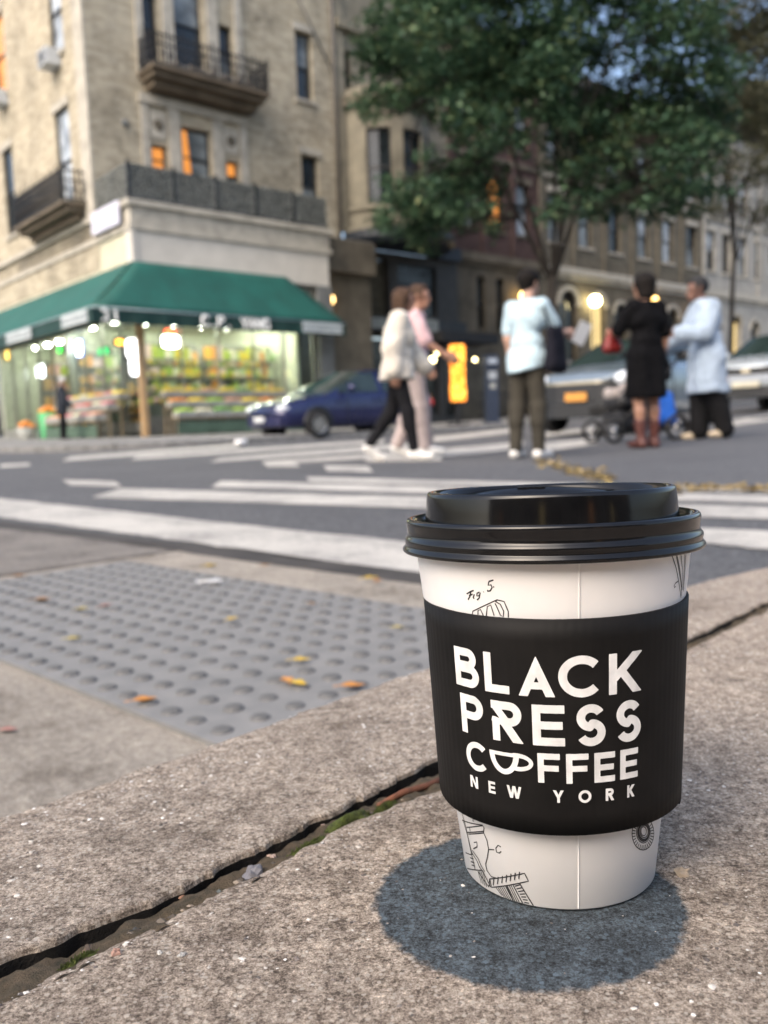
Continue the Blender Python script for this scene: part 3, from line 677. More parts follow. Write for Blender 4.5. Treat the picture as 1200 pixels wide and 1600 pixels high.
def letter_row(text, pl, c, a0, a1, z0, z1, th, gap=.25, flip=False):
    n = len(text); cell = (a1-a0)/(n+gap*(n-1)); b = MB()
    for k, chx in enumerate(text):
        for line in STRK.get(chx, []):
            pts = []
            for (x, y) in line:
                a = a0+k*cell*(1+gap)+x*cell
                if flip: a = a1-(a-a0)
                pts.append(PT(pl, c, a, z0+y*(z1-z0), -.03))
            b.tube(pts, th, 4, True, False)
    return b.build('lettering', LETW, aw)
letter_row('C.P. YANG', 'R', -PJ, 1.35, 3.4, ZB+.07, ZM-.06, .036, .16)
letter_row('31', 'R', -PJ, -1.3, -.85, ZB+.07, ZM-.06, .034, .3)
def panel_marks(pl, c, a0, a1, seed):
    b = MB(); pbox(b, pl, c, a0, a1, ZB+.06, ZM-.03, -.032, -.024); o = b.build('valance_patch', M('patch_grey', (.50, .54, .55), .6), aw)
    m = MB(); r = random.Random(seed); a = a0+.05
    while a < a1-.07:
        w = r.uniform(.02, .05); pbox(m, pl, c, a, a+w, ZB+.10+r.uniform(0, .03), ZM-.07-r.uniform(0, .04), -.036, -.0325); a += w+r.uniform(.03, .07)
    m.build('faded_print', M('print_dark', (.16, .2, .22), .6), o)
panel_marks('R', -PJ, 4.5, 5.9, 1); panel_marks('L', -PL_, -.6, 1.0, 2); panel_marks('L', -PL_, 3.2, 5.2, 3)

# ---------------------------------------------------------------- the house with the round bay
def house(name, a0, a1, label): return empty(name, loc(a0, UY), TH, label, 'building')
hb = house('bay_house', 8.32, 13.4, 'stone house with a rounded bay above a dark restaurant front')
HW = 13.4-8.32
BAYST = M('bay_limestone', (.23, .21, .16), .88, var=.22, scale=2, bmp=.4, bdist=.02)
DKST = M('dark_storefront', (.045, .043, .04), .6, var=.25, scale=3); NAVY = M('navy_cornice', (.012, .018, .028), .5, var=.2)
ow = [(4.05, 4.7, 7.7, 9.5), (.2, .7, 10.9, 12.4), (4.05, 4.7, 10.9, 12.8)]
facade(hb, 'R', 0, 0, HW, 6.55, 15.5, ow, BAYST)
for o in ow: window(hb, 'R', 0, *o, GL_D, GL_D)
BC, BR = 1.95, 1.62
# bay wall in facets with three tall windows
angs = np.linspace(PI, 2*PI, 13); wspan = {2, 3, 5, 6, 8, 9}
wall = MB()
def bp(a, r, z): return (BC+r*math.cos(a), r*math.sin(a)*.95, z)
for k in range(12):
    a, c2 = angs[k], angs[k+1]
    if k in wspan:
        for (z0, z1) in ((6.6, 7.35), (9.75, 10.5)): wall.quad(bp(a, BR, z0), bp(c2, BR, z0), bp(c2, BR, z1), bp(a, BR, z1))
    else:
        wall.quad(bp(a, BR, 6.6), bp(c2, BR, 6.6), bp(c2, BR, 10.5), bp(a, BR, 10.5))
        for e_ in (a, c2): wall.quad(bp(e_, BR, 7.35), bp(e_, BR-.2, 7.35), bp(e_, BR-.2, 9.75), bp(e_, BR, 9.75))
wall.build('bay_wall', BAYST, hb)
for k in (2, 5, 8):
    a, m_, c2 = angs[k], angs[k+1], angs[k+2]
    w = MB()
    for (p, q) in ((a, a+.04), (c2-.04, c2)): w.add([bp(p, BR-.1, 7.35), bp(q, BR-.1, 7.35), bp(q, BR-.1, 9.75), bp(p, BR-.1, 9.75)], [(0, 1, 2, 3)])
    for (z0, z1) in ((7.35, 7.45), (8.5, 8.58), (9.66, 9.75)): w.add([bp(a, BR-.1, z0), bp(m_, BR-.1, z0), bp(c2, BR-.1, z0), bp(c2, BR-.1, z1), bp(m_, BR-.1, z1), bp(a, BR-.1, z1)], [(0, 1, 4, 5), (1, 2, 3, 4)])
    wo = w.build('window', DKFR, hb)
    for (z0, z1) in ((7.45, 8.5), (8.58, 9.66)):
        g = MB(); g.add([bp(a, BR-.14, z0), bp(m_, BR-.14, z0), bp(c2, BR-.14, z0), bp(c2, BR-.14, z1), bp(m_, BR-.14, z1), bp(a, BR-.14, z1)], [(0, 1, 4, 5), (1, 2, 3, 4)]); g.build('pane', GL_D, wo)
for (z, r, h, mt) in ((10.5, 1.78, .3, BROWNST), (10.803, 1.66, .25, BAYST), (7.2, 1.70, .14, BAYST), (6.52, 1.8, .16, BAYST)):
    b = MB(); pr_ = [(BR-.06 if h < .2 else 0.001, z), (r, z), (r, z+h), (BR-.06 if h < .2 else 0.001, z+h)]; b.lathe(pr_, 24, (BC, 0, 0), PI, 2*PI, False); b.build('bay_moulding', mt, hb)
b = MB(); pbox(b, 'R', 0, 0, .32, 6.56, 15.3, -.1, -.002); pbox(b, 'R', 0, 3.75, 3.98, 6.56, 12.9, -.08, -.002); pbox(b, 'R', 0, 0, HW, 12.95, 13.25, -.25, -.002); pbox(b, 'R', 0, 0, HW, 15.2, 15.6, -.4, .3); b.build('stone_trim', BAYST, hb)
# restaurant front under a navy cornice
b = MB(); b.lathe([(.001, 6.05), (2.0, 6.05), (2.12, 6.2), (2.12, 6.42), (1.9, 6.5), (.001, 6.52)], 24, (BC, -.35, 0), PI, 2*PI, False); pbox(b, 'R', 0, 3.9, HW, 6.0, 6.45, -.6, .05); b.build('shop_cornice', NAVY, hb)
og = [(.25, 1.75, .5, 5.8), (2.15, 4.0, 3.95, 5.75), (2.15, 4.0, .5, 3.2), (4.3, 4.95, .4, 3.3)]
facade(hb, 'R', -.35, 0, HW, -.3, 6.04, og, DKST, .35)
CURT = M('grey_curtain', (.12, .115, .09), .9, var=.3, scale=4)
b = MB(); n = 26
vs = [];
for i in range(n+1):
    a = .25+1.5*i/n; w = .04*math.sin(i*1.9); vs += [(a, .02+w, 3.2), (a, .02+w, 5.8)]
b.add(vs, [(2*i, 2*i+2, 2*i+3, 2*i+1) for i in range(n)], True); b.build('curtain', CURT, hb)
for o in og[1:]: window(hb, 'R', -.35, *o, GL_D, GL_D, sill=False, d=.1, split=.62)
window(hb, 'R', -.35, .25, 1.75, .5, 3.1, GL_D, GL_D, sill=False, d=.1, split=.7)
b = MB(); pbox(b, 'R', 0, -.1, HW, 3.35, 3.8, -.75, -.36); sb = b.build('sign_board', M('signboard_black', (.02, .022, .026), .5), hb)
b = MB(); pbox(b, 'R', 0, .1, 1.9, 3.42, 3.74, -.77, -.752); pbox(b, 'R', 0, 2.1, 3.6, 3.36, 3.82, -.78, -.753); b.build('sign_panel', M('signpanel_pale', (.36, .38, .36), .5, var=.2, scale=4), sb)
m = MB(); rr = random.Random(5); a = .2
while a < 3.5:
    w = rr.uniform(.03, .09); pbox(m, 'R', 0, a, a+w, 3.5+rr.uniform(0, .05), 3.68-rr.uniform(0, .05), -.79, -.782); a += w+rr.uniform(.05, .12)
m.build('faded_print', M('print_dark', (.16, .2, .22), .6), sb)
b = MB(); pbox(b, 'R', 0, 3.0, HW+.8, 3.0, 3.34, -1.6, -.36); b.build('canopy', M('canopy_black', (.018, .018, .02), .7), hb)

# ---------------------------------------------------------------- row houses
def row_house(name, a0, a1, label, wallm, basem, trim, zt, cols, rows, arches, lit=(), glz=(GL_D, GL_C, GL_W), base_wins=(), seed=1):
    h = house(name, a0, a1, label); w = a1-a0; r = random.Random(seed)
    ups = [(c-.45, c+.45, z0, z1) for c in cols for (z0, z1) in rows]
    facade(h, 'R', 0, 0, w, 6.5, zt, ups, wallm)
    for k, o in enumerate(ups):
        g = GL_O if k in lit else r.choice(glz); window(h, 'R', 0, *o, g, r.choice(glz) if k not in lit else g, lintel=trim, sillmat=trim)
    gb = gzl(a0+w/2, UY)+SWK
    ops = [(c-hw, c+hw, gb+zz, ztop) for (c, hw, zz, ztop, kd) in arches]+list(base_wins)
    facade(h, 'R', -.12, 0, w, gb-.4, 6.2, ops, basem, .4, 'base_wall')
    for o in base_wins: window(h, 'R', -.12, *o, GL_D, GL_D, sillmat=trim)
    for (c, hw, zz, ztop, kd) in arches:
        # round head: a ring of voussoirs in front of the opening, spandrels fill its corners
        b = MB(); n = 10
        for k in range(n):
            t0, t1 = PI*k/n+.01, PI*(k+1)/n-.01; q = [(c+rr*math.cos(t), -.12, ztop-hw+rr*math.sin(t)) for rr, t in ((hw*.98, t0), (hw*1.28, t0), (hw*1.28, t1), (hw*.98, t1))]; b.prism([(x, y-.06, z) for x, y, z in q][::-1], (0, .055, 0))
        for s in (-1, 1):
            pts = [(c+s*hw, -.11, ztop)]+[(c+s*hw*math.cos(t), -.11, ztop-hw+hw*math.sin(t)) for t in np.linspace(0, PI/2, 7)]; b.prism(pts if s > 0 else pts[::-1], (0, .1, 0))
        ar = b.build('arch', trim, h)
        b = MB(); b.box((c-hw+.03, .12, gb+zz), (c+hw-.03, .18, ztop-.05)); dn = b.build('door' if kd != 'w' else 'window', M('door_dark', (.03, .024, .02), .5) if kd != 'w' else DKFR, h)
        for s in (-1, 1):
            g = MB(); g.box((c+s*hw*.45-hw*.32, .10, gb+zz+(ztop-gb-zz)*.35), (c+s*hw*.45+hw*.32, .118, ztop-hw*.75)); g.build('pane', {'l': GL_Y, 'd': GL_D, 'w': GL_D, 'o': GL_Y}[kd], dn)
    for z_ in {round(r_[1]+.55, 2) for r_ in rows}: b = MB(); pbox(b, 'R', 0, 0, w-.02, z_, z_+.16, -.1, -.002); b.build('string_course', trim, h)
    b = MB()
    for a_ in np.arange(0, w-.2, w/3.0): pbox(b, 'R', 0, a_+.02, a_+.26, 6.52, zt-1.1, -.09, -.003)
    b.build('pilasters', wallm, h)
    b = MB(); pbox(b, 'R', 0, -.02, w+.0, 6.2, 6.5, -.32, .02); pbox(b, 'R', 0, -.02, w, 6.02, 6.197, -.2, -.121); b.build('belt_course', trim, h)
    b = MB(); pbox(b, 'R', 0, 0, w-.02, zt-.5, zt-.02, -.45, .05); pbox(b, 'R', 0, 0, w-.02, zt-.7, zt-.503, -.25, .05)
    n = int(w/.6)
    for k in range(n): pbox(b, 'R', 0, .15+k*.6, .32+k*.6, zt-1.05, zt-.703, -.35, .04)
    b.build('cornice', M('dark_cornice', (.06, .05, .042), .7, var=.2), h)
    b = MB(); b.box((0, .05, zt-.06), (w-.02, 10, zt)); b.box((0, .3, gb-.3), (w-.02, .35, zt-.1)); b.build('roof', M('roof_felt', (.06, .06, .06), .9), h)
    return h, gb
R2 = ((7.5, 9.5), (10.7, 12.6))
h1, g1 = row_house('brick_house', 13.4, 18.6, 'dark red brick row house with brownstone base and two narrow ground floor windows', REDBR, BROWNST, BROWNST, 14.6, (1.0, 2.6, 4.2), R2, [(3.9, .55, .5, 5.0, 'd')], (2,), base_wins=[(1.3, 1.78, 3.7, 5.7), (2.4, 2.88, 3.7, 5.7)], seed=3)
h2, g2 = row_house('arched_house', 18.6, 25.2, 'row house with arched brownstone doorways and a lit entrance globe', TANBR, BROWNST, STONE, 14.3, (1.1, 3.2, 5.4), R2, [(1.75, .65, .5, 5.6, 'd'), (3.9, .55, .5, 5.55, 'l'), (5.6, .5, 1.2, 5.3, 'w')], (), seed=4)
h3, g3 = row_house('tan_house', 25.2, 31.6, 'tan brick row house with small arched windows next to the pale house', TANBR, BROWNST, STONE, 14.2, (1.1, 3.2, 5.4), R2, [(1.4, .5, 1.2, 5.2, 'w'), (3.4, .55, .6, 5.4, 'd'), (5.2, .5, 1.2, 5.2, 'o')], (), seed=5)
h4, g4 = row_house('pale_house', 31.6, 40.5, 'pale limestone row house with tall windows beyond the tan house', PALE, PALE, STONE, 15.5, (.9, 2.5, 4.3, 6.1, 7.8), R2, [(1.3, .5, 1.2, 5.2, 'w'), (3.4, .5, .6, 5.4, 'o'), (5.5, .5, 1.2, 5.2, 'w')], (), seed=6)
h5, g5 = row_house('end_house', 40.5, 52., 'brown brick building closing the far end of the row', TANBR, BROWNST, BROWNST, 19, (1, 3.2, 5.4, 7.6, 9.8), R2+((13.9, 15.8),), [(2, .5, .6, 5.2, 'd'), (6, .5, .6, 5.2, 'd')], (), seed=8)
# stoops with steps and iron rails at the arched doors
def stoop(h, gb, c, top, n=5, w=1.5):
    s = MB(); s.box((c-w/2, -.125, gb-.35), (c+w/2, -.9, gb+top)); so_ = s.build('stoop', BROWNST, h)
    for k in range(n-1):
        t = MB(); zt = gb+top*(n-1-k)/n; t.box((c-w/2, -.902-.3*k, gb-.35), (c+w/2, -.9-.3*(k+1)+.002, zt)); t.build('step', BROWNST, so_)
    for s_ in (-1, 1):
        r = MB(); x = c+s_*(w/2-.06); r.tube([(x, -.3, gb+top+.9), (x, -.9, gb+top+.9), (x, -.9-.3*(n-1), gb+.95)], .03, 6)
        for k in range(9):
            y = -.3-k*.21; zt = gb+top+.9 if y > -.9 else gb+.95+(top-.05)*(1-(-.9-y)/(.3*(n-1))); r.tube([(x, y, max(gb, gb+top*(1 if y > -.9 else 1-(-.9-y)/(.3*(n-1))))-.02), (x, y, zt)], .012, 5)
        r.build('handrail', IRON, so_)
stoop(h1, g1, 3.9, .5); stoop(h2, g2, 1.75, .5); stoop(h2, g2, 3.9, .5); stoop(h3, g3, 3.4, .6); stoop(h4, g4, 3.4, .6)
# wall lanterns
def lantern(px, py, c, r, colr, es, label):
    a, z = onR(px, py, c); o = empty('wall_lantern', loc(a, c+.0, z), TH, label, 'lantern')
    g = MB(); g.blob((0, 0, 0), r, 14, 10); g.build('globe', M('lamp_glow_%s' % label[:12].replace(' ', '_'), (.9, .8, .6), .4, emit=colr, estr=es), o)
    k = MB(); k.lathe([(r*.5, r*.86), (r*.62, r*.95), (r*.2, r*1.15), (.001, r*1.25)], 12); k.build('cap', IRON, o)
    s = MB(); s.tube([(0, 0, r*1.2), (0, .1, r*1.5), (0, UY-.14-c, r*1.3)], .018, 6); s.build('bracket', IRON, o)
lantern(930, 470, UY-.5, .24, (1, .83, .42), 14, 'bright globe lantern beside the lit arched doorway')
lantern(819, 462, UY-.5, .17, (1, .6, .16), 7, 'small amber lantern on the red brick house')
lantern(1022, 470, UY-.5, .20, (1, .55, .13), 5, 'amber globe lantern above the door of the tan brick house')
lantern(1094, 494, UY-.5, .20, (1, .5, .1), 6, 'orange lantern between the pale house and the tan house')
lantern(516, 468, .4, .14, (1, .6, .2), 3, 'dim amber lantern on the shop side bay')

# ---------------------------------------------------------------- unseen block behind the viewer, added to darken the lid's reflection
rb = empty('unseen_rear_block', (26, -12.5, 0), PI, 'unseen brown brick block added behind the viewer to darken the lid', 'building')
ops = [(2+k*3.4, 3.3+k*3.4, z, z+1.9) for k in range(15) for z in (1.1, 4.6)]
facade(rb, 'R', 0, 0, 54, -.4, 8.2, ops, BROWNST)
for k, o in enumerate(ops): window(rb, 'R', 0, *o, (GL_Y if k % 5 == 1 else GL_O if k % 7 == 3 else GL_D), None, lintel=STONE)  # glowing panes added so the lid catches gold glints
b = MB(); b.box((0, .02, 8.2), (54, 9, 8.4)); b.box((0, 8.9, -.4), (54, 9, 8.19)); b.build('roof', M('roof_felt', (.06, .06, .06), .9), rb)
b = MB(); pbox(b, 'R', 0, 0, 54, 7.7, 8.19, -.35, -.002); b.build('cornice', BROWNST, rb)
# ================================================================== TREES
def tree(name, base, trunk_r, fork_z, clusters, leafmat, barkmat, label, nleaf, leaf=(.07, .035), seed=1, limb_t=.5):
    """clusters: (x, y, z, r) in metres relative to the base; limbs reach into them"""
    r = random.Random(seed); g = np.random.default_rng(seed)
    t = empty(name, base, 0, label, 'tree'); b = MB()
    lean = np.array([.12, 0, 0])
    top = np.array([.15, .05, fork_z])
    b.tube([(0, 0, -.15), (.0, 0, .15), (.03, 0, fork_z*.35), (.08, .03, fork_z*.7), top], [trunk_r*1.5, trunk_r*1.12, trunk_r, trunk_r*.92, trunk_r*.85], 10)
    cl = np.array(clusters)
    # main limbs go to spread-out clusters, twigs from the limbs to the others
    mains = []; order = sorted(range(len(cl)), key=lambda i: -np.linalg.norm(cl[i][:3]-top))
    for i in order:
        if len(mains) < 6 and all(np.linalg.norm(cl[i][:3]-cl[j][:3]) > 2.2 for j in mains): mains.append(i)
    paths = []
    for i in mains:
        e = cl[i][:3]; m1 = top+(e-top)*.35+np.array([0, 0, .25*np.linalg.norm(e-top)*.4])+g.normal(0, .12, 3); m2 = top+(e-top)*.7+np.array([0, 0, .3])+g.normal(0, .15, 3)
        pts = [top-np.array([0, 0, .2]), top+(m1-top)*.5, m1, m2, e]; rr = trunk_r*np.array([.46, .36, .26, .16, .04]); b.tube(pts, rr, 7); paths.append(pts)
    allp = np.array([p for q in paths for p in q[1:]])
    for i in range(len(cl)):
        e = cl[i][:3]; k = np.argmin(np.linalg.norm(allp-e, axis=1)); s = allp[k]; m = (s+e)/2+g.normal(0, .15, 3); b.tube([s, m, e], [trunk_r*.16, trunk_r*.1, trunk_r*.03], 5)
        for _ in range(3):
            e2 = e+g.normal(0, cl[i][3]*.6, 3); b.tube([m, (m+e2)/2+g.normal(0, .06, 3), e2], [trunk_r*.07, trunk_r*.05, .006], 4)
    b.build('trunk', barkmat, t)
    w = cl[:, 3]**2.2; w = w/w.sum(); cnt = (w*nleaf).astype(int); V = []; 
    for c, n in zip(cl, cnt):
        # sprays: leaflets gathered round short twigs
        ns = max(3, n//14); u = g.normal(0, 1, (ns, 3)); u /= np.linalg.norm(u, axis=1)[:, None]; rad = c[3]*(.35+.65*g.random(ns)**.5)
        ctr = c[:3]+u*rad[:, None]*np.array([1.15, 1.15, .72])
        P = np.repeat(ctr, 14, 0)+g.normal(0, .13, (ns*14, 3))*np.array([1, 1, .6])
        n_ = len(P); d = g.normal(0, 1, (n_, 3)); d[:, 2] *= .45; d[:, 2] -= .25; d /= np.linalg.norm(d, axis=1)[:, None]
        up = g.normal(0, .5, (n_, 3))+np.array([0, 0, 1]); s = np.cross(d, up); s /= np.linalg.norm(s, axis=1)[:, None]
        L = leaf[0]*(.6+.8*g.random(n_))[:, None]; Wd = leaf[1]*(.6+.8*g.random(n_))[:, None]; nn = np.cross(s, d)
        V.append(np.stack([P, P+d*L*.5+s*Wd+nn*.01, P+d*L, P+d*L*.5-s*Wd+nn*.01], 1).reshape(-1, 3))
    V = np.concatenate(V); n_ = len(V)//4
    me = bpy.data.meshes.new('crown'); me.vertices.add(len(V)); me.vertices.foreach_set('co', V.ravel())
    me.loops.add(n_*4); me.loops.foreach_set('vertex_index', np.arange(n_*4, dtype=np.int32)); me.polygons.add(n_); me.polygons.foreach_set('loop_start', np.arange(0, n_*4, 4, dtype=np.int32)); me.polygons.foreach_set('loop_total', np.full(n_, 4, np.int32))
    me.update(); me.validate(); me.materials.append(leafmat); o = bpy.data.objects.new('crown', me); COL.objects.link(o); o.parent = t
    return t
def leaf_mat(name, stops):
    m, nt, b, oc, tc = newmat(name); L = nt.links; g = nt.nodes.new('ShaderNodeNewGeometry')
    n1 = noise(nt, oc, .8, 3); f_ = math_(nt, 'ADD', math_(nt, 'MULTIPLY', g.outputs['Random Per Island'], .45), math_(nt, 'MULTIPLY', n1, .6))
    c = ramp(nt, f_, stops); L.new(c, b.inputs['Base Color']); b.inputs['Roughness'].default_value = .55; b.inputs['Specular IOR Level'].default_value = .3
    tl = nt.nodes.new('ShaderNodeBsdfTranslucent'); L.new(c, tl.inputs[0]); mx = nt.nodes.new('ShaderNodeMixShader'); mx.inputs[0].default_value = .25
    L.new(b.outputs[0], mx.inputs[1]); L.new(tl.outputs[0], mx.inputs[2]); L.new(mx.outputs[0], nt.nodes['Material Output'].inputs[0]); return m
LEAF1 = leaf_mat('leaf_green', [(.2, (.020, .048, .030)), (.45, (.042, .092, .052)), (.66, (.082, .142, .072)), (.95, (.19, .19, .075))])
LEAF2 = leaf_mat('leaf_olive', [(.2, (.045, .055, .032)), (.5, (.10, .105, .062)), (.8, (.16, .15, .09)), (.95, (.24, .19, .10))])
BARK = M('bark', (.035, .028, .022), .95, var=.35, scale=10, bmp=.8, bdist=.03)
def tree_at(px, py, b):
    a, _ = onR(px, py, b); p = loc(a, b); return np.array([p[0], p[1], gz(p[0], p[1])+SWK])
tb = tree_at(858, 640, -5.7); TD = tb[1]
def clus(specs, base, Y0, seed):
    g = random.Random(seed); out = []
    for (x, y, r) in specs:
        dy = g.uniform(-2.0, 2.2); P = at_depth(x, y, Y0+dy); out.append((*(P-base), r*(Y0+dy)/FPX))
    return out
spec1 = []
gg = random.Random(21)
for (x, y, r) in [(640, 40, 70), (620, 130, 55), (700, 60, 75), (690, 150, 60), (760, 30, 80), (770, 120, 75), (840, 60, 80), (830, 150, 60), (910, 40, 80), (900, 130, 70), (975, 40, 70), (960, 190, 60), (1040, 60, 70), (1030, 150, 60), (1085, 110, 55),
                  (700, -60, 80), (800, -80, 90), (900, -80, 90), (1000, -60, 80), (1080, 10, 60), (610, 70, 50), (590, 160, 36), (740, 200, 50), (900, 205, 55), (1000, 225, 55), (940, 250, 52), (1060, 235, 48), (1010, 285, 44), (1085, 280, 36), (960, 300, 38), (1120, 300, 26),
                  (800, 200, 42), (740, 265, 34), (700, 305, 34), (650, 335, 32), (680, 350, 30), (735, 330, 26), (770, 345, 20), (900, 290, 36), (880, 250, 40), (720, 110, 60), (820, 100, 70), (640, 360, 22), (1110, 190, 40), (860, 330, 16), (930, 330, 22), (1050, 300, 30), (620, 330, 30), (660, 300, 36), (720, 290, 36), (700, 340, 34), (650, 365, 26), (740, 300, 30), (690, 270, 34), (620, 290, 24), (770, 290, 30), (600, 350, 18), (980, 320, 40), (1030, 320, 34), (1080, 310, 34), (900, 320, 30), (1045, 130, 40), (1070, 180, 46), (1000, 180, 46), (1105, 150, 36), (1050, 205, 46), (1120, 230, 36), (930, 170, 46), (1090, 220, 40)]:
    spec1.append((x, y, r))
    for _ in range(2): spec1.append((x+gg.uniform(-r, r), y+gg.uniform(-r, r)*.8, r*gg.uniform(.35, .6)))
tree('street_tree', tuple(tb), .15, 3.8, clus(spec1, tb, TD, 5), LEAF1, BARK, 'large dark green street tree in front of the red brick row house', 58000, (.17, .055), seed=3)
tb2 = tree_at(1140, 600, -5.6); spec2 = []
for (x, y, r) in [(1160, 20, 60), (1190, 90, 60), (1150, 110, 50), (1200, 180, 55), (1150, 190, 42), (1180, 260, 40), (1210, 20, 70), (1250, 120, 80), (1260, 230, 60), (1130, 60, 36), (1120, 250, 30), (1145, 330, 26), (1200, 340, 30), (1100, 330, 20), (1240, 320, 40), (1180, -60, 60)]:
    spec2.append((x, y, r))
    for _ in range(2): spec2.append((x+gg.uniform(-r, r), y+gg.uniform(-r, r)*.8, r*gg.uniform(.35, .6)))
tree('street_tree', tuple(tb2), .085, 4.9, clus(spec2, tb2, tb2[1], 9), LEAF2, BARK, 'thin olive brown street tree in front of the pale limestone house', 24000, (.15, .05), seed=8)

# ================================================================== SHOP GOODS
STANDM = M('stand_wood', (.20, .16, .10), .7, var=.25); STEEL = M('crate_grey', (.30, .31, .29), .6, var=.2)
FRUIT = {}
def fruit_mat(nm, c): FRUIT[nm] = island_mat('fruit_'+nm, [(0, tuple(x*.55 for x in c)), (.6, c), (1, tuple(min(1, x*1.3) for x in c))], .4); return FRUIT[nm]
for nm, c in (('orange', (.8, .28, .03)), ('lemon', (.85, .62, .05)), ('lime', (.38, .6, .06)), ('apple', (.48, .06, .05)), ('peach', (.62, .33, .22)), ('greens', (.10, .26, .04)), ('pink', (.6, .22, .26)), ('pale', (.62, .62, .45))): fruit_mat(nm, c)
NICE = {'orange': 'oranges', 'lemon': 'yellow lemons', 'lime': 'bright green limes', 'apple': 'red apples', 'peach': 'peaches', 'greens': 'leafy greens', 'pink': 'pink wrapped fruit', 'pale': 'pale melons'}
NTH = ['first', 'second', 'third', 'fourth', 'fifth', 'sixth', 'seventh', 'eighth']
def crate(pos, kind, where, w=.5, d=.36, tier='', k=0):
    o = empty('produce_crate', pos, TH, 'crate of %s, %s from the corner column, %s tier, %s' % (NICE[kind], NTH[k], tier, where[4:]), 'crate', 'crates on '+where)
    b = MB(); h = .14
    b.box((-w/2, -d/2, 0), (w/2, d/2, .015)); b.box((-w/2, -d/2, .015), (w/2, -d/2+.015, h)); b.box((-w/2, d/2-.015, .015), (w/2, d/2, h)); b.box((-w/2, -d/2+.016, .015), (-w/2+.015, d/2-.016, h)); b.box((w/2-.015, -d/2+.016, .015), (w/2, d/2-.016, h)); b.build('box', STEEL, o)
    f_ = MB(); r = .045 if kind not in ('greens',) else .07
    for i in range(5):
        for j in range(4): f_.blob((-w/2+.06+i*(w-.12)/4+random.uniform(-.01, .01), -d/2+.06+j*(d-.12)/3, h+.0+.03*math.sin(PI*(i+.5)/5)), (r, r, r*random.uniform(.8, 1.2)), 6, 4, i*7+j, .15 if kind == 'greens' else 0)
    fo = f_.build('fruit', FRUIT[kind], o); tag(fo, kind='stuff')
PZ = gzl(2, -.5)+SWK
def stand(pl, a0, a1, where, kinds, label, tiers=3):
    """stepped produce stand against the shop front"""
    p0 = loc(0, 0, PZ); s = empty('produce_stand', p0, TH, label, 'stand'); top = []
    for k in range(tiers):
        d0, d1 = -1.0+k*.33, -1.0+(k+1)*.33; z = .45+k*.27
        b = MB(); pbox(b, pl, 0, a0, a1, z-.04, z, d0, d1); b.build('shelf', STANDM, s); top.append((z, (d0+d1)/2))
    b = MB()
    n = max(2, int((a1-a0)/1.2)+1)
    for i in range(n):
        a = a0+.03+(a1-a0-.06)*i/(n-1)
        for k in range(tiers): pbox(b, pl, 0, a-.025, a+.025, 0, .45+k*.27-.041, -1.0+k*.33+.03, -1.0+k*.33+.08)
        l = b.build('leg', STANDM, s); b = MB()
    b = MB(); pbox(b, pl, 0, a0, a1, .02, .33, -.985, -.965); 
    b.build('skirt', M('skirt_green', (.07, .12, .085), .8, var=.3, scale=3), s)
    m = int((a1-a0)/.54)
    for (z, d), row, tier in zip(top, kinds, ('lowest', 'middle', 'top')):
        for i in range(m):
            a = a0+.29+i*.54; q = PT(pl, 0, a, 0, d); crate(tuple(loc(q[0], q[1], PZ+z+.001)), row[i % len(row)], where, .5 if pl == 'R' else .32, .31 if pl == 'R' else .5, tier, i)
stand('R', .45, 4.4, 'the front stand', [['lime', 'pale', 'greens', 'lime', 'pale'], ['orange', 'lemon', 'lime', 'peach', 'lemon'], ['lemon', 'lemon', 'peach', 'lemon', 'greens']], 'stepped produce stand under the shop name on the awning')
stand('L', .6, 4.9, 'the side stand', [['peach', 'pink', 'pale', 'pink', 'orange'], ['pink', 'pale', 'apple', 'pink', 'peach'], ['lemon', 'pink', 'orange', 'lemon', 'pale']], 'stepped produce stand round the shop corner beside the lit window')
for (x, y, kd) in ((40, 655, 'orange'), (75, 632, 'orange')):
    bb, _ = onL(x, y, -.8)
    st_ = MB(); q = loc(-.8, bb, gzl(-.8, bb)+SWK)
    o = empty('produce_bin', tuple(q), TH, 'green bin heaped with oranges by the shop door' if x > 50 else 'tall pile of oranges on a low grey bin', 'bin')
    h = .35 if x < 50 else .75
    k = MB(); k.lathe([(.22, 0), (.3, h), (.27, h), (.001, h-.05)], 12); k.build('tub', M('bin_green', (.06, .34, .12), .5) if x > 50 else STEEL, o)
    f_ = MB()
    for i in range(40):
        rr, t = .24*math.sqrt(random.random()), random.random()*6.28; f_.blob((rr*math.cos(t), rr*math.sin(t), h+.02+.16*(1-rr/.26)), .05, 6, 4)
    tag(f_.build('fruit', FRUIT['orange'], o), kind='stuff')
# bunches of flowers and herbs hanging in the lit window; white buckets under the stand
for k in range(7):
    a = .7+k*.56; q = loc(a, -.78, PZ); o = empty('bucket', tuple(q), TH, '%s white plastic bucket from the corner column under the front produce stand' % NTH[k], 'bucket', 'white buckets under the front stand')
    b = MB(); b.lathe([(.001, 0), (.11, 0), (.14, .30), (.13, .30), (.10, .02)], 14); b.build('pail', M('bucket_white', (.6, .62, .6), .5), o)
    h = MB(); h.tube([(.135*math.cos(t), .135*math.sin(t)*.2-.1, .3-.1*abs(math.sin(t))) for t in np.linspace(PI, 2*PI, 9)], .006, 4); h.build('handle', IRON, o)
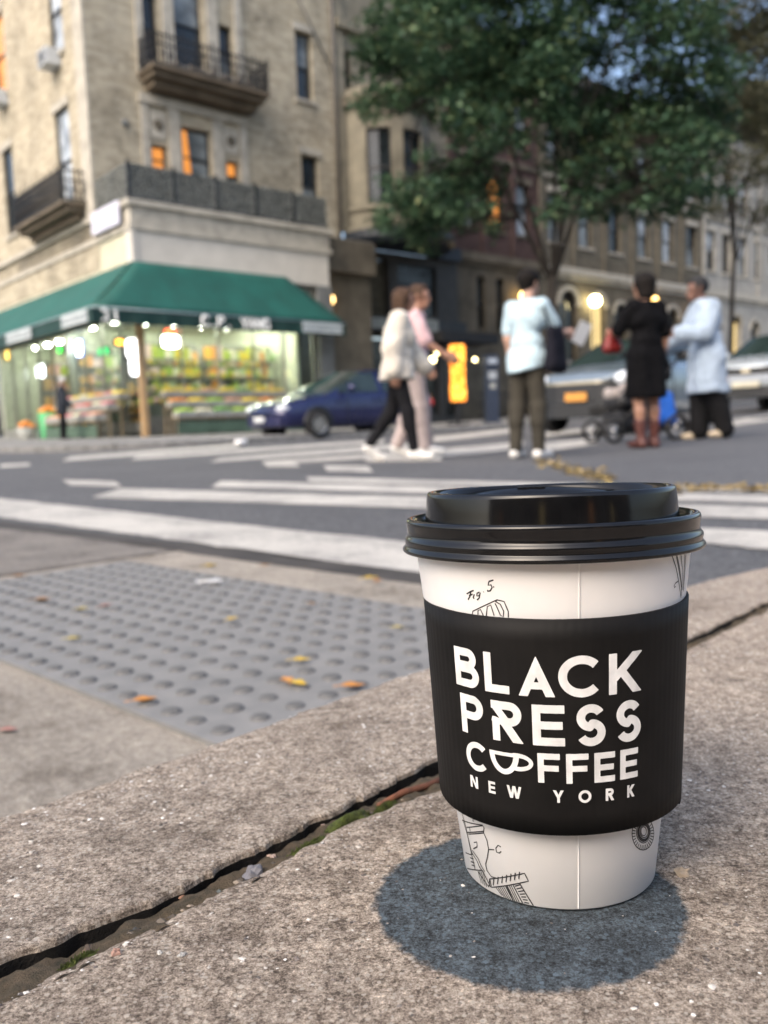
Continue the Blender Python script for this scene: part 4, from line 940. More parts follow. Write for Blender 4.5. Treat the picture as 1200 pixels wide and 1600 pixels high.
# shelves of packets inside
PACK = island_mat('packets', [(0, (.65, .10, .06)), (.14, (.8, .58, .06)), (.28, (.16, .45, .10)), (.42, (.75, .72, .55)), (.54, (.8, .34, .08)), (.66, (.8, .62, .1)), (.78, (.3, .5, .1)), (.88, (.75, .45, .5)), (1, (.85, .82, .7))], .4)
def gondola(x0, x1, y, label):
    o = empty('store_shelf', loc(0, 0, .1), TH, label, 'shelf'); r = random.Random(int(x0*10+y*100))
    b = MB(); b.box((x0, y+.3, 0), (x1, y+.33, 2.6)); b.build('back_panel', STEEL, o)
    for z in (.15, .65, 1.15, 1.65, 2.15):
        b = MB(); b.box((x0, y, z-.03), (x1, y+.299, z)); b.build('shelf', STEEL, o); p = MB(); x = x0+.03
        while x < x1-.2:
            w = r.uniform(.08, .22); h = r.uniform(.18, .42); p.box((x, y+.02, z+.001), (x+w, y+.22, z+h)); x += w+.01
        tag(p.build('packets', PACK, o), kind='stuff')
FRESH = island_mat('fresh_goods', [(0, (.62, .42, .05)), (.2, (.7, .55, .1)), (.35, (.2, .38, .06)), (.5, (.6, .45, .3)), (.62, (.62, .25, .06)), (.74, (.62, .3, .3)), (.86, (.66, .62, .5)), (1, (.1, .25, .06))], .5)
def window_rack(pl, a0, a1, d, label):
    o = empty('window_rack', loc(0, 0, .1), TH, label, 'rack'); r = random.Random(int(a0*10+a1*3))
    b = MB(); pbox(b, pl, 0, a0, a1, 0, .9, d+.5, d+.54); b.build('back_panel', STEEL, o)
    for k, z in enumerate((.85, 1.2, 1.55, 1.9)):
        b = MB(); pbox(b, pl, 0, a0, a1, z-.03, z, d+.14*k, d+.14*k+.2); b.build('shelf', STEEL, o); p = MB()
        a = a0+.08
        while a < a1-.1:
            rr = r.uniform(.05, .1); q = PT(pl, 0, a, z+rr*.8, d+.14*k+.1); p.blob(q, (rr, rr, rr*r.uniform(.7, 1.3)), 6, 5, int(a*99), .25); a += rr*1.75
        tag(p.build('goods', FRESH, o), kind='stuff')
    for a in (a0+.02, a1-.02): b = MB(); pbox(b, pl, 0, a-.02, a+.02, 0, 2.0, d+.56, d+.6); b.build('upright', STEEL, o)
window_rack('R', .45, 2.35, .45, 'sloping rack of fruit inside the window by the corner column'); window_rack('R', 2.5, 4.4, .45, 'sloping rack of fruit inside the window by the shop door'); window_rack('L', .9, 4.2, .45, 'sloping rack of flowers and fruit inside the side window'); window_rack('L', 4.5, 7.6, .45, 'sloping rack of fruit further along the side window')
gondola(.7, 2.9, 2.4, 'middle store shelf of packets inside the lit shop'); gondola(3.1, 5.2, 2.2, 'store shelf of packets inside beside the shop door'); gondola(.45, 2.7, 1.55, 'tall store shelf of packets close behind the corner window'); gondola(2.8, 5.2, 1.5, 'tall store shelf of packets close behind the middle window'); gondola(.4, 5.2, 4.75, 'long store shelf of packets along the back wall of the shop')
gondola(.7, 2.3, 6.2, 'store shelf of packets round the side of the shop'); gondola(.7, 2.3, 8.6, 'far store shelf of packets near the shop side end')
# light boxes and neon in the windows
def lightbox(px, py, pl, c, w, h, colr, es, label, shape='box', border=None):
    a, z = (onR if pl == 'R' else onL)(px, py, c); q = loc(*(PT(pl, c, a, 0, 0)[:2]), z)
    o = empty('light_box', tuple(q), TH if pl == 'R' else TH+PI/2, label, 'sign')
    s = -1 if pl == 'R' else 1
    b = MB(); b.box((-w/2-.03, -.04, -h/2-.03), (w/2+.03, .04, h/2+.03)); b.build('case', border or IRON, o)
    g = MB(); n = 18
    g.prism([(w/2*math.copysign(abs(math.cos(t))**.45, math.cos(t)), -.042*1, h/2*math.copysign(abs(math.sin(t))**.45, math.sin(t))) for t in np.linspace(0, 2*PI, n, endpoint=False)], (0, -.03, 0)); 
    if pl == 'L': g.v = [(x, -y, z) for x, y, z in g.v]
    g.build('lit_face', M('neon_%d_%d' % (px, py), tuple(min(.9, c_) for c_ in colr), .4, emit=colr, estr=es), o)
    k = MB(); k.tube([(-w*.3, 0, h/2), (-w*.3, 0, 3.4-z if 3.4-z > h else h)], .008, 4); k.tube([(w*.3, 0, h/2), (w*.3, 0, 3.4-z if 3.4-z > h else h)], .008, 4); k.build('hanging_wire', IRON, o)
BLUE = M('neon_blue_case', (.02, .08, .5), .4, emit=(.02, .12, .9), estr=1.2)
lightbox(126, 544, 'L', .5, .34, .44, (.95, .97, 1), 9, 'white lit sign with a blue rim in the shop window', border=BLUE)
lightbox(96, 547, 'L', .5, .26, .17, (.06, .9, .1), 1.6, 'small green lit sign beside the blue rimmed one')
lightbox(164, 549, 'L', .5, .6, .19, (.06, .85, .25), 1.3, 'long green lit sign near the shop corner')
lightbox(208, 545, 'R', .5, .42, .5, (1, 1, .97), 2.6, 'bright white lit sign nearest the shop corner column')
lightbox(210, 572, 'R', .5, .3, .5, (1, 1, 1), 2.2, 'second white lit panel hung below the bright one')
lightbox(265, 534, 'R', .5, .48, .32, (1, .93, .7), 9, 'warm lit sign behind the shop glass by the corner column')
lightbox(264, 518, 'R', .5, .3, .1, (1, .12, .04), 3, 'short red lit strip above the warm sign')
lightbox(66, 580, 'L', .5, .62, .42, (1, 1, .96), 7, 'wide white lit sign low in the side window')
lightbox(14, 555, 'L', .5, .2, .3, (1, .55, .1), 4, 'small amber lit sign at the end of the side window')
lightbox(188, 535, 'R', .6, .28, .12, (1, .45, .04), 3, 'little orange lit strip over the white signs')
def glow_mat():
    m, nt, b, oc, tc = newmat('sign_orange_glow'); n1 = noise(nt, oc, 7, 4, .7)
    c = ramp(nt, n1, [(.3, (.75, .12, .008)), (.5, (1., .30, .02)), (.68, (1., .62, .12))]); nt.links.new(c, b.inputs['Emission Color']); nt.links.new(c, b.inputs['Base Color']); nt.links.new(math_(nt, 'MULTIPLY_ADD', n1, 2.2, -.35), b.inputs['Emission Strength']); return m
# restaurant lamps and the standing sign at the kerb
def px_on_b(px, b): a, _ = onR(px, 640, b); p = loc(a, b); return a, np.array([p[0], p[1], gz(p[0], p[1])+SWK])
a_, p_ = px_on_b(715, -5.3)
D_ = p_[1]; h_ = 88*D_/FPX; z0 = at_depth(715, 628, D_)[2]-p_[2]
o = empty('lit_sign_stand', tuple(p_), TH*0.2, 'glowing orange light box standing on the pavement by the restaurant', 'sign')
b = MB(); b.box((-.26, -.2, 0), (.26, .2, .05)); b.box((-.04, -.04, .05), (.04, .04, max(.1, z0))); b.build('base', IRON, o)
b = MB(); b.box((-.225, -.1, max(.1, z0)), (.225, .1, max(.1, z0)+h_)); b.build('case', IRON, o)
g = MB(); W_ = .2
g.prism([(x*W_, -.101, max(.1, z0)+h_*(.5+.49*y)) for x, y in ((-1, -.95), (-.9, -1), (.9, -1), (1, -.95), (1, -.5), (.9, -.45), (.9, .4), (1, .45), (1, .95), (.85, 1), (-.85, 1), (-1, .95), (-1, .3), (-.9, .25), (-.9, -.3), (-1, -.35))][::-1], (0, -.025, 0)); g.build('lit_face', glow_mat(), o)
for (x, y, r) in ((676, 562, .085), (683, 551, .06), (662, 556, .06), (700, 553, .06), (742, 562, .05)):
    P = at_depth(x, y, D_+2.2); l = empty('hanging_bulb', tuple(P), 0, {676: 'largest warm bulb hanging under the restaurant canopy', 683: 'warm bulb touching the largest one under the restaurant canopy', 662: 'warm bulb furthest from the glowing orange sign under the canopy', 700: 'warm bulb nearest the glowing orange sign under the canopy', 742: 'small warm bulb between the orange sign and the parking pillar'}[x], 'bulb', 'bulbs under the restaurant canopy')
    k = MB(); k.blob((0, 0, 0), r, 10, 8); k.build('bulb', M('bulb_glow', (.9, .8, .5), .4, emit=(1, .82, .38), estr=6), l); k = MB(); k.tube([(0, 0, r*.9), (0, 0, r*1.7)], .02, 6); k.tube([(0, 0, r*1.7), (0, 0, 3.2-P[2] if 3.2 > P[2] else .6)], .006, 4); k.build('cable', IRON, l)
# parking meter pillar
a_, p_ = px_on_b(768, -5.5); D_ = p_[1]; mh = 1.75
o = empty('parking_meter', tuple(p_), TH*.3, 'dark blue parking pay pillar with a pale screen near the street tree', 'meter')
NB = M('meter_navy', (.025, .035, .06), .45, var=.2)
b = MB(); b.box((-.2, -.17, 0), (.2, .17, .08)); b.box((-.16, -.13, .08), (.16, .13, mh-.32)); b.build('body', NB, o)
b = MB(); b.prism([(-.19, -.17, mh-.32), (.19, -.17, mh-.32), (.19, -.17, mh-.1), (.12, -.17, mh), (-.12, -.17, mh), (-.19, -.17, mh-.1)], (0, .32, 0)); b.build('head', NB, o)
b = MB(); b.box((-.11, -.145, mh-.62), (.11, -.132, mh-.42)); b.build('screen', M('meter_screen', (.32, .35, .38), .2), o); b = MB(); b.box((-.12, -.18, mh-.22), (.12, -.172, mh-.1)); b.build('sign_plate', M('meter_plate', (.35, .4, .46), .4), o)
b = MB(); b.box((-.08, -.14, mh-.86), (.08, -.131, mh-.72)); b.build('keypad', STEEL, o)
# wooden planter box with dry shrub, behind the hatchback
P = ground(905, 668); a_, p_ = px_on_b(893, -5.0)
o = empty('planter_box', tuple(p_), TH, 'amber wooden planter box on the pavement behind the silver hatchback', 'planter')
WOODM = M('amber_wood', (.36, .19, .05), .7, var=.3, scale=5)
for k in range(5): b = MB(); b.box((-1.2, -.35, .05+k*.2), (1.2, -.32, .235+k*.2)); b.build('plank', WOODM, o)
b = MB(); b.box((-1.2, -.318, 0), (1.2, .35, 1.0)); b.build('trough', M('trough_brown', (.1, .06, .03), .9), o)
sh = MB()
for k in range(60): sh.blob((random.uniform(-1.1, 1.1), random.uniform(-.2, .25), 1.0+random.random()*.5), random.uniform(.06, .14), 5, 4, k, .4)
tag(sh.build('foliage', M('dry_shrub', (.09, .075, .03), .9, var=.4, scale=12), o), kind='stuff')
# iron area railings in front of the brick house
def area_rail(a0, a1, b, label):
    p = loc(a0, b); o = empty('iron_railing', (p[0], p[1], gz(p[0], p[1])+SWK-.03), TH, label, 'railing'); n = int((a1-a0)/.13)
    for zz in (.12, .95): t = MB(); t.box((0, -.015, zz), (a1-a0, .015, zz+.035)); t.build('rail', IRON, o)
    pr = MB(); pr.tube([(0, 0, 0), (0, 0, 1.02)], .011, 5); pr.tube([(0, 0, 1.02), (0, 0, 1.1)], [.022, .002], 5); first = None
    for k in range(n):
        if first is None: first = pr.build('baluster', IRON, o, (.06, 0, .0)); continue
        q = first.copy(); COL.objects.link(q); q.parent = o; q.location = (.06+k*.13, 0, 0)
area_rail(13.5, 16.4, .9, 'black iron railing in front of the red brick house'); area_rail(25.4, 27.6, .9, 'black iron railing in front of the tan brick house')

# ================================================================== CARS
TYRE = M('tyre', (.018, .018, .019), .85, var=.2); RIMM = M('alloy', (.45, .43, .4), .3, metal=.9, var=.1); CGL = M('car_glass', (.025, .04, .038), .04, var=.4, spec=.7, scale=1.5)
DKPL = M('dark_plastic', (.018, .019, .021), .5, var=.2); CHR = M('chrome', (.7, .7, .7), .12, metal=1.)
HLM = M('headlamp', (.68, .72, .76), .1, var=.15, spec=.8, scale=8)
def lerp_tab(tab, x): return np.interp(x, [t[0] for t in tab], [t[1] for t in tab])
def car(name, label, p, heading, L, Wd, paint, hood, belt, roof, wheel_r, wb, ws, spec):
    """x runs from the nose (0) to the tail (L). hood/belt/roof: tables of heights along x"""
    o = empty(name, tuple(p), heading, label, spec.get('cat', 'car')); hw = Wd/2
    cab0, cab1 = roof[0][0], roof[-1][0]; NS = 56; xs_ = np.concatenate([[0, .02, .06], np.linspace(.12, L-.12, NS), [L-.06, L-.02, L]])
    plan = [(0, .40), (.03, .6), (.08, .74), (.2, .87), (.55, .97), (1.1, 1.), (L-1.0, 1.), (L-.35, .95), (L-.08, .85), (L, .76)]
    rings = []
    for x in xs_:
        w = hw*lerp_tab(plan, x); zb = .24+(.12*(1-min(1, x/.3))**2)+(.14*(1-min(1, (L-x)/.4))**2); bl = lerp_tab(belt, x); tp = lerp_tab(roof, x) if cab0 <= x <= cab1 else bl
        tp = max(tp, bl); k = (tp-bl)/.5; k = min(1, k); wr = w*(1-.24*k)
        pts = [(w*.86, zb), (w*.97, zb+.06), (w, zb+.22), (w*1.005, (zb+bl)/2+.05), (w*.985, bl-.12), (w*.955, bl-.03), (w*.92, bl+.0)]
        crown = .035
        pts += [(w*.92+(wr*.93-w*.92)*.5, bl+(tp-bl)*.5), (wr*.93 if k > .05 else w*.82, tp-.055*k+.008*(1-k)), (wr*.84 if k > .05 else w*.68, tp-.015*k+.016*(1-k)), (wr*.5, tp+crown*.7), (0, tp+crown)]
        rings.append(pts)
    n = len(rings[0]); V = []
    for x, r in zip(xs_, rings): V += [(x, y, z) for y, z in r]+[(x, -y, z) for y, z in r[:-1][::-1]]
    m = 2*n-1; body = []; wnd = []; sidew = {1: [], -1: []}; rearw = []
    ws0, ws1 = cab0, spec['ws1']; rw0 = spec['rw0']; rw1 = cab1
    pil = spec['pillars']
    for i in range(len(xs_)-1):
        xm = (xs_[i]+xs_[i+1])/2
        for j in range(m-1):
            a, b_ = i*m+j, i*m+j+1; q = (a, a+m, b_+m, b_); jj = j if j < n-1 else 2*n-3-j
            side = 1 if j < n-1 else -1; hgt = lerp_tab(roof, xm)-lerp_tab(belt, xm) if cab0 < xm < cab1 else 0
            if jj >= 8 and ws0+.05 < xm < ws1-.03: wnd.append(q)
            elif jj >= 8 and rw0+.03 < xm < rw1-.05: rearw.append(q)
            elif jj in (6, 7) and hgt > .12 and ws0+.25 < xm < rw1-.18 and all(abs(xm-pp) > .055 for pp in pil): sidew[side].append(q)
            else: body.append(q)
    cap0 = tuple(range(m)); cap1 = tuple(range((len(xs_)-1)*m+m-1, (len(xs_)-1)*m-1, -1)); body += [cap0, cap1, ]
    body += [(i*m, i*m+m-1, (i+1)*m+m-1, (i+1)*m) for i in range(len(xs_)-1)]
    def sub(nm, fl, mt):
        if not fl: return
        idx = sorted({i for q in fl for i in q}); mp = {k: i for i, k in enumerate(idx)}; return mesh_obj(nm, [V[k] for k in idx], [tuple(mp[i] for i in q) for q in fl], mt, o, True)
    sub('body', body, paint); sub('windscreen', wnd, CGL); sub('rear_window', rearw, CGL)
    for s in (1, -1): sub('side_window', sidew[s], CGL)
    for wx in ws:
        for s in (1, -1):
            y = s*(hw-.06); b = MB(); r = wheel_r
            b.lathe([(r*.62, -.1), (r*.93, -.1), (r, -.05), (r, .05), (r*.93, .1), (r*.62, .1)], 26, (wx, y, r), axis='y'); t = b.build('tyre', TYRE); 
            wh = empty('wheel'); wh.parent = o; t.parent = wh
            b = MB(); yo = s*.085
            b.lathe([(.001, .0), (r*.14, .0), (r*.14, -.01*s), (r*.2, -.02*s)], 16, (wx, y+yo, r), axis='y')
            b.lathe([(r*.54, -.02*s), (r*.66, .012*s), (r*.68, .012*s), (r*.68, -.05*s)], 26, (wx, y+yo, r), axis='y')
            for k in range(spec.get('spokes', 7)):
                a = 2*PI*k/spec.get('spokes', 7); c, sn = math.cos(a), math.sin(a); px_, pz_ = -sn, c
                q = [(wx+c*rr+px_*w_, y+yo-.008*s, r+sn*rr+pz_*w_) for rr, w_ in ((r*.1, -.03), (r*.6, -.05), (r*.6, .05), (r*.1, .03))]; b.prism(q, (0, -.02*s, 0))
            b.build('rim', RIMM, wh)
            b = MB(); b.lathe([(.001, 0), (r*.62, 0)], 20, (wx, y+yo-.05*s, r), axis='y'); b.build('brake_disc', DKPL, wh)
            b = MB(); b.lathe([(r*1.02, .006*s), (r*1.16, .012*s), (r*1.2, .004*s), (r*1.2, -.05*s)], 24, (wx, s*(hw*1.006+.004), r+.02), 0, PI, axis='y'); b.build('wheel_arch', spec.get('archm', DKPL), o)
            b = MB(); b.lathe([(.001, 0), (r*1.06, 0)], 24, (wx, s*(hw*1.006), r+.02), axis='y'); b.v = [(x, yv, max(z, .22)) for x, yv, z in b.v]; b.build('wheel_well', M('well_black', (.006, .006, .006), .9), o)
    for s in (1, -1):
        b = MB(); b.blob((ws0+.45, s*(hw+.11), lerp_tab(belt, ws0+.4)+.10), (.07, .12, .085), 10, 8); b.build('wing_mirror', spec.get('mirm', paint), o)
        b = MB(); hx, hy, hz, sx, sy, sz = spec['lamp']; b.blob((hx, s*hy, hz), (sx, sy, sz), 14, 10); b.build('headlight', HLM, o)
        b = MB(); b.blob((L-.05, s*hw*.72, lerp_tab(belt, L-.1)-.2), (.07, .16, .1), 10, 8); b.build('tail_light', M('tail_red', (.4, .02, .015), .2), o)
        for dx in spec['doors']:
            b = MB(); b.box((dx, s*(hw*1.004), .35), (dx+.012, s*(hw*1.012), lerp_tab(belt, dx)-.06)); b.build('door_gap', DKPL, o)
            b = MB(); b.box((dx-.28, s*(hw*1.0), lerp_tab(belt, dx)-.19), (dx-.1, s*(hw*1.025), lerp_tab(belt, dx)-.15)); b.build('door_handle', paint, o)
    for (nm, y0, y1, z0, z1, x0, x1, mt) in spec['front']:
        b = MB(); n_ = 12; pts = []
        vs = [];
        for i in range(n_+1):
            y = y0+(y1-y0)*i/n_; cx_ = float(np.interp(abs(y)/hw, [.40, .6, .74, .87, .97], [0, .03, .08, .2, .55]))+x0-.02
            vs += [(cx_-x1, y, z0), (cx_-x1, y, z1), (cx_+.12, y, z1), (cx_+.12, y, z0)]
        fs = []
        for i in range(n_): a = 4*i; fs += [(a, a+1, a+5, a+4), (a+1, a+2, a+6, a+5), (a+3, a, a+4, a+7)]
        fs += [(0, 3, 2, 1), (4*n_, 4*n_+1, 4*n_+2, 4*n_+3)]
        b.add(vs, fs); b.build(nm, mt, o)
    return o
def head(v): return math.atan2(v[1], v[0])
HE = TH      # nose points back along the street towards us: x axis (nose to tail) runs along +E1
def car_paint(nm, c, rough=.28): return M(nm, c, rough, metal=.35, var=.06, scale=2, coat=.8)
# blue sedan in front of the shop
P = ground(505, 687); nose = np.array([P[0], P[1]])-E1[:2]*.95; lat = E2[:2]*.85; nose = nose+lat
pz = gz(*(nose+E1[:2]*2)); BLUEP = car_paint('paint_blue', (.012, .016, .075))
sed = dict(ws1=2.25, rw0=3.15, pillars=(2.62, ), lamp=(.22, .56, .645, .19, .17, .075), doors=(1.62, 2.62, 3.45), front=[('bumper', -.62, .62, .3, .5, .04, .03, BLUEP), ('grille', -.3, .3, .52, .62, .05, .025, DKPL), ('number_plate', -.17, .17, .38, .49, .0, .035, M('plate_white', (.6, .62, .62), .4))])
s_len = 4.3
car('blue_car', 'dark blue compact car parked in front of the shop', (nose[0], nose[1], pz), HE, s_len, 1.70, BLUEP, None, [(0, .62), (.15, .72), (.6, .84), (1.25, .93), (2, .96), (3.3, .98), (4.0, .98), (4.3, .9)], [(1.2, .93), (1.55, 1.13), (2.2, 1.42), (2.7, 1.46), (3.2, 1.44), (3.75, 1.16), (4.05, .99)], .30, 2.6, (.86, 3.46), sed)
# silver-blue hatchback facing us
SILV = car_paint('paint_silver_blue', (.19, .235, .275), .24)
P = ground(903, 683); HH = math.radians(48); dv = np.array([math.cos(HH), math.sin(HH)]); nose = np.array([P[0], P[1]])
car('hatchback', 'silver blue hatchback with an orange number plate facing the crossing', (nose[0], nose[1], gz(*(nose+dv*2))), HH, 3.85, 1.73, SILV, None, [(0, .72), (.12, .84), (.5, .93), (1.05, .99), (2, 1.02), (3.3, 1.03), (3.6, 1.03), (3.85, .95)], [(1.0, .985), (1.35, 1.2), (1.75, 1.42), (2.4, 1.47), (3.1, 1.44), (3.55, 1.2), (3.8, 1.0)], .31, 2.5, (.72, 3.2),
    dict(ws1=1.8, rw0=3.2, pillars=(2.35,), lamp=(.20, .64, .75, .19, .14, .12), doors=(1.35, 2.5), mirm=DKPL,
         front=[('grille', -.66, .66, .45, .70, .03, .035, DKPL), ('bumper', -.74, .74, .22, .44, .05, .05, DKPL), ('lower_intake', -.5, -.22, .26, .36, .02, .06, M('well_black', (.006, .006, .006), .9)), ('number_plate', -.17, .17, .46, .58, -.01, .03, M('plate_orange', (.62, .28, .05), .45)), ('grille_trim', -.58, .58, .703, .745, .025, .035, CHR)]))
# white sport utility car further up
P = ground(1166, 646); HH = math.radians(47); dv = np.array([math.cos(HH), math.sin(HH)]); nose = np.array([P[0], P[1]])
WHP = car_paint('paint_white_grey', (.42, .46, .48), .26)
car('sport_utility_car', 'white sport utility car parked up the street beyond the hatchback', (nose[0], nose[1], gz(*(nose+dv*2))), HH, 4.6, 1.86, WHP, None, [(0, .86), (.12, .97), (.5, 1.06), (1.15, 1.12), (2, 1.14), (3.6, 1.16), (4.3, 1.16), (4.6, 1.05)], [(1.1, 1.11), (1.5, 1.35), (1.95, 1.63), (2.6, 1.71), (3.7, 1.67), (4.3, 1.4), (4.55, 1.1)], .36, 2.75, (.88, 3.66),
    dict(ws1=2.0, rw0=3.95, pillars=(2.7, 3.6), lamp=(.14, .70, .84, .17, .17, .08), doors=(1.55, 2.75, 3.7), front=[('grille', -.62, .62, .72, .86, .03, .03, DKPL), ('badge', -.09, .09, .75, .83, -.01, .03, CHR), ('bumper', -.75, .75, .56, .71, .04, .035, M('bumper_steel', (.3, .33, .37), .35)), ('lower_bumper', -.75, .75, .26, .48, .05, .04, DKPL), ('number_plate', -.27, .27, .46, .57, -.02, .03, M('plate_cream', (.5, .47, .36), .5))]))
# ================================================================== PEOPLE
def surface_nets(D, org, h):
    """vertices and quads of the zero level of D (negative inside)"""
    S = D < 0; nx, ny, nz_ = D.shape
    acc = np.zeros((nx-1, ny-1, nz_-1, 3), np.float32); cnt = np.zeros((nx-1, ny-1, nz_-1), np.float32)
    for ax in range(3):
        sl0 = [slice(None)]*3; sl1 = [slice(None)]*3; sl0[ax] = slice(0, -1); sl1[ax] = slice(1, None)
        a, b = D[tuple(sl0)], D[tuple(sl1)]; cr = (a < 0) != (b < 0); t = np.where(cr, a/(a-b+1e-12), 0)
        o1, o2 = [i for i in range(3) if i != ax]
        for d1 in (0, 1):
            for d2 in (0, 1):
                # this edge borders the cell shifted by -d1,-d2
                s = [slice(None)]*3; s[o1] = slice(d1, d1+acc.shape[o1]); s[o2] = slice(d2, d2+acc.shape[o2])
                c = cr[tuple(s)]; tt = t[tuple(s)]; cnt += c; acc[..., ax] += np.where(c, tt, 0); acc[..., o1] += c*d1; acc[..., o2] += c*d2
    act = cnt > 0; idx = -np.ones(act.shape, np.int64); idx[act] = np.arange(act.sum()); ijk = np.argwhere(act)
    V = (ijk+acc[act]/cnt[act][:, None])*h+org; Fq = []
    for ax in range(3):
        o1, o2 = [i for i in range(3) if i != ax]
        sl0 = [slice(1, -1)]*3; sl1 = [slice(1, -1)]*3; sl0[ax] = slice(0, -1); sl1[ax] = slice(1, None)
        a, b = S[tuple(sl0)], S[tuple(sl1)]
        def cell(d1, d2):
            s = [None]*3; s[ax] = slice(None); s[o1] = slice(1-d1, act.shape[o1]-d1 if d1 else None); s[o2] = slice(1-d2, act.shape[o2]-d2 if d2 else None)
            return idx[tuple(s)]
        c00, c10, c11, c01 = cell(0, 0), cell(1, 0), cell(1, 1), cell(0, 1)
        q = np.stack([c00, c10, c11, c01], -1); e = a & ~b; g = ~a & b
        if ax == 1: e, g = g, e
        Fq += [q[e], q[g][:, ::-1]]
    return V, np.concatenate(Fq)
def vmesh(caps, h=.012, k=.02, clip=None, pad=.05, wr=0., seed=0):
    """caps: (a, b, ra, rb[, squash]) blended smoothly; clip(P)->distance to intersect with"""
    A = np.array([c[0] for c in caps]); B = np.array([c[1] for c in caps]); R = max(max(c[2], c[3]) for c in caps)
    lo = np.minimum(A, B).min(0)-R-pad; hi = np.maximum(A, B).max(0)+R+pad; n = np.ceil((hi-lo)/h).astype(int)+1
    ax = [lo[i]+h*np.arange(n[i]) for i in range(3)]; D = np.full(n, .2, np.float32)
    for c in caps:
        a, b, ra, rb = np.array(c[0], float), np.array(c[1], float), c[2], c[3]; m = max(ra, rb)+.07
        s = [slice(max(0, int((min(a[i], b[i])-m-lo[i])/h)), min(n[i], int((max(a[i], b[i])+m-lo[i])/h)+2)) for i in range(3)]
        X = ax[0][s[0]][:, None, None]; Y = ax[1][s[1]][None, :, None]; Z = ax[2][s[2]][None, None, :]
        d = b-a; L2 = d@d+1e-12; t = np.clip(((X-a[0])*d[0]+(Y-a[1])*d[1]+(Z-a[2])*d[2])/L2, 0, 1)
        q = np.sqrt((X-a[0]-t*d[0])**2+(Y-a[1]-t*d[1])**2+(Z-a[2]-t*d[2])**2)-(ra+(rb-ra)*t)
        cur = D[tuple(s)]; hh = np.clip(.5+.5*(q-cur)/k, 0, 1); D[tuple(s)] = q*(1-hh)+cur*hh-k*hh*(1-hh)
    if clip is not None:
        G = np.meshgrid(*ax, indexing='ij'); D = np.maximum(D, clip(*G)).astype(np.float32)
    V, Fq = surface_nets(D, lo, h)
    if wr: V = V+(np.stack([fbm(V*9+s_*17, 3, seed+s_) for s_ in range(3)], 1)-.5)*wr
    return V, Fq
def rot(v, ang):
    c, s = math.cos(ang), math.sin(ang); return np.array([v[0]*c-v[1]*s, v[0]*s+v[1]*c, v[2]])
def skeleton(h, fwd, legs, arms, lean=0., headyaw=0., headdrop=0., female=False):
    """fwd: heading angle; legs/arms: dicts per side (-1 left, +1 right) with angles in degrees"""
    s = h/1.75; F_ = np.array([math.cos(fwd), math.sin(fwd), 0]); R_ = np.array([F_[1], -F_[0], 0]); U_ = np.array([0, 0, 1.]); D2 = math.radians
    J = {'F': F_, 'R': R_, 's': s}; pel = np.zeros(3); up = U_*math.cos(D2(lean))+F_*math.sin(D2(lean))
    sw, hw = (.15, .08) if female else (.168, .082)
    J['pel'] = pel; J['waist'] = pel+up*.14*s; J['chest'] = pel+up*.36*s; J['neck0'] = pel+up*.52*s; J['neck'] = pel+up*.58*s+F_*.015*s
    J['head'] = pel+up*.70*s+F_*(.035+headdrop*.05)*s; hy = fwd+D2(headyaw); J['HF'] = np.array([math.cos(hy), math.sin(hy), -headdrop*.5])
    for sd in (-1, 1):
        l = legs[sd]; hip = pel+R_*sd*hw*s-U_*.02*s; th = D2(l[0]); kn = D2(l[1])
        d1 = -U_*math.cos(th)+F_*math.sin(th)+R_*sd*l[2] if len(l) > 2 else -U_*math.cos(th)+F_*math.sin(th); knee = hip+d1*.42*s
        d2 = -U_*math.cos(th-kn)+F_*math.sin(th-kn); ank = knee+d2*.41*s; J['hip', sd], J['knee', sd], J['ank', sd] = hip, knee, ank
        toe = D2(l[3]) if len(l) > 3 else 0; J['toe', sd] = ank+(F_*math.cos(toe)-U_*math.sin(toe))*.17*s-U_*.045*s+R_*sd*.02; J['heel', sd] = ank-F_*.03*s-U_*.04*s
        a = arms[sd]; sh = J['neck0']+R_*sd*sw*s-U_*.03*s; al, be, el, inw = (D2(x) for x in a); d1 = (-U_*math.cos(al)+F_*math.sin(al))*math.cos(be)+R_*sd*math.sin(be); elb = sh+d1*.29*s
        d2 = (-U_*math.cos(al+el)+F_*math.sin(al+el)); d2 = d2*math.cos(inw)-R_*sd*math.sin(inw); wri = elb+d2*.25*s; J['sh', sd], J['elb', sd], J['wri', sd], J['hd', sd] = sh, elb, wri, d2
    low = min(min(J['toe', sd][2], J['heel', sd][2]) for sd in (-1, 1)); dz = -low+.035*s
    for k in list(J):
        if k not in ('F', 'R', 's', 'HF') and not (isinstance(k, tuple) and k[0] == 'hd'): J[k] = J[k]+np.array([0, 0, dz])
    return J
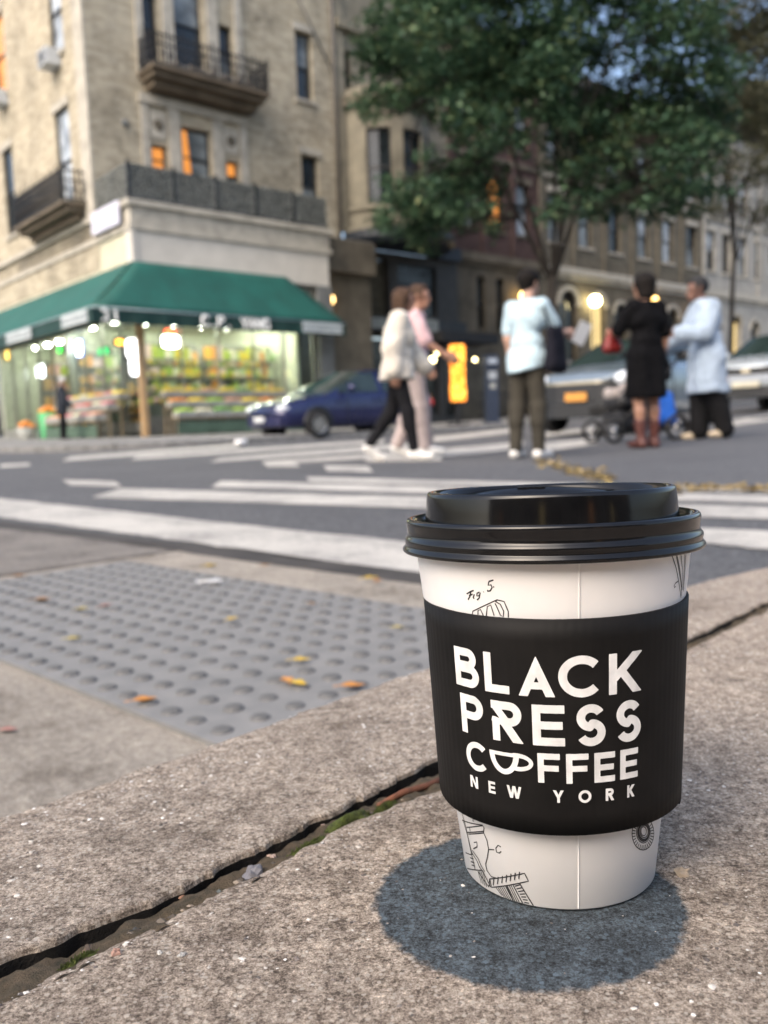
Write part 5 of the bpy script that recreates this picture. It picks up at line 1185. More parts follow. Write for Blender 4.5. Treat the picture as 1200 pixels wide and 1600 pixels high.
def body_caps(J, female):
    s, F_, R_ = J['s'], J['F'], J['R']; U_ = np.array([0, 0, 1.]); c = []
    c += [(J['pel']-R_*.065*s, J['pel']+R_*.065*s, .098*s, .098*s), (J['waist']-R_*.045*s, J['waist']+R_*.045*s, .086*s, .086*s), (J['chest']-R_*.07*s, J['chest']+R_*.07*s, .095*s, .095*s), (J['neck0']-R_*.11*s-U_*.04*s, J['neck0']+R_*.11*s-U_*.04*s, .054*s, .054*s), (J['waist'], J['chest'], .09*s, .098*s), (J['neck0'], J['neck'], .055*s, .05*s), (J['neck'], J['head'], .05*s, .055*s)]
    if female: c += [(J['chest']+R_*e*.07*s+F_*.08*s-U_*.03*s,)*2+(.055*s,)*2 for e in (-1, 1)]
    for e in (-1, 1):
        c += [(J['hip', e], J['knee', e], .085*s, .056*s), (J['knee', e], J['knee', e]+(J['ank', e]-J['knee', e])*.3-F_*.012*s, .054*s, .054*s), (J['knee', e]+(J['ank', e]-J['knee', e])*.3-F_*.012*s, J['ank', e], .052*s, .036*s), (J['heel', e], J['toe', e]-F_*.03, .035*s, .03*s), (J['ank', e], J['heel', e], .036*s, .034*s)]
        c += [(J['sh', e], J['elb', e], .052*s, .040*s), (J['elb', e], J['wri', e], .040*s, .027*s)]
        # hand: palm, four fingers of different length, thumb
        w, d = J['wri', e], J['hd', e]; n_ = np.cross(d, R_); n_ = n_/(np.linalg.norm(n_)+1e-9); la = np.cross(n_, d)
        nrm = -R_*e; nrm = nrm-d*(nrm@d); nrm /= np.linalg.norm(nrm)+1e-9; la = np.cross(d, nrm); la /= np.linalg.norm(la)
        if la@F_ < 0: la = -la
        kn0 = w+d*.085*s
        for q, (off, ln) in enumerate(((-.03, .058), (-.01, .072), (.011, .078), (.031, .07))):
            kq = kn0+la*off*s; c.append((w+la*off*.5*s, kq, .019*s, .0135*s)); m_ = kq+(d*.85+nrm*.5)*ln*.55*s; c += [(kq, m_, .0105*s, .0095*s), (m_, m_+(d*.35+nrm*.9)*ln*.45*s, .0095*s, .008*s)]
        tb_ = w+d*.03*s+la*.032*s; t2 = tb_+(d*.6+la*.65+nrm*.3)*.04*s; c += [(w+d*.012*s, tb_, .018*s, .015*s), (tb_, t2, .0125*s, .011*s), (t2, t2+(d*.9+nrm*.35)*.028*s, .0105*s, .009*s)]
    # head with jaw, nose, brow, ears
    H, f_ = J['head'], J['HF']; r_ = np.array([f_[1], -f_[0], 0]); r_ /= np.linalg.norm(r_)+1e-9
    c += [(H+U_*.035*s-f_*.02*s, H+U_*.035*s+f_*.015*s, .083*s, .08*s), (H+f_*.03*s, H-U_*.075*s+f_*.055*s, .066*s, .034*s), (H+U_*.015*s+f_*.085*s, H-U_*.022*s+f_*.105*s, .010*s, .017*s), (H-U_*.06*s+f_*.078*s-r_*.018*s, H-U_*.06*s+f_*.078*s+r_*.018*s, .011*s, .011*s), (H+U_*.03*s+f_*.074*s-r_*.03*s, H+U_*.03*s+f_*.074*s+r_*.03*s, .016*s, .016*s)]
    for e in (-1, 1): c += [(H+r_*e*.078*s-U_*.015*s, H+r_*e*.082*s+U_*.02*s-f_*.008*s, .012*s, .016*s)]
    return c
SKIN1 = M('skin_light', (.50, .30, .22), .55, var=.1, scale=12); SKIN2 = M('skin_tan', (.36, .19, .125), .55, var=.1, scale=12); SKIN3 = M('skin_brown', (.17, .085, .06), .55, var=.1, scale=12)
def person(label, foot, h, fwd, legs, arms, skin, female=False, lean=2., headyaw=0., headdrop=0., wear=(), hair=None, hairmat=None, shoes=None, vox=.0115):
    J = skeleton(h, fwd, legs, arms, lean, headyaw, headdrop, female); s, F_, R_ = J['s'], J['F'], J['R']; U_ = np.array([0, 0, 1.])
    o = empty('person', foot, 0, label, 'person'); V, Fq = vmesh(body_caps(J, female), vox, .022); mesh_obj('body', V, Fq, skin, o, True)
    H, f_ = J['head'], J['HF']; r_ = np.array([f_[1], -f_[0], 0]); r_ /= np.linalg.norm(r_)+1e-9
    for e in (-1, 1): b = MB(); b.blob(H+U_*.006*s+f_*.087*s+r_*e*.032*s, .0105*s, 8, 6); b.build('eye', M('eye_dark', (.04, .03, .025), .2), o)
    torso = [(J['pel']-R_*.065*s, J['pel']+R_*.065*s, .1*s, .1*s), (J['waist']-R_*.045*s, J['waist']+R_*.045*s, .09*s, .09*s), (J['chest']-R_*.07*s, J['chest']+R_*.07*s, .098*s, .098*s), (J['neck0']-R_*.11*s-U_*.04*s, J['neck0']+R_*.11*s-U_*.04*s, .056*s, .056*s), (J['waist'], J['chest'], .094*s, .102*s), (J['neck0']-U_*.05*s, J['neck0']+U_*.012*s, .075*s, .06*s)]
    for (nm, kind, mat, infl, opt) in wear:
        i_ = infl; caps = []; clip = None
        if kind in ('top', 'coat', 'dress'):
            caps = [(a, b, ra+i_+(.010 if j_ < 2 else 0), rb+i_+(.010 if j_ < 2 else 0)) for j_, (a, b, ra, rb) in enumerate(torso)]
            if female: caps += [(J['chest']+R_*e*.07*s+F_*.08*s-U_*.03*s,)*2+((.055+i_)*s,)*2 for e in (-1, 1)]
            for e in (-1, 1):
                if opt.get('sleeve', 1) <= 1: caps.append((J['sh', e], J['sh', e]+(J['elb', e]-J['sh', e])*opt['sleeve'], .054*s+i_, .048*s+i_*1.1))
                else: caps += [(J['sh', e], J['elb', e], .054*s+i_, .047*s+i_*1.2), (J['elb', e], J['elb', e]+(J['wri', e]-J['elb', e])*(opt['sleeve']-1), .046*s+i_*1.2, .034*s+i_*opt.get('cuff', 1.1))]
            hem = opt['hem']; p0 = J['pel']
            hz = p0[2]+hem*s
            if hem < -.02:
                fl = opt.get('flare', .0)
                for e in (-1, 1):
                    caps += [(p0+R_*e*.07*s, np.array([p0[0], p0[1], hz-.03])+R_*e*(.07+fl)*s+F_*.03, .11*s+i_, (.095+fl*.6)*s+i_), (p0+R_*e*.06*s, np.array([p0[0], p0[1], hz-.03])+R_*e*(.05+fl)*s-F_*.05, .11*s+i_, (.095+fl*.6)*s+i_)]
            nz0 = J['neck0'][2]+.035*s
            tilt = opt.get('tilt', 0.)
            clip = lambda X, Y, Z: np.maximum(hz+tilt*(X-p0[0])-Z, np.where(np.hypot(X-J['neck0'][0], Y-J['neck0'][1]) < .085*s, Z-nz0-opt.get('collar', 0), -1))
        if kind == 'trousers':
            caps = [(J['pel']-R_*.065*s, J['pel']+R_*.065*s, .102*s+i_*.2, .102*s+i_*.2), (J['waist']-R_*.045*s-U_*.07*s, J['waist']+R_*.045*s-U_*.07*s, .092*s+i_*.1, .092*s+i_*.1)]
            for e in (-1, 1): caps += [(J['hip', e], J['knee', e], .086*s+i_*.6, .06*s+i_*opt.get('knee', 1)), (J['knee', e], J['knee', e]+(J['ank', e]-J['knee', e])*opt.get('len', .98), .06*s+i_*opt.get('knee', 1), .045*s+i_*opt.get('ankle', 1)), (J['knee', e], J['knee', e]+(J['ank', e]-J['knee', e])*.35-F_*.014*s, .06*s+i_*.8, .06*s+i_*.8)]
        V, Fq = vmesh(caps, vox, .03, clip, wr=opt.get('wr', .009), seed=len(nm)); mesh_obj(nm, V, Fq, mat, o, True)
    if shoes:
        for e in (-1, 1):
            caps = [(J['heel', e], J['toe', e], .042*s, .034*s), (J['ank', e]-U_*.01, J['heel', e], .044*s, .042*s), (J['ank', e]-U_*.02, J['toe', e]-F_*.07*s, .042*s, .036*s)]
            if shoes[1] > 0: caps.append((J['ank', e], J['ank', e]+(J['knee', e]-J['ank', e])*shoes[1], .045*s, .06*s))
            zlow = min(J['heel', e][2], J['toe', e][2])-.035*s
            V, Fq = vmesh(caps, vox*.8, .02, None); V[:, 2] = np.maximum(V[:, 2], zlow); mesh_obj('boot' if shoes[1] > 0 else 'shoe', V, Fq, shoes[0], o, True)
    if hair:
        caps = [(H+U_*.045*s-f_*.03*s, H+U_*.045*s+f_*.012*s, .097*s, .095*s)]
        for (x, y, z, r, x2, y2, z2, r2) in hair: caps.append((H+r_*x*s+f_*y*s+U_*z*s, H+r_*x2*s+f_*y2*s+U_*z2*s, r*s, r2*s))
        clip = lambda X, Y, Z: ((X-H[0])*f_[0]+(Y-H[1])*f_[1]-.045*s)-np.maximum(0, (Z-H[2]-.055*s))*1.2
        V, Fq = vmesh(caps, vox, .02, clip, wr=.012, seed=5); mesh_obj('hair', V, Fq, hairmat, o, True)
    J['root'] = np.array(foot); return o, J
HBR = M('hair_brown', (.075, .045, .03), .75, var=.3, scale=30, spec=.15); HBK = M('hair_black', (.010, .008, .007), .75, var=.3, scale=30, spec=.15)
SH_W = M('shoe_white', (.70, .69, .66), .6, var=.08); SH_C = M('shoe_cream', (.55, .45, .32), .7, var=.1)
stand_l = {-1: (2, 2), 1: (-2, 2)}
def foot_at(px, py, dy=0.): P = ground(px, py); P = P+np.array([P[0]/P[1]*dy, dy, 0]); return (P[0], P[1], gz(P[0], P[1]))
# 1 woman in the cream jumper, mid-stride
person('woman in a loose cream jumper and black trousers striding over the crossing', foot_at(626, 720), 1.58, math.radians(-4), {1: (13, 5, 0, 4), -1: (-12, 24, 0, 34)}, {1: (-14, 10, 16, 0), -1: (18, 10, 22, 0)}, SKIN2, True, 4, 12, .1,
       [('trousers', 'trousers', cloth('black_twill', (.012, .012, .014)), .008, dict(ankle=.9)), ('jumper', 'top', cloth('cream_knit', (.62, .575, .50), 12), .045, dict(sleeve=1.9, hem=-.1, cuff=1.3, wr=.035, flare=.01))],
       [(-.0, -.05, .0, .08, 0, -.08, -.14, .045), (.06, -.02, .02, .05, .07, -.03, -.1, .03), (-.06, -.02, .02, .05, -.07, -.03, -.1, .03)], HBR, (SH_W, 0))
# 2 man in pink beside her
person('man in a pale pink shirt and light trousers walking beside the cream jumper', foot_at(652, 717, .5), 1.72, math.radians(-6), {1: (9, 4, 0, 2), -1: (-8, 14, 0, 20)}, {1: (22, 8, 34, 0), -1: (-16, 8, 12, 0)}, SKIN2, False, 3, -10, .1,
       [('trousers', 'trousers', cloth('pink_grey_linen', (.42, .35, .335)), .02, dict(ankle=1.2)), ('shirt', 'top', cloth('pink_cotton', (.66, .45, .46)), .024, dict(sleeve=.9, hem=-.06, wr=.03))],
       [(0, -.02, .05, .06, 0, -.04, .0, .06)], HBR, (SH_W, 0))
# 3 man in the pale blue shirt, seen from behind
pm3, J3 = person('man in a pale blue short sleeved shirt seen from behind with a black tote bag', foot_at(826, 716), 1.64, math.radians(52), {1: (3, 3, .04), -1: (-3, 4, .04)}, {1: (30, 12, 62, 0), -1: (-8, 4, 24, 0)}, SKIN1, False, 2, -14, .25,
       [('trousers', 'trousers', cloth('olive_twill', (.055, .05, .04)), .014, dict(ankle=1.)), ('shirt', 'top', cloth('pale_blue_cotton', (.46, .60, .67)), .014, dict(sleeve=.75, hem=-.1, wr=.03, tilt=.2))],
       [(0, -.02, .05, .05, 0, -.05, -.02, .06)], HBK, (SH_W, 0))
# 4 woman in the black dress, from behind
pm4, J4 = person('woman in a knee length black dress and brown boots seen from behind', foot_at(1010, 700), 1.68, math.radians(104), {1: (2, 2, .04), -1: (-3, 4, .05)}, {1: (-4, 14, 16, 0), -1: (22, 24, 74, 14)}, SKIN2, True, 1, 18, .1,
       [('dress', 'dress', cloth('black_jersey', (.004, .004, .005)), .022, dict(sleeve=.85, hem=-.42, flare=.012, wr=.03))],
       [(0, -.06, .03, .085, 0, -.06, -.08, .07), (.05, -.02, .03, .06, .05, -.04, -.1, .04), (-.05, -.02, .03, .06, -.05, -.04, -.1, .04)], HBK, (M('boot_brown', (.10, .03, .022), .5, var=.2), .45))
# 5 man in the long pale coat, in profile
pm5, J5 = person('man in a long pale blue coat and black cap looking down in profile', foot_at(1104, 686), 1.80, math.radians(186), {1: (6, 6), -1: (-8, 8)}, {1: (14, 8, 66, 8), -1: (20, 8, 70, 8)}, SKIN3, False, 4, -6, .55,
       [('trousers', 'trousers', cloth('black_wide_cotton', (.012, .012, .013)), .045, dict(ankle=1.3, knee=1.1)), ('coat', 'coat', cloth('pale_blue_denim', (.36, .44, .54)), .05, dict(sleeve=1.95, hem=-.42, flare=.02, wr=.04, collar=.03, cuff=1.2))],
       [(0, .0, .055, .085, 0, -.02, .06, .085), (0, .06, .075, .03, 0, .12, .07, .02)], M('cap_black', (.012, .012, .014), .8), (SH_C, 0))
# 6 shopper in dark clothes outside the side window
bb, _ = onL(97, 640, -1.5); q = loc(-1.5, bb)
person('shopper in dark clothes and a pale cap outside the shop side window', (q[0], q[1], gz(q[0], q[1])+SWK), 1.58, math.radians(20), stand_l, {1: (10, 8, 30, 0), -1: (10, 8, 30, 0)}, SKIN2, False, 2, 0, .2,
       [('trousers', 'trousers', cloth('black_twill', (.012, .012, .014)), .015, {}), ('jacket', 'coat', cloth('dark_jacket', (.03, .035, .045)), .03, dict(sleeve=1.9, hem=-.2, wr=.03))],
       [(0, 0, .06, .09, 0, -.02, .07, .085)], M('cap_pale', (.5, .5, .48), .8), (M('shoe_black', (.02, .02, .02), .5), 0), vox=.016)
# ---- what they carry
def tote(name, label, pos, w, hgt, d, yaw, mat, strap_to=None):
    o = empty(name, tuple(pos), yaw, label, 'bag'); V, Fq = vmesh([((-w/2+d, 0, d), (w/2-d, 0, d), d, d), ((-w/2+d, 0, d), (-w/2+d*1.3, 0, hgt-d*.6), d, d*.5), ((w/2-d, 0, d), (w/2-d*1.3, 0, hgt-d*.6), d, d*.5), ((0, 0, d), (0, 0, hgt-d*.6), d*1.1, d*.6), ((-w/4, 0, d), (-w/4, 0, hgt-d*.6), d, d*.5), ((w/4, 0, d), (w/4, 0, hgt-d*.6), d, d*.5)], .012, .05, wr=.02)
    mesh_obj('pouch', V, Fq, mat, o, True)
    if strap_to is not None:
        c, s = math.cos(-yaw), math.sin(-yaw)
        for e in (-1, 1):
            t = np.array(strap_to)-np.array(pos); t = np.array([t[0]*c-t[1]*s, t[0]*s+t[1]*c, t[2]]); b = MB(); b.tube([(e*w*.3, 0, hgt-.05), (e*w*.2+t[0]*.5, t[1]*.6, (hgt+t[2])/2), (e*.02+t[0], t[1], t[2])], .011, 6); b.build('strap', mat, o)
    return o
r3 = J3['root']; p = r3+J3['sh', 1]; ps = r3+J3['pel']+J3['R']*.27+J3['F']*.02
tote('tote_bag', 'black tote bag hanging from the shoulder of the pale blue shirt', (ps[0], ps[1], ps[2]-.12), .28, .38, .05, math.radians(52), cloth('black_canvas', (.012, .012, .018)), p+np.array([0, 0, .05]))
w3 = r3+J3['wri', 1]+J3['hd', 1]*.14
pp = empty('paper_sheets', tuple(w3), math.radians(30), 'folded white papers held in the hand of the pale blue shirt', 'paper')
for k in range(3): b = MB(); b.box((-.07, -.09+k*.008, -.08), (.07, -.086+k*.008, .12)); x = b.build('sheet', M('paper_white', (.75, .75, .74), .8, var=.04), pp); x.rotation_euler = (.35+.06*k, .3, .15*k)
r4 = J4['root']; e4 = r4+J4['elb', -1]*.4+J4['wri', -1]*.6
tote('handbag', 'small red handbag on the forearm of the black dress', (e4[0], e4[1], e4[2]-.18), .19, .15, .04, math.radians(20), M('red_leather', (.20, .012, .01), .5, var=.2), e4+np.array([0, 0, .035]))
# pram between the two
Pm = foot_at(992, 694, .55); pr = empty('pram', Pm, math.radians(196), 'black pushchair with a grey blanket standing between the black dress and the long coat', 'pram')
BLK = M('pram_black', (.014, .014, .016), .6, var=.2)
for (x, y, r) in ((.42, -.24, .14), (.42, .24, .14), (-.38, -.27, .16), (-.38, .27, .16)):
    b = MB(); b.lathe([(r*.74, -.02), (r*.95, -.022), (r, 0), (r*.95, .022), (r*.74, .02)], 20, (x, y, r), axis='y'); w = b.build('wheel', TYRE, pr)
    b = MB(); b.lathe([(.001, -.012), (r*.2, -.014), (r*.2, .014), (.001, .012)], 10, (x, y, r), axis='y'); 
    for k in range(6): a = PI*k/3; b.tube([(x, y, r), (x+math.cos(a)*r*.76, y, r+math.sin(a)*r*.76)], .008, 4)
    b.build('hub', CHR, w)
b = MB()
for e in (-1, 1): b.tube([(.42, e*.22, .14), (.1, e*.22, .42), (-.28, e*.22, .78), (-.52, e*.2, 1.02)], .015, 6); b.tube([(-.38, e*.25, .16), (0, e*.22, .5), (.16, e*.2, .62)], .015, 6)
b.tube([(-.52, -.2, 1.02), (-.55, 0, 1.03), (-.52, .2, 1.02)], .02, 6); b.tube([(-.38, -.25, .16), (-.38, .25, .16)], .012, 6); b.tube([(.42, -.22, .14), (.42, .22, .14)], .012, 6); b.build('frame', IRON, pr)
V, Fq = vmesh([((.22, -.1, .48), (.22, .1, .48), .11, .11), ((.0, -.1, .46), (.0, .1, .46), .12, .12), ((-.14, -.1, .62), (-.14, .1, .62), .1, .1), ((-.26, -.09, .84), (-.26, .09, .84), .085, .085)], .016, .08, wr=.02); mesh_obj('seat', V, Fq, BLK, pr, True)
hd_ = MB(); vs = []; n = 8
for i in range(n+1):
    t = math.radians(200-150*i/n)
    for j in range(9): y = -.22+.44*j/8; q = .30*(1-.25*abs(y/.22)**3); vs.append((-.1+q*math.cos(t), y, .80+q*math.sin(t)))
hd_.add(vs, [(i*9+j, i*9+j+1, (i+1)*9+j+1, (i+1)*9+j) for i in range(n) for j in range(8)], True); x = hd_.build('canopy', BLK, pr); md = x.modifiers.new('t', 'SOLIDIFY'); md.thickness = .015
V, Fq = vmesh([((.28, -.1, .56), (.28, .1, .56), .07, .07), ((.1, -.12, .62), (.1, .12, .62), .06, .06), ((.0, -.1, .66), (0, .1, .7), .06, .06)], .016, .08, wr=.04); mesh_obj('blanket', V, Fq, cloth('grey_blanket', (.34, .30, .28)), pr, True)
b = MB(); b.box((-.3, -.2, .2), (.3, .2, .215)); b.box((-.3, -.2, .216), (-.28, .2, .34)); b.box((.28, -.2, .216), (.3, .2, .34)); b.box((-.279, -.2, .216), (.279, -.185, .34)); b.box((-.279, .185, .216), (.279, .2, .34)); b.build('basket', BLK, pr)
pb = at_depth(1036, 662, Pm[1]-.12)
tote('tote_bag', 'bright blue shopping bag hanging from the pushchair', (pb[0], pb[1], max(pb[2], gz(pb[0], pb[1])+.12)), .32, .36, .07, .2, M('blue_nylon', (.015, .12, .55), .5, var=.15), (pb[0]-.12, pb[1]+.12, pb[2]+.62))
# ================================================================== THE CUP
CB = np.array([.0526, .2662, 0.0]); CAX = np.array([-.0032, .0378, 1.]); CAX /= np.linalg.norm(CAX)
cu = np.array([1., 0, 0])-CAX*CAX[0]; cu /= np.linalg.norm(cu); cv = np.cross(CAX, cu)
RB, RT, HT = .0302, .0425, .104
CUPM = Matrix(((cu[0], cv[0], CAX[0], CB[0]), (cu[1], cv[1], CAX[1], CB[1]), (cu[2], cv[2], CAX[2], CB[2]+.0004), (0, 0, 0, 1)))
cup = bpy.data.objects.new('paper_cup', None); COL.objects.link(cup); cup.matrix_world = CUPM
tag(cup, 'white paper coffee cup with black lid and black printed sleeve standing on the pavement', 'cup')
def paper_mat():
    m, nt, b, oc, tc = newmat('cup_paper'); L = nt.links; n1 = noise(nt, oc, 40, 4); n2 = noise(nt, oc, 1500, 3)
    L.new(ramp(nt, n1, [(.3, (.74, .728, .712)), (.7, (.79, .778, .762))]), b.inputs['Base Color']); b.inputs['Roughness'].default_value = .42; b.inputs['Specular IOR Level'].default_value = .4
    L.new(bump(nt, n2, .06, .0001), b.inputs['Normal']); b.inputs['Subsurface Weight'].default_value = .05; b.inputs['Subsurface Radius'].default_value = (.002, .0015, .001); return m
PAPER = paper_mat()
b = MB(); b.lathe([(.0001, .006), (RB-.0012, .006), (RB-.0010, .0004), (RB-.0006, .0), (RB, .0006), (RB+(RT-RB)*.5, HT*.5), (RT, HT), (RT+.0005, .1075), (RT-.0006, .1075), (RT-.001, .10)], 128); b.build('body', PAPER, cup)
# side seam: overlapping paper edge
def crad(h): return RB+(RT-RB)*h/HT
def surf(deg, h, off=0.): a = math.radians(deg); r = crad(h)+off; return (r*math.sin(a), -r*math.cos(a), h)
b = MB(); vs = []
for i in range(41):
    h = .0008+(.1035-.0008)*i/40; vs += [surf(-.95, h, .00002), surf(-.55, h, .00030), surf(-.25, h, .00030), surf(.0, h, .00002)]
b.add(vs, [(4*i+j, 4*i+j+1, 4*i+j+5, 4*i+j+4) for i in range(40) for j in range(3)], True); b.build('seam', PAPER, cup)
# lid
def lid_mat():
    m, nt, b, oc, tc = newmat('lid_plastic'); L = nt.links; n1 = noise(nt, oc, 90, 4); n2 = noise(nt, oc, 700, 3)
    L.new(ramp(nt, n1, [(.3, (.004, .004, .0045)), (.7, (.008, .008, .0085))]), b.inputs['Base Color']); L.new(math_(nt, 'MULTIPLY_ADD', n1, .08, .1), b.inputs['Roughness']); b.inputs['Specular IOR Level'].default_value = .4
    L.new(bump(nt, n2, .05, .0001), b.inputs['Normal']); return m
LIDM = lid_mat(); mm = .001
prof = [(44.6, 103.2), (46.3, 103.4), (46.75, 103.9), (46.6, 104.6), (46.0, 105.3), (45.8, 105.7), (45.85, 106.2), (46.05, 106.9), (46.0, 107.6), (45.5, 108.2), (45.15, 108.8), (45.1, 109.6), (45.2, 110.8), (45.35, 111.8), (45.45, 112.5), (45.3, 113.2), (44.9, 113.65), (44.2, 113.8), (43.2, 113.5), (42.4, 112.4), (41.2, 111.4), (40.2, 111.0), (39.6, 111.1), (39.35, 111.8), (39.2, 113.0), (38.95, 116), (38.55, 120.3), (38.4, 121.2), (38.0, 121.75), (37.3, 121.9), (36.4, 121.75), (35.7, 121.0), (35.2, 119.4), (34.6, 118.4), (33.5, 118.0), (20, 117.6), (.05, 117.5)]
b = MB(); b.lathe([(r*mm, h*mm) for r, h in prof], 160); lid = b.build('lid', LIDM, cup)
# raised drinking spout towards the street, with its sip hole
b = MB(); vs = []; n = 18
for i in range(n+1):
    a = math.radians(40+100*i/n); t = math.sin(PI*i/n)
    for r, h in ((35.4, 119.5), (34.8, 119.6+1.6*t), (30.5, 119.4+1.5*t), (27.5, 117.6)): vs.append((r*mm*math.cos(a), r*mm*math.sin(a), h*mm))
b.add(vs, [(4*i+j, 4*i+j+1, 4*i+j+5, 4*i+j+4) for i in range(n) for j in range(3)], True); sp_ = b.build('spout', LIDM, lid)
b = MB(); b.add([(32.6*mm*math.cos(math.radians(90+d))+.0, 32.6*mm*math.sin(math.radians(90+d)), .1214) for d in (-9, 9)]+[(30.6*mm*math.cos(math.radians(90+d)), 30.6*mm*math.sin(math.radians(90+d)), .1213) for d in (9, 0, -9)], [(0, 1, 2, 3, 4)]); b.build('sip_hole', M('hole_black', (.001, .001, .001), .9), lid)
# sleeve: its own axis, a little looser than the cup towards the bottom
SAX = np.array([-.0078, .0139, 1.]); SAX /= np.linalg.norm(SAX)
Lm = CUPM.inverted(); sc_w = Vector((CB[0]+.0004, CB[1]-.0003, CB[2])); sc_l = Lm @ sc_w; sa_l = (Lm.to_3x3() @ Vector(SAX)).normalized()
su = Vector((1, 0, 0)); su = (Lm.to_3x3() @ su); su = (su-sa_l*su.dot(sa_l)).normalized(); sv = sa_l.cross(su)
SLV = Matrix(((su[0], sv[0], sa_l[0], sc_l[0]), (su[1], sv[1], sa_l[1], sc_l[1]), (su[2], sv[2], sa_l[2], sc_l[2]), (0, 0, 0, 1)))
SH0, SR0, SH1, SR1 = .0274, .0378, .0893, .0407
def srad(h): return SR0+(SR1-SR0)*(h-SH0)/(SH1-SH0)
def spt(deg, h, off=0.):
    a = math.radians(deg); rip = .00003*math.cos(a*98); r = srad(h)+off+rip; return (r*math.sin(a), -r*math.cos(a), h)
def card_mat():
    m, nt, b, oc, tc = newmat('sleeve_card'); L = nt.links; n1 = noise(nt, oc, 60, 5, .65); n2 = noise(nt, oc, 1800, 3)
    L.new(ramp(nt, n1, [(.3, (.0055, .0052, .005)), (.72, (.011, .0102, .0098))]), b.inputs['Base Color']); b.inputs['Roughness'].default_value = .6; b.inputs['Specular IOR Level'].default_value = .16
    L.new(bump(nt, n2, .12, .0001), b.inputs['Normal']); return m
CARD = card_mat()
NA, NH = 400, 10; vs = []; fs = []
def bot(deg): return SH0+.0016*math.sin(math.radians(deg*2+40))*.25-(.0012 if 62 < deg < 74 else 0)
for k, off in ((0, 0.), (1, -.0011)):
    for i in range(NA):
        deg = 360*i/NA-180
        for j in range(NH+1): h0 = bot(deg); vs.append(spt(deg, h0+(SH1-h0)*j/NH, off))
for k in (0, 1):
    o_ = k*NA*(NH+1)
    for i in range(NA):
        i2 = (i+1) % NA
        for j in range(NH): q = (o_+i*(NH+1)+j, o_+i2*(NH+1)+j, o_+i2*(NH+1)+j+1, o_+i*(NH+1)+j+1); fs.append(q if k == 0 else q[::-1])
o_ = NA*(NH+1)
for i in range(NA):
    i2 = (i+1) % NA; a, c = i*(NH+1), i2*(NH+1); fs += [(a+NH, c+NH, o_+c+NH, o_+a+NH), (c, a, o_+a, o_+c)]
slv = mesh_obj('sleeve', vs, fs, CARD, cup, True); slv.matrix_local = SLV
# ---- print on the sleeve: glyphs as signed distance fields, meshed without overlaps
K_ = math.radians(1)*40.0          # millimetres per degree
class Ink:
    def __init__(s, x0, x1, y0, y1, h=.16):
        s.h = h; s.X = np.arange(x0-1, x1+1, h); s.Y = np.arange(y0-1, y1+1, h); s.GX, s.GY = np.meshgrid(s.X, s.Y, indexing='ij'); s.D = np.full(s.GX.shape, 9.)
    def seg(s, p, q, t, clip=None, butt=True):
        p = np.array(p, float); q = np.array(q, float); d = q-p; L = np.hypot(*d)
        if L < 1e-9: return
        d /= L; u = (s.GX-p[0])*d[0]+(s.GY-p[1])*d[1]; w = abs(-(s.GX-p[0])*d[1]+(s.GY-p[1])*d[0])-t/2
        e = np.maximum(-u, u-L); D = np.maximum(w, e) if butt else np.where(e > 0, np.hypot(np.maximum(e, 0), w+t/2)-t/2, w)
        s.put(D, clip)
    def put(s, D, clip=None):
        if clip is not None: D = np.maximum(D, clip)
        s.D = np.minimum(s.D, D)
    def path(s, pts, t, clip=None, ends=False):
        pts = [p for i, p in enumerate(pts) if i == 0 or math.hypot(p[0]-pts[i-1][0], p[1]-pts[i-1][1]) > 1e-6]
        cut = -9.
        if ends and math.hypot(pts[0][0]-pts[-1][0], pts[0][1]-pts[-1][1]) > .2:   # square ends
            for a, c in ((pts[0], pts[1]), (pts[-1], pts[-2])):
                d = np.array(c)-np.array(a); d = d/np.hypot(*d); u = -((s.GX-a[0])*d[0]+(s.GY-a[1])*d[1]); near = np.hypot(s.GX-a[0], s.GY-a[1]) < t*.75; cut = np.maximum(cut, np.where(near, u, -9.))
        for k in range(len(pts)-1):
            s.seg(pts[k], pts[k+1], t, np.maximum(cut, clip) if clip is not None else cut, butt=False)
    def box(s, x0, x1, y0, y1): return np.maximum(np.maximum(x0-s.GX, s.GX-x1), np.maximum(y0-s.GY, s.GY-y1))
    def rect(s, x0, x1, y0, y1): s.put(s.box(x0, x1, y0, y1))
    def half(s, p, q):  # negative on the left of p->q
        d = np.array(q, float)-np.array(p, float); d /= np.hypot(*d); return (s.GX-p[0])*d[1]-(s.GY-p[1])*d[0]
    def mesh(s):
        D = s.D; V = []; Fc = []; cache = {}
        def vid(key, x, y):
            if key not in cache: cache[key] = len(V); V.append((x, y))
            return cache[key]
        mn = np.minimum(np.minimum(D[:-1, :-1], D[1:, :-1]), np.minimum(D[:-1, 1:], D[1:, 1:]))
        for i, j in np.argwhere(mn < 0):
            c = [(i, j), (i+1, j), (i+1, j+1), (i, j+1)]; poly = []
            for k in range(4):
                a, b_ = c[k], c[(k+1) % 4]; da, db = D[a], D[b_]
                if da < 0: poly.append(vid(a, s.X[a[0]], s.Y[a[1]]))
                if (da < 0) != (db < 0):
                    t = da/(da-db); t = min(.98, max(.02, t)); key = (min(a, b_), max(a, b_)); poly.append(vid(key, s.X[a[0]]+(s.X[b_[0]]-s.X[a[0]])*t, s.Y[a[1]]+(s.Y[b_[1]]-s.Y[a[1]])*t))
            if len(poly) > 2: Fc.append(tuple(poly))
        return V, Fc
def arc(cx, cy, rx, ry, a0, a1, n=20): return [(cx+rx*math.cos(math.radians(a0+(a1-a0)*i/n)), cy+ry*math.sin(math.radians(a0+(a1-a0)*i/n))) for i in range(n+1)]
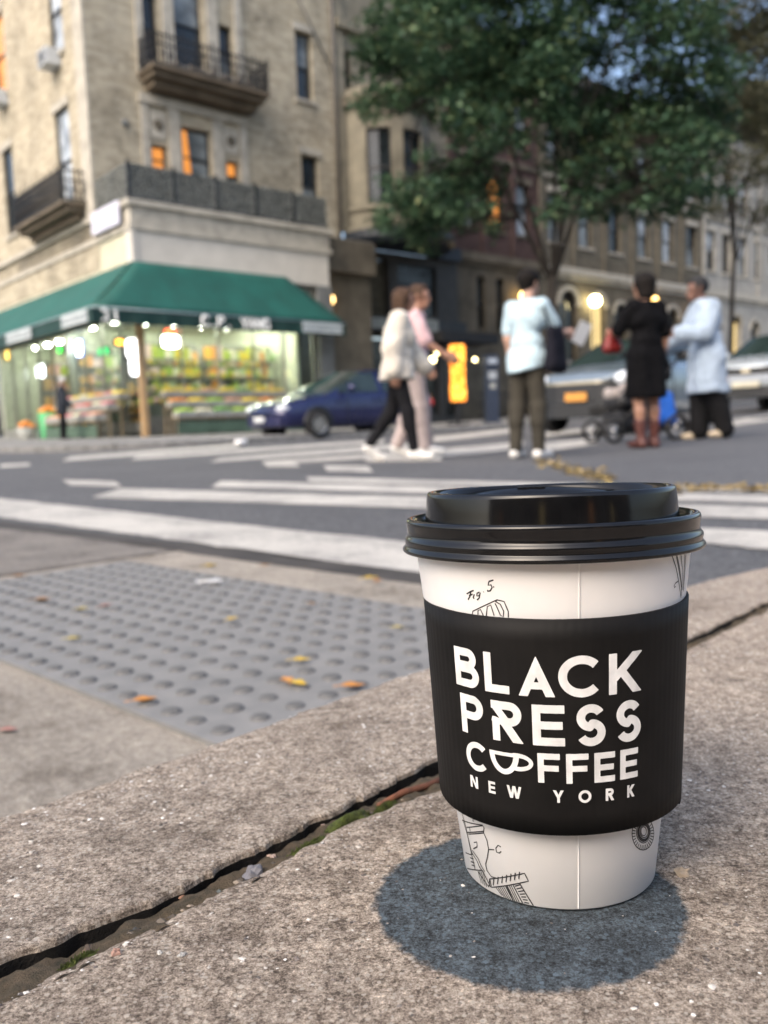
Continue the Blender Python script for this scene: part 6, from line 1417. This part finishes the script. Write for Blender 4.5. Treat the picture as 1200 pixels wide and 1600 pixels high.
def glyph(I, ch, x0, x1, y0, y1, t):
    w, h = x1-x0, y1-y0; bx_ = I.box(x0-.02, x1+.02, y0, y1)
    if ch == 'L': I.rect(x0, x0+t, y0, y1); I.rect(x0, x1, y0, y0+t)
    elif ch in 'EF':
        I.rect(x0, x0+t, y0, y1); I.rect(x0, x1, y1-t, y1); I.rect(x0, x1-w*.06, y0+h*.5-t*.48, y0+h*.5+t*.48)
        if ch == 'E': I.rect(x0, x1, y0, y0+t)
    elif ch == 'B':
        I.rect(x0, x0+t, y0, y1); r1 = h*.27; r2 = h*.29; ym = y1-2*r1+t*.1
        I.path([(x0+t/2, y1-t/2), (x1-r1-w*.08, y1-t/2)]+arc(x1-r1-w*.08, y1-r1, r1-t/2, r1-t/2, 90, -90)+[(x0+t/2, y1-2*r1+t/2)], t, bx_); I.path([(x0+t/2, y0+2*r2-t/2), (x1-r2, y0+2*r2-t/2)]+arc(x1-r2, y0+r2, r2-t/2, r2-t/2, 90, -90)+[(x0+t/2, y0+t/2)], t, bx_)
    elif ch == 'P':
        I.rect(x0, x0+t, y0, y1); r1 = h*.31; I.path([(x0+t/2, y1-t/2), (x1-r1, y1-t/2)]+arc(x1-r1, y1-r1, r1-t/2, r1-t/2, 90, -90)+[(x0+t/2, y1-2*r1+t/2)], t, bx_)
    elif ch == 'R':
        r1 = h*.30; xb = x0+w*.86
        I.rect(x0, x0+t, y0, y1); I.path([(x0+t/2, y1-t/2), (xb-r1, y1-t/2)]+arc(xb-r1, y1-r1, r1-t/2, r1-t/2, 90, -90)+[(x0+t/2, y1-2*r1+t/2)], t, bx_); I.seg((x0+w*.36, y1-2*r1+t), (x1-t*.55, y0-.5), t*1.05, bx_)
    elif ch == 'r':     # the broken R of the logo
        r1 = h*.30; xb = x0+w*.93; yk = y1-2*r1
        I.path([(x0+.2, y1-t/2), (xb-r1, y1-t/2)]+arc(xb-r1, y1-r1, r1-t/2, r1-t/2, 90, -90)+[(x0+w*.42, yk+t/2)], t, I.box(x0, x1, yk, y1)); I.seg((x0-.3, y1+.4), (x0+w*.56, yk+.1), t*.95, np.maximum(I.box(x0, x1, yk-.2, y1), -1e9))
        I.rect(x0+w*.02, x0+w*.02+t, y0, yk+t*.55); I.seg((x0+w*.02, yk+t*.75), (x0+w*.40, yk+t*.30), t*.7, I.box(x0, x1, y0, yk+t)); I.seg((x0+w*.30, yk+t), (x1-t*.6, y0-.6), t*1.08, I.box(x0, x1, y0, y1))
    elif ch == 'A':
        xm = (x0+x1)/2; tri = np.maximum(np.maximum(I.half((x1, y0), (xm, y1+.0)), I.half((xm, y1), (x0, y0))), y0-I.GY); l = math.hypot(w/2, h); k = t*l/h
        inner = np.maximum(I.half((x1-k, y0), (xm, y1-k*2*h/w)), I.half((xm, y1-k*2*h/w), (x0+k, y0))); D = np.maximum(tri, -inner); I.put(D); I.put(np.maximum(tri, np.maximum(y0+h*.18-I.GY, I.GY-y0-h*.18-t*.85)))
    elif ch == 'K':
        I.rect(x0, x0+t, y0, y1); I.seg((x0+t*.5, y0+h*.36), (x1-t*.45, y1+.6), t*1.0, I.box(x0, x1, y0, y1)); I.seg((x0+w*.30, y0+h*.62), (x1-t*.5, y0-.6), t*1.0, I.box(x0, x1, y0, y1))
    elif ch == 'C':
        r = h/2; rx = max(r, w*.56); p = arc(x0+rx, y0+r, rx-t/2, r-t/2, 42, 318, 40); I.path(p, t, I.GX-x1, True)
    elif ch == 'O': I.path(arc((x0+x1)/2, (y0+y1)/2, w/2-t/2, h/2-t/2, 0, 360, 40), t)
    elif ch == 'S':
        r = h*.27; rx = w/2-t/2; xm = (x0+x1)/2; yt = y1-t/2-(r-t*.24); yb = y0+t/2+(r-t*.24); ry = r-t*.24
        I.path(arc(xm, yt, rx*.96, ry, 28, 180, 16)+arc(xm, yt, rx*.96, ry, 180, 262, 10)+arc(xm, yb, rx, ry, 82, 0, 10)+arc(xm, yb, rx, ry, 0, -152, 18), t, None, True)
    elif ch == 'N': I.rect(x0, x0+t, y0, y1); I.rect(x1-t, x1, y0, y1); I.seg((x0+t*.35, y1+.3), (x1-t*.35, y0-.3), t*1.1, bx_)
    elif ch == 'W':
        for a, c in ((0, .27), (.27, .5), (.5, .73), (.73, 1)):
            k = .0 if a in (0, .5) else 0; ya, yb_ = (y1, y0) if a in (0, .5) else (y0, y1); I.seg((x0+w*(a*.86+.07), ya+(.2 if ya == y1 else -.2)), (x0+w*(c*.86+.07), yb_+(.2 if yb_ == y1 else -.2)), t, bx_)
    elif ch == 'Y': xm = (x0+x1)/2; I.rect(xm-t/2, xm+t/2, y0, y0+h*.5); I.seg((x0+t*.4, y1+.2), (xm, y0+h*.42), t, bx_); I.seg((x1-t*.4, y1+.2), (xm, y0+h*.42), t, bx_)
    elif ch == 'u':     # the little cup that stands for the O
        cw = w*.70; xm = x0+cw/2; r = cw/2; ry = h-.0
        outer = np.maximum(np.hypot((I.GX-xm)/r, (I.GY-y1)/ry)*min(r, ry)-min(r, ry), I.GY-y1); ri, ryi = r-t*.95, ry-t*.9; yt = y1-t*.62
        inner = np.maximum(np.hypot((I.GX-xm)/ri, (I.GY-y1)/ryi)*min(ri, ryi)-min(ri, ryi), I.GY-yt); I.put(np.maximum(outer, -inner))
        hx, hy = x0+cw*.93, y1-h*.36; ho = np.hypot((I.GX-hx)/(x1-hx), (I.GY-hy)/(h*.40))*3-3; hi = np.hypot((I.GX-hx-.1)/((x1-hx)-t*.75), (I.GY-hy)/(h*.40-t*.72))*1.4-1.4; keep = np.hypot((I.GX-xm)/r, (I.GY-y1)/ry)*min(r, ry)-min(r, ry); I.put(np.maximum(np.maximum(ho, -hi), -np.maximum(keep, I.GY-y1)))
INKW = M('sleeve_ink', (.74, .74, .73), .6, var=.12, scale=160)
ROWS = {'BLACK': (67.7, 79.2, 2.35, [('B', -56.0, -42.8), ('L', -40.0, -29.1), ('A', -25.3, -10.9), ('C', -9.6, 6.6), ('K', 10.3, 25.4)]),
        'PRESS': (53.7, 65.4, 2.35, [('P', -54.2, -41.8), ('r', -37.8, -23.6), ('E', -20.3, -7.5), ('S', -3.0, 8.9), ('S', 13.4, 25.1)]),
        'COFFEE': (42.9, 51.5, 1.75, [('C', -52.8, -41.5), ('u', -39.8, -20.5), ('F', -18.7, -9.7), ('F', -7.3, 1.8), ('E', 4.1, 13.0), ('E', 15.3, 23.9)]),
        'NEW YORK': (37.3, 40.9, .78, [('N', -51.4, -47.0), ('E', -41.3, -37.9), ('W', -32.4, -26.0), ('Y', -12.8, -8.5), ('O', -2.5, 2.8), ('R', 8.9, 13.0), ('K', 18.7, 22.8)])}
for word, (y0, y1, t, gl) in ROWS.items():
    V = []; Fc = []
    for ch, d0, d1 in gl:
        yy0 = y0+(1.1 if ch == 'u' else 0); yy1 = y1-(1.0 if ch == 'u' else 0)
        if ch in 'CSO': yy0 -= t*.05; yy1 += t*.05
        I = Ink(d0*K_, d1*K_, yy0, yy1, .16 if t > 1 else .09); glyph(I, ch, d0*K_, d1*K_, yy0, yy1, t); v_, f_ = I.mesh(); o_ = len(V); V += [spt(x/K_, y*mm, .00014) for x, y in v_]; Fc += [tuple(i+o_ for i in q) for q in f_]
    o = mesh_obj('printed_word', V, Fc, INKW, cup, True); o.matrix_local = SLV
# ---- line art printed on the cup paper
INKB = M('print_black', (.02, .02, .022), .6, var=.1)
def cup_hit(px, py):
    d = ray(px, py); o = CAM-CB
    ox, oy, oz = o@cu, o@cv, o@CAX; dx, dy, dz = d@cu, d@cv, d@CAX; k = (RT-RB)/HT
    a = dx*dx+dy*dy-(k*dz)**2; r0 = RB+k*oz; b_ = 2*(ox*dx+oy*dy-k*dz*r0); c = ox*ox+oy*oy-r0*r0; disc = b_*b_-4*a*c
    if disc < 0: return None
    t = (-b_-math.sqrt(disc))/(2*a); return math.degrees(math.atan2(ox+t*dx, -(oy+t*dy))), oz+t*dz
def ribbon(b, pts, w):
    """pts: (deg, h in m). A thin inked line on the paper"""
    P = np.array([(d*math.radians(1)*crad(h), h) for d, h in pts]); out = []
    for i in range(len(P)-1):
        n_ = max(1, int(np.hypot(*(P[i+1]-P[i]))/.0012))
        for k in range(n_): out.append(P[i]+(P[i+1]-P[i])*k/n_)
    out.append(P[-1]); out = np.array(out); vs = []
    for i, p in enumerate(out):
        t = out[min(i+1, len(out)-1)]-out[max(i-1, 0)]; t = t/(np.hypot(*t)+1e-12); n_ = np.array([-t[1], t[0]])*w/2
        for s in (1, -1): q = p+n_*s; vs.append(surf(math.degrees(q[0]/crad(q[1])), q[1], .00007))
    b.add(vs, [(2*i, 2*i+1, 2*i+3, 2*i+2) for i in range(len(out)-1)], False)
def art(lines, w, ox=0, oy=0, sc=1.0):
    b = MB()
    for ln in lines:
        ww = w
        if isinstance(ln[0], (int, float)): ww = ln[0]; ln = ln[1:]
        hp = [cup_hit(ox+x/sc, oy+y/sc) for x, y in ln]
        if any(q is None for q in hp): continue
        if max(q[1] for q in hp) > .1034: continue
        hp = [(d, max(.0006, h)) for d, h in hp]; ribbon(b, hp, ww)
    return b.build('line_drawing', INKB, cup)
Z1 = dict(ox=620, oy=740, sc=4.615)
art([[(505, 878), (530, 862), (556, 852)], [(535, 862), (528, 895), (515, 920)], [(522, 890), (548, 880)], [(560, 880), (552, 905), (560, 912)], [(598, 865), (580, 872), (578, 892), (592, 892), (602, 868), (596, 905), (580, 922)], [(626, 864), (629, 862)], [(665, 788), (698, 778)], [(665, 788), (660, 815), (680, 812), (688, 832), (675, 855), (655, 858), (655, 848)], [(696, 829), (703, 825)]], .00045, **Z1)
Z2 = dict(ox=600, oy=730, sc=2.264)
art([[(312, 530), (315, 514), (400, 474), (425, 480), (440, 515), (440, 536)], [(400, 474), (395, 482)], [(333, 533), (333, 512), (342, 508), (352, 530)], [(362, 533), (366, 498), (378, 492), (390, 530)], [(393, 486), (400, 500), (412, 528), (422, 534), (424, 515), (412, 490), (398, 482)]], .00034, **Z2)
Z3 = dict(ox=860, oy=740, sc=4.615)
art([[(875, 600), (905, 690), (930, 830), (940, 905)], [(905, 595), (925, 700), (940, 800), (945, 890)], [(912, 595), (932, 700), (945, 830)], [(940, 595), (950, 690), (948, 850)], [(968, 590), (962, 720), (955, 850)], [(975, 600), (970, 700), (958, 860)], [(920, 785), (900, 800), (890, 820), (895, 832), (902, 822)]], .00034, **Z3)
Z4 = dict(ox=670, oy=1180, sc=5.714)
hatch = [[(545+i*38, 1115-i*9), (560+i*38-22, 1180-i*9)] for i in range(8)]
hatch2 = [[(770+i*14, 1180+i*24), (822+i*12, 1165+i*28)] for i in range(7)]
dense = [[(600+i*17, 1190-i*2), (655+i*20, 1262+i*16)] for i in range(9)]+[[(440+i*14, 1045), (470+i*16, 1150+i*12)] for i in range(4)]
art([[(300, 590), (480, 635), (495, 660), (490, 700), (520, 770), (535, 850), (525, 920), (508, 985), (520, 1040), (560, 1095), (610, 1110)], [(310, 600), (345, 720), (380, 880), (415, 1030)], [(285, 480), (330, 640), (360, 780), (390, 900)], [(340, 655), (480, 640)], [(345, 700), (490, 690)], [(355, 715), (490, 705)], [(365, 655), (372, 690)], [(395, 570), (398, 605)], [(535, 852), (585, 855)], [(645, 830), (620, 815), (600, 840), (605, 875), (630, 885), (648, 870)], [(405, 790), (430, 785), (432, 830), (400, 845)], [(390, 860), (440, 930), (470, 1000), (500, 1050)], [(385, 880), (430, 950), (455, 1010), (490, 1060)], [(330, 880), (385, 900)], [(345, 1020), (480, 1038)],
     [(545, 1115), (855, 1065), (890, 1135), (560, 1190), (545, 1115)], [(815, 1160), (935, 1370)], [(755, 1172), (840, 1345)], [(480, 1038), (555, 1190)], [(440, 1045), (540, 1190)], [(695, 1180), (755, 1310)], [(370, 925), (400, 935)], [(376, 960), (406, 970)], [(384, 990), (412, 1000)], [(290, 500), (335, 520)], [(318, 480), (322, 525), (310, 520)]]+hatch+hatch2, .00036, **Z4)
art(dense, .00026, **Z4)
Z5 = dict(ox=870, oy=1180, sc=5.714)
def gear(cx, cy, rx, ry, n, a0, a1):
    out = []
    for i in range(n):
        a = math.radians(a0+(a1-a0)*i/n); out.append([(cx+rx*.72*math.cos(a), cy+ry*.72*math.sin(a)), (cx+rx*math.cos(a), cy+ry*math.sin(a))])
    return out
ell = lambda cx, cy, rx, ry, n=20: [(cx+rx*math.cos(2*PI*i/n), cy+ry*math.sin(2*PI*i/n)) for i in range(n+1)]
art([ell(778, 692, 36, 55), ell(774, 690, 24, 40), ell(772, 700, 62, 95)]+gear(768, 710, 96, 146, 30, 0, 360)+[ell(768, 710, 98, 148)], .00028, **Z5)
art([ell(776, 695, 46-0, 70), ell(775, 697, 52, 80)], .0006, **Z5)

# ================================================================== SMALL THINGS ON THE GROUND
def leafmat(nm, c): return M(nm, c, .6, var=.25, scale=60, bmp=.2, bdist=.001)
LC = {'yellow': leafmat('fallen_yellow', (.62, .42, .05)), 'orange': leafmat('fallen_orange', (.56, .25, .06)), 'tan': leafmat('fallen_tan', (.34, .2, .1)), 'pink': leafmat('fallen_pink', (.42, .22, .18)), 'pale': leafmat('fallen_pale', (.55, .45, .15))}
def leaf(pos, L, wd, yaw, mat, label, curl=.3, tilt=0.):
    vs = []; n = 8; fs = []
    for i in range(n+1):
        t = i/n; w = wd*math.sin(PI*min(1, t*1.02)**.8)*.5*(1+.12*math.sin(t*40)); z = curl*L*(t-.5)**2
        for e in (-1, -.5, 0, .5, 1): vs.append(((t-.5)*L, w*e, z+abs(e)*w*.45+.0006))
    for i in range(n):
        for j in range(4): a = i*5+j; fs.append((a, a+5, a+6, a+1))
    o = empty('fallen_leaf', pos, yaw, label, 'leaf', 'leaves fallen on the ramp')
    b_ = mesh_obj('blade', vs, fs, mat, o, True); md = b_.modifiers.new('t', 'SOLIDIFY'); md.thickness = .0005
    b = MB(); b.tube([(-L*.5, 0, curl*L*.25+.001), (-L*.66, L*.04, .002), (-L*.78, L*.1, .0015)], .0007, 5); b.build('stalk', mat, o)
    o.rotation_euler = (tilt, 0, yaw); return o
for (x, y, s, k, nm, lb) in [(226, 1097, 34, .4, 'orange', 'narrow orange leaf near the corner of the tactile plate'), (448, 1066, 30, 2.0, 'orange', 'broad orange leaf touching a yellow one on the domes'), (467, 1071, 30, -.6, 'yellow', 'bright yellow leaf touching an orange one on the domes'), (471, 1034, 26, .1, 'yellow', 'small yellow leaf between the domes beyond the touching pair'), (551, 1075, 34, .1, 'orange', 'rust orange leaf at the edge of the domed plate by the kerb'),
                              (364, 969, 20, 1, 'yellow', 'small yellow leaf in the middle of the domed plate'), (115, 1000, 20, .3, 'pale', 'pale yellow leaf on the domes away from the kerb'), (67, 939, 24, .2, 'tan', 'brown leaf on the far corner of the domed plate'), (167, 948, 18, .8, 'pink', 'pinkish leaf on the domes beside the paper scrap'), (130, 953, 16, .2, 'pale', 'faded green yellow leaf beside the pinkish leaf'), (30, 902, 20, .2, 'tan', 'curled tan leaf on the apron behind the domed plate'),
                              (580, 905, 22, .4, 'yellow', 'yellow leaf lying by the gutter line near the cup lid'), (590, 909, 18, 1.4, 'orange', 'orange leaf lying by the gutter line near the cup lid'), (416, 885, 16, .5, 'tan', 'brown leaf in the strip between domes and gutter'), (329, 880, 18, .5, 'yellow', 'yellow leaf in the strip between domes and gutter'), (622, 982, 16, .3, 'pale', 'pale leaf on the domes right beside the cup'), (490, 945, 14, .7, 'tan', 'small brown leaf among the domes towards the gutter'), (12, 1132, 26, .1, 'pink', 'reddish leaf on the plain ramp concrete')]:
    d = ray(x, y); P = CAM+d*((LZ+.013-CAMZ)/d[2]); L = s*P[1]/FPX*1.15; leaf((P[0], P[1], LZ+(.0145 if 880 < y < 1100 else .006)), L, L*.55, k, LC[nm], lb)
# paper scrap on the plate
d = ray(327, 914); P = CAM+d*((LZ+.012-CAMZ)/d[2]); o = empty('paper_scrap', (P[0], P[1], LZ+.016), .25, 'crumpled white paper scrap on the tactile plate', 'litter')
vs = []; fs = []
for i in range(9):
    for j in range(4): vs.append((-.026+i*.0065, -.008+j*.005, .003+.004*hnoise([[i*.9, j*1.3, 2]])[0]))
for i in range(8):
    for j in range(3): a = i*4+j; fs.append((a, a+4, a+5, a+1))
x = mesh_obj('sheet', vs, fs, M('paper_white', (.75, .75, .74), .8, var=.04), o); md = x.modifiers.new('t', 'SOLIDIFY'); md.thickness = .0008
b = MB(); b.tube([(-.02, -.006, .006), (.02, .004, .0075)], .0012, 5); b.build('fold', M('paper_white', (.75, .75, .74), .8), o)
# white paper cup lying by the blue car's bumper
P = ground(376, 696); o = empty('litter_cup', (P[0], P[1], gz(P[0], P[1])+.055), .6, 'white paper litter on the road by the nose of the blue car', 'litter')
b = MB(); b.lathe([(.001, -.1), (.05, -.1), (.06, .1), (.055, .1), (.045, -.09)], 16, axis='x'); b.v = [(x, y*1.0, z) for x, y, z in b.v]; b.build('wall', M('paper_white', (.75, .75, .74), .8), o)
b = MB(); b.lathe([(.062, .094), (.064, .1), (.062, .106)], 16, axis='x'); b.build('rim', M('paper_white', (.75, .75, .74), .8), o)
# leaf litter along the road gutter, right of the crossing
V = []; Fc = []; MT = island_mat('leaf_litter', [(0, (.13, .09, .04)), (.4, (.24, .17, .06)), (.75, (.38, .28, .09)), (1, (.36, .28, .16))], .7)
for k in range(360):
    t = random.random()
    if t < .68: u = t/.68; x = 838+u*118+random.gauss(0, 6); y = 721+u*31+random.gauss(0, 4.5)
    else: x = random.uniform(1040, 1230); y = 766+random.gauss(0, 3)
    P = ground(x, y); L = random.uniform(.012, .034); a = random.random()*6.28; c, s = math.cos(a), math.sin(a); o_ = len(V)
    for dx, dy, dz in ((-L, 0, .006), (0, L*.5, .012), (L, 0, .008), (0, -L*.5, .016)): V.append((P[0]+dx*c-dy*s, P[1]+dx*s+dy*c, gz(P[0], P[1])+.004+dz*random.uniform(.3, 1.4)))
    Fc.append((o_, o_+1, o_+2, o_+3))
o = mesh_obj('leaf_litter', V, Fc, MT); tag(o, 'drift of small yellow leaves along the road gutter', 'leaf litter', kind='stuff')
# moss, stones and a twig in the joint
MOSS = M('moss', (.13, .165, .03), .95, var=.45, scale=300, bmp=.9, bdist=.002)
def joint_z(x, y): return zs(x, y)-.011
for (x, y, rx, ry, rz, lb) in [(541, 1282, .014, .0032, .0055, 'bright green moss cushion in the pavement joint'), (600, 1257, .008, .0022, .004, 'small moss tuft near the rusty twig'), (478, 1317, .013, .0018, .0035, 'thin strip of moss along the joint edge'), (120, 1492, .007, .002, .003, 'tiny moss patch in the joint far from the cup')]:
    P = unp(x, y); b = MB(); b.blob((0, 0, 0), (rx, ry, rz), 22, 12, int(x), .35); o = b.build('moss', MOSS, None, (P[0], P[1], zs(P[0], P[1])-.0045)); o.rotation_euler = (0, 0, math.radians(50)); tag(o, lb, 'moss')
    tf = MB(); g = random.Random(int(x))
    for k in range(260):
        t = g.uniform(0, 6.28); q = math.sqrt(g.random()); bx_, by_ = rx*q*math.cos(t), ry*q*math.sin(t); bz = rz*math.sqrt(max(0, 1-q*q))*.92; l = g.uniform(.0008, .0019); tf.tube([(bx_, by_, bz), (bx_+g.gauss(0, .0005), by_+g.gauss(0, .0005), bz+l)], [.00028, .00006], 3, False, False)
    tag(tf.build('moss_tips', MOSS, o), kind='stuff')
for (x, y, r, c, lb) in [(393, 1353, .0052, (.16, .155, .165), 'angular grey stone chip wedged in the joint'), (425, 1327, .0030, (.42, .31, .25), 'pinkish pebble in the joint beside the grey chip'), (283, 1387, .0016, (.36, .2, .13), 'orange brick crumb in the joint'), (506, 1280, .0024, (.35, .24, .19), 'rosy pebble beside the moss cushion'), (598, 1253, .0020, (.5, .42, .36), 'pale pebble by the end of the twig'), (137, 1470, .0030, (.17, .12, .08), 'brown pebble in the joint litter'), (161, 1477, .0024, (.4, .33, .2), 'pale tan pebble in the joint litter'), (208, 1445, .0034, (.05, .05, .045), 'dark stone in the joint'), (181, 1490, .0012, (.40, .24, .18), 'salmon coloured brick crumb on the slab edge'), (250, 1490, .0008, (.5, .48, .44), 'white quartz grain on the slab'), (284, 1494, .0010, (.5, .48, .44), 'larger white quartz grain on the slab'), (1068, 1366, .0020, (.36, .29, .21), 'tan pebble on the slab beside the dark disc'), (20, 1545, .0036, (.17, .11, .07), 'brown crumb at the joint end'), (340, 1385, .003, (.10, .11, .10), 'mossy grey crumb in the joint')]:
    P = unp(x, y); onslab = lb.endswith('slab') or 'slab' in lb
    b = MB(); r *= 1. if onslab else .62; b.blob((0, 0, 0), (r*1.25, r, r*.7), 9, 6, int(x*3), .45); o = b.build('pebble', M('pebble_%d' % x, c, .7, var=.2, scale=300), None, (P[0], P[1], zs(P[0], P[1])+(r*.3 if onslab else -.0032)), smooth=False); o.rotation_euler = (.2, .1, x*.7); tag(o, lb, 'pebble')
A_ = unp(590, 1252); B_ = unp(695, 1212); A_[2] -= .0018; B_[2] -= .0012; b = MB(); b.tube([(0, 0, 0), tuple((B_-A_)*.35+np.array([0, 0, .0012])), tuple((B_-A_)*.7), tuple(B_-A_)], [.0010, .0014, .0013, .0017], 7); o = b.build('twig', M('twig_rust', (.16, .06, .03), .8, var=.3, scale=200), None, tuple(A_)); tag(o, 'rust brown twig lying in the joint by the cup sleeve', 'twig')
b = MB(); g = random.Random(4)
for k in range(420):
    s = g.uniform(-.16, .45); a, c = edge(_lo, s)-.001, edge(_up, s)+.0; t = a+(c-a)*g.random()**1.4*.75; p = sp(s, t); r = g.uniform(.0004, .0013); b.add((oct_v*np.array([r*1.5, r, r*.8])*(1+RNG.normal(0, .2, oct_v.shape)))+np.array([p[0], p[1], zs(*p)-.0035-.010*((t-a)/(c-a+1e-9))**1.5+g.random()*.003]), oct_f)
tag(b.build('joint_grit', island_mat('joint_grit', [(0, (.02, .016, .012)), (.5, (.05, .04, .03)), (.8, (.12, .1, .08)), (1, (.3, .24, .18))], .8)), 'dark grit and litter filling the pavement joint', 'grit', kind='stuff')
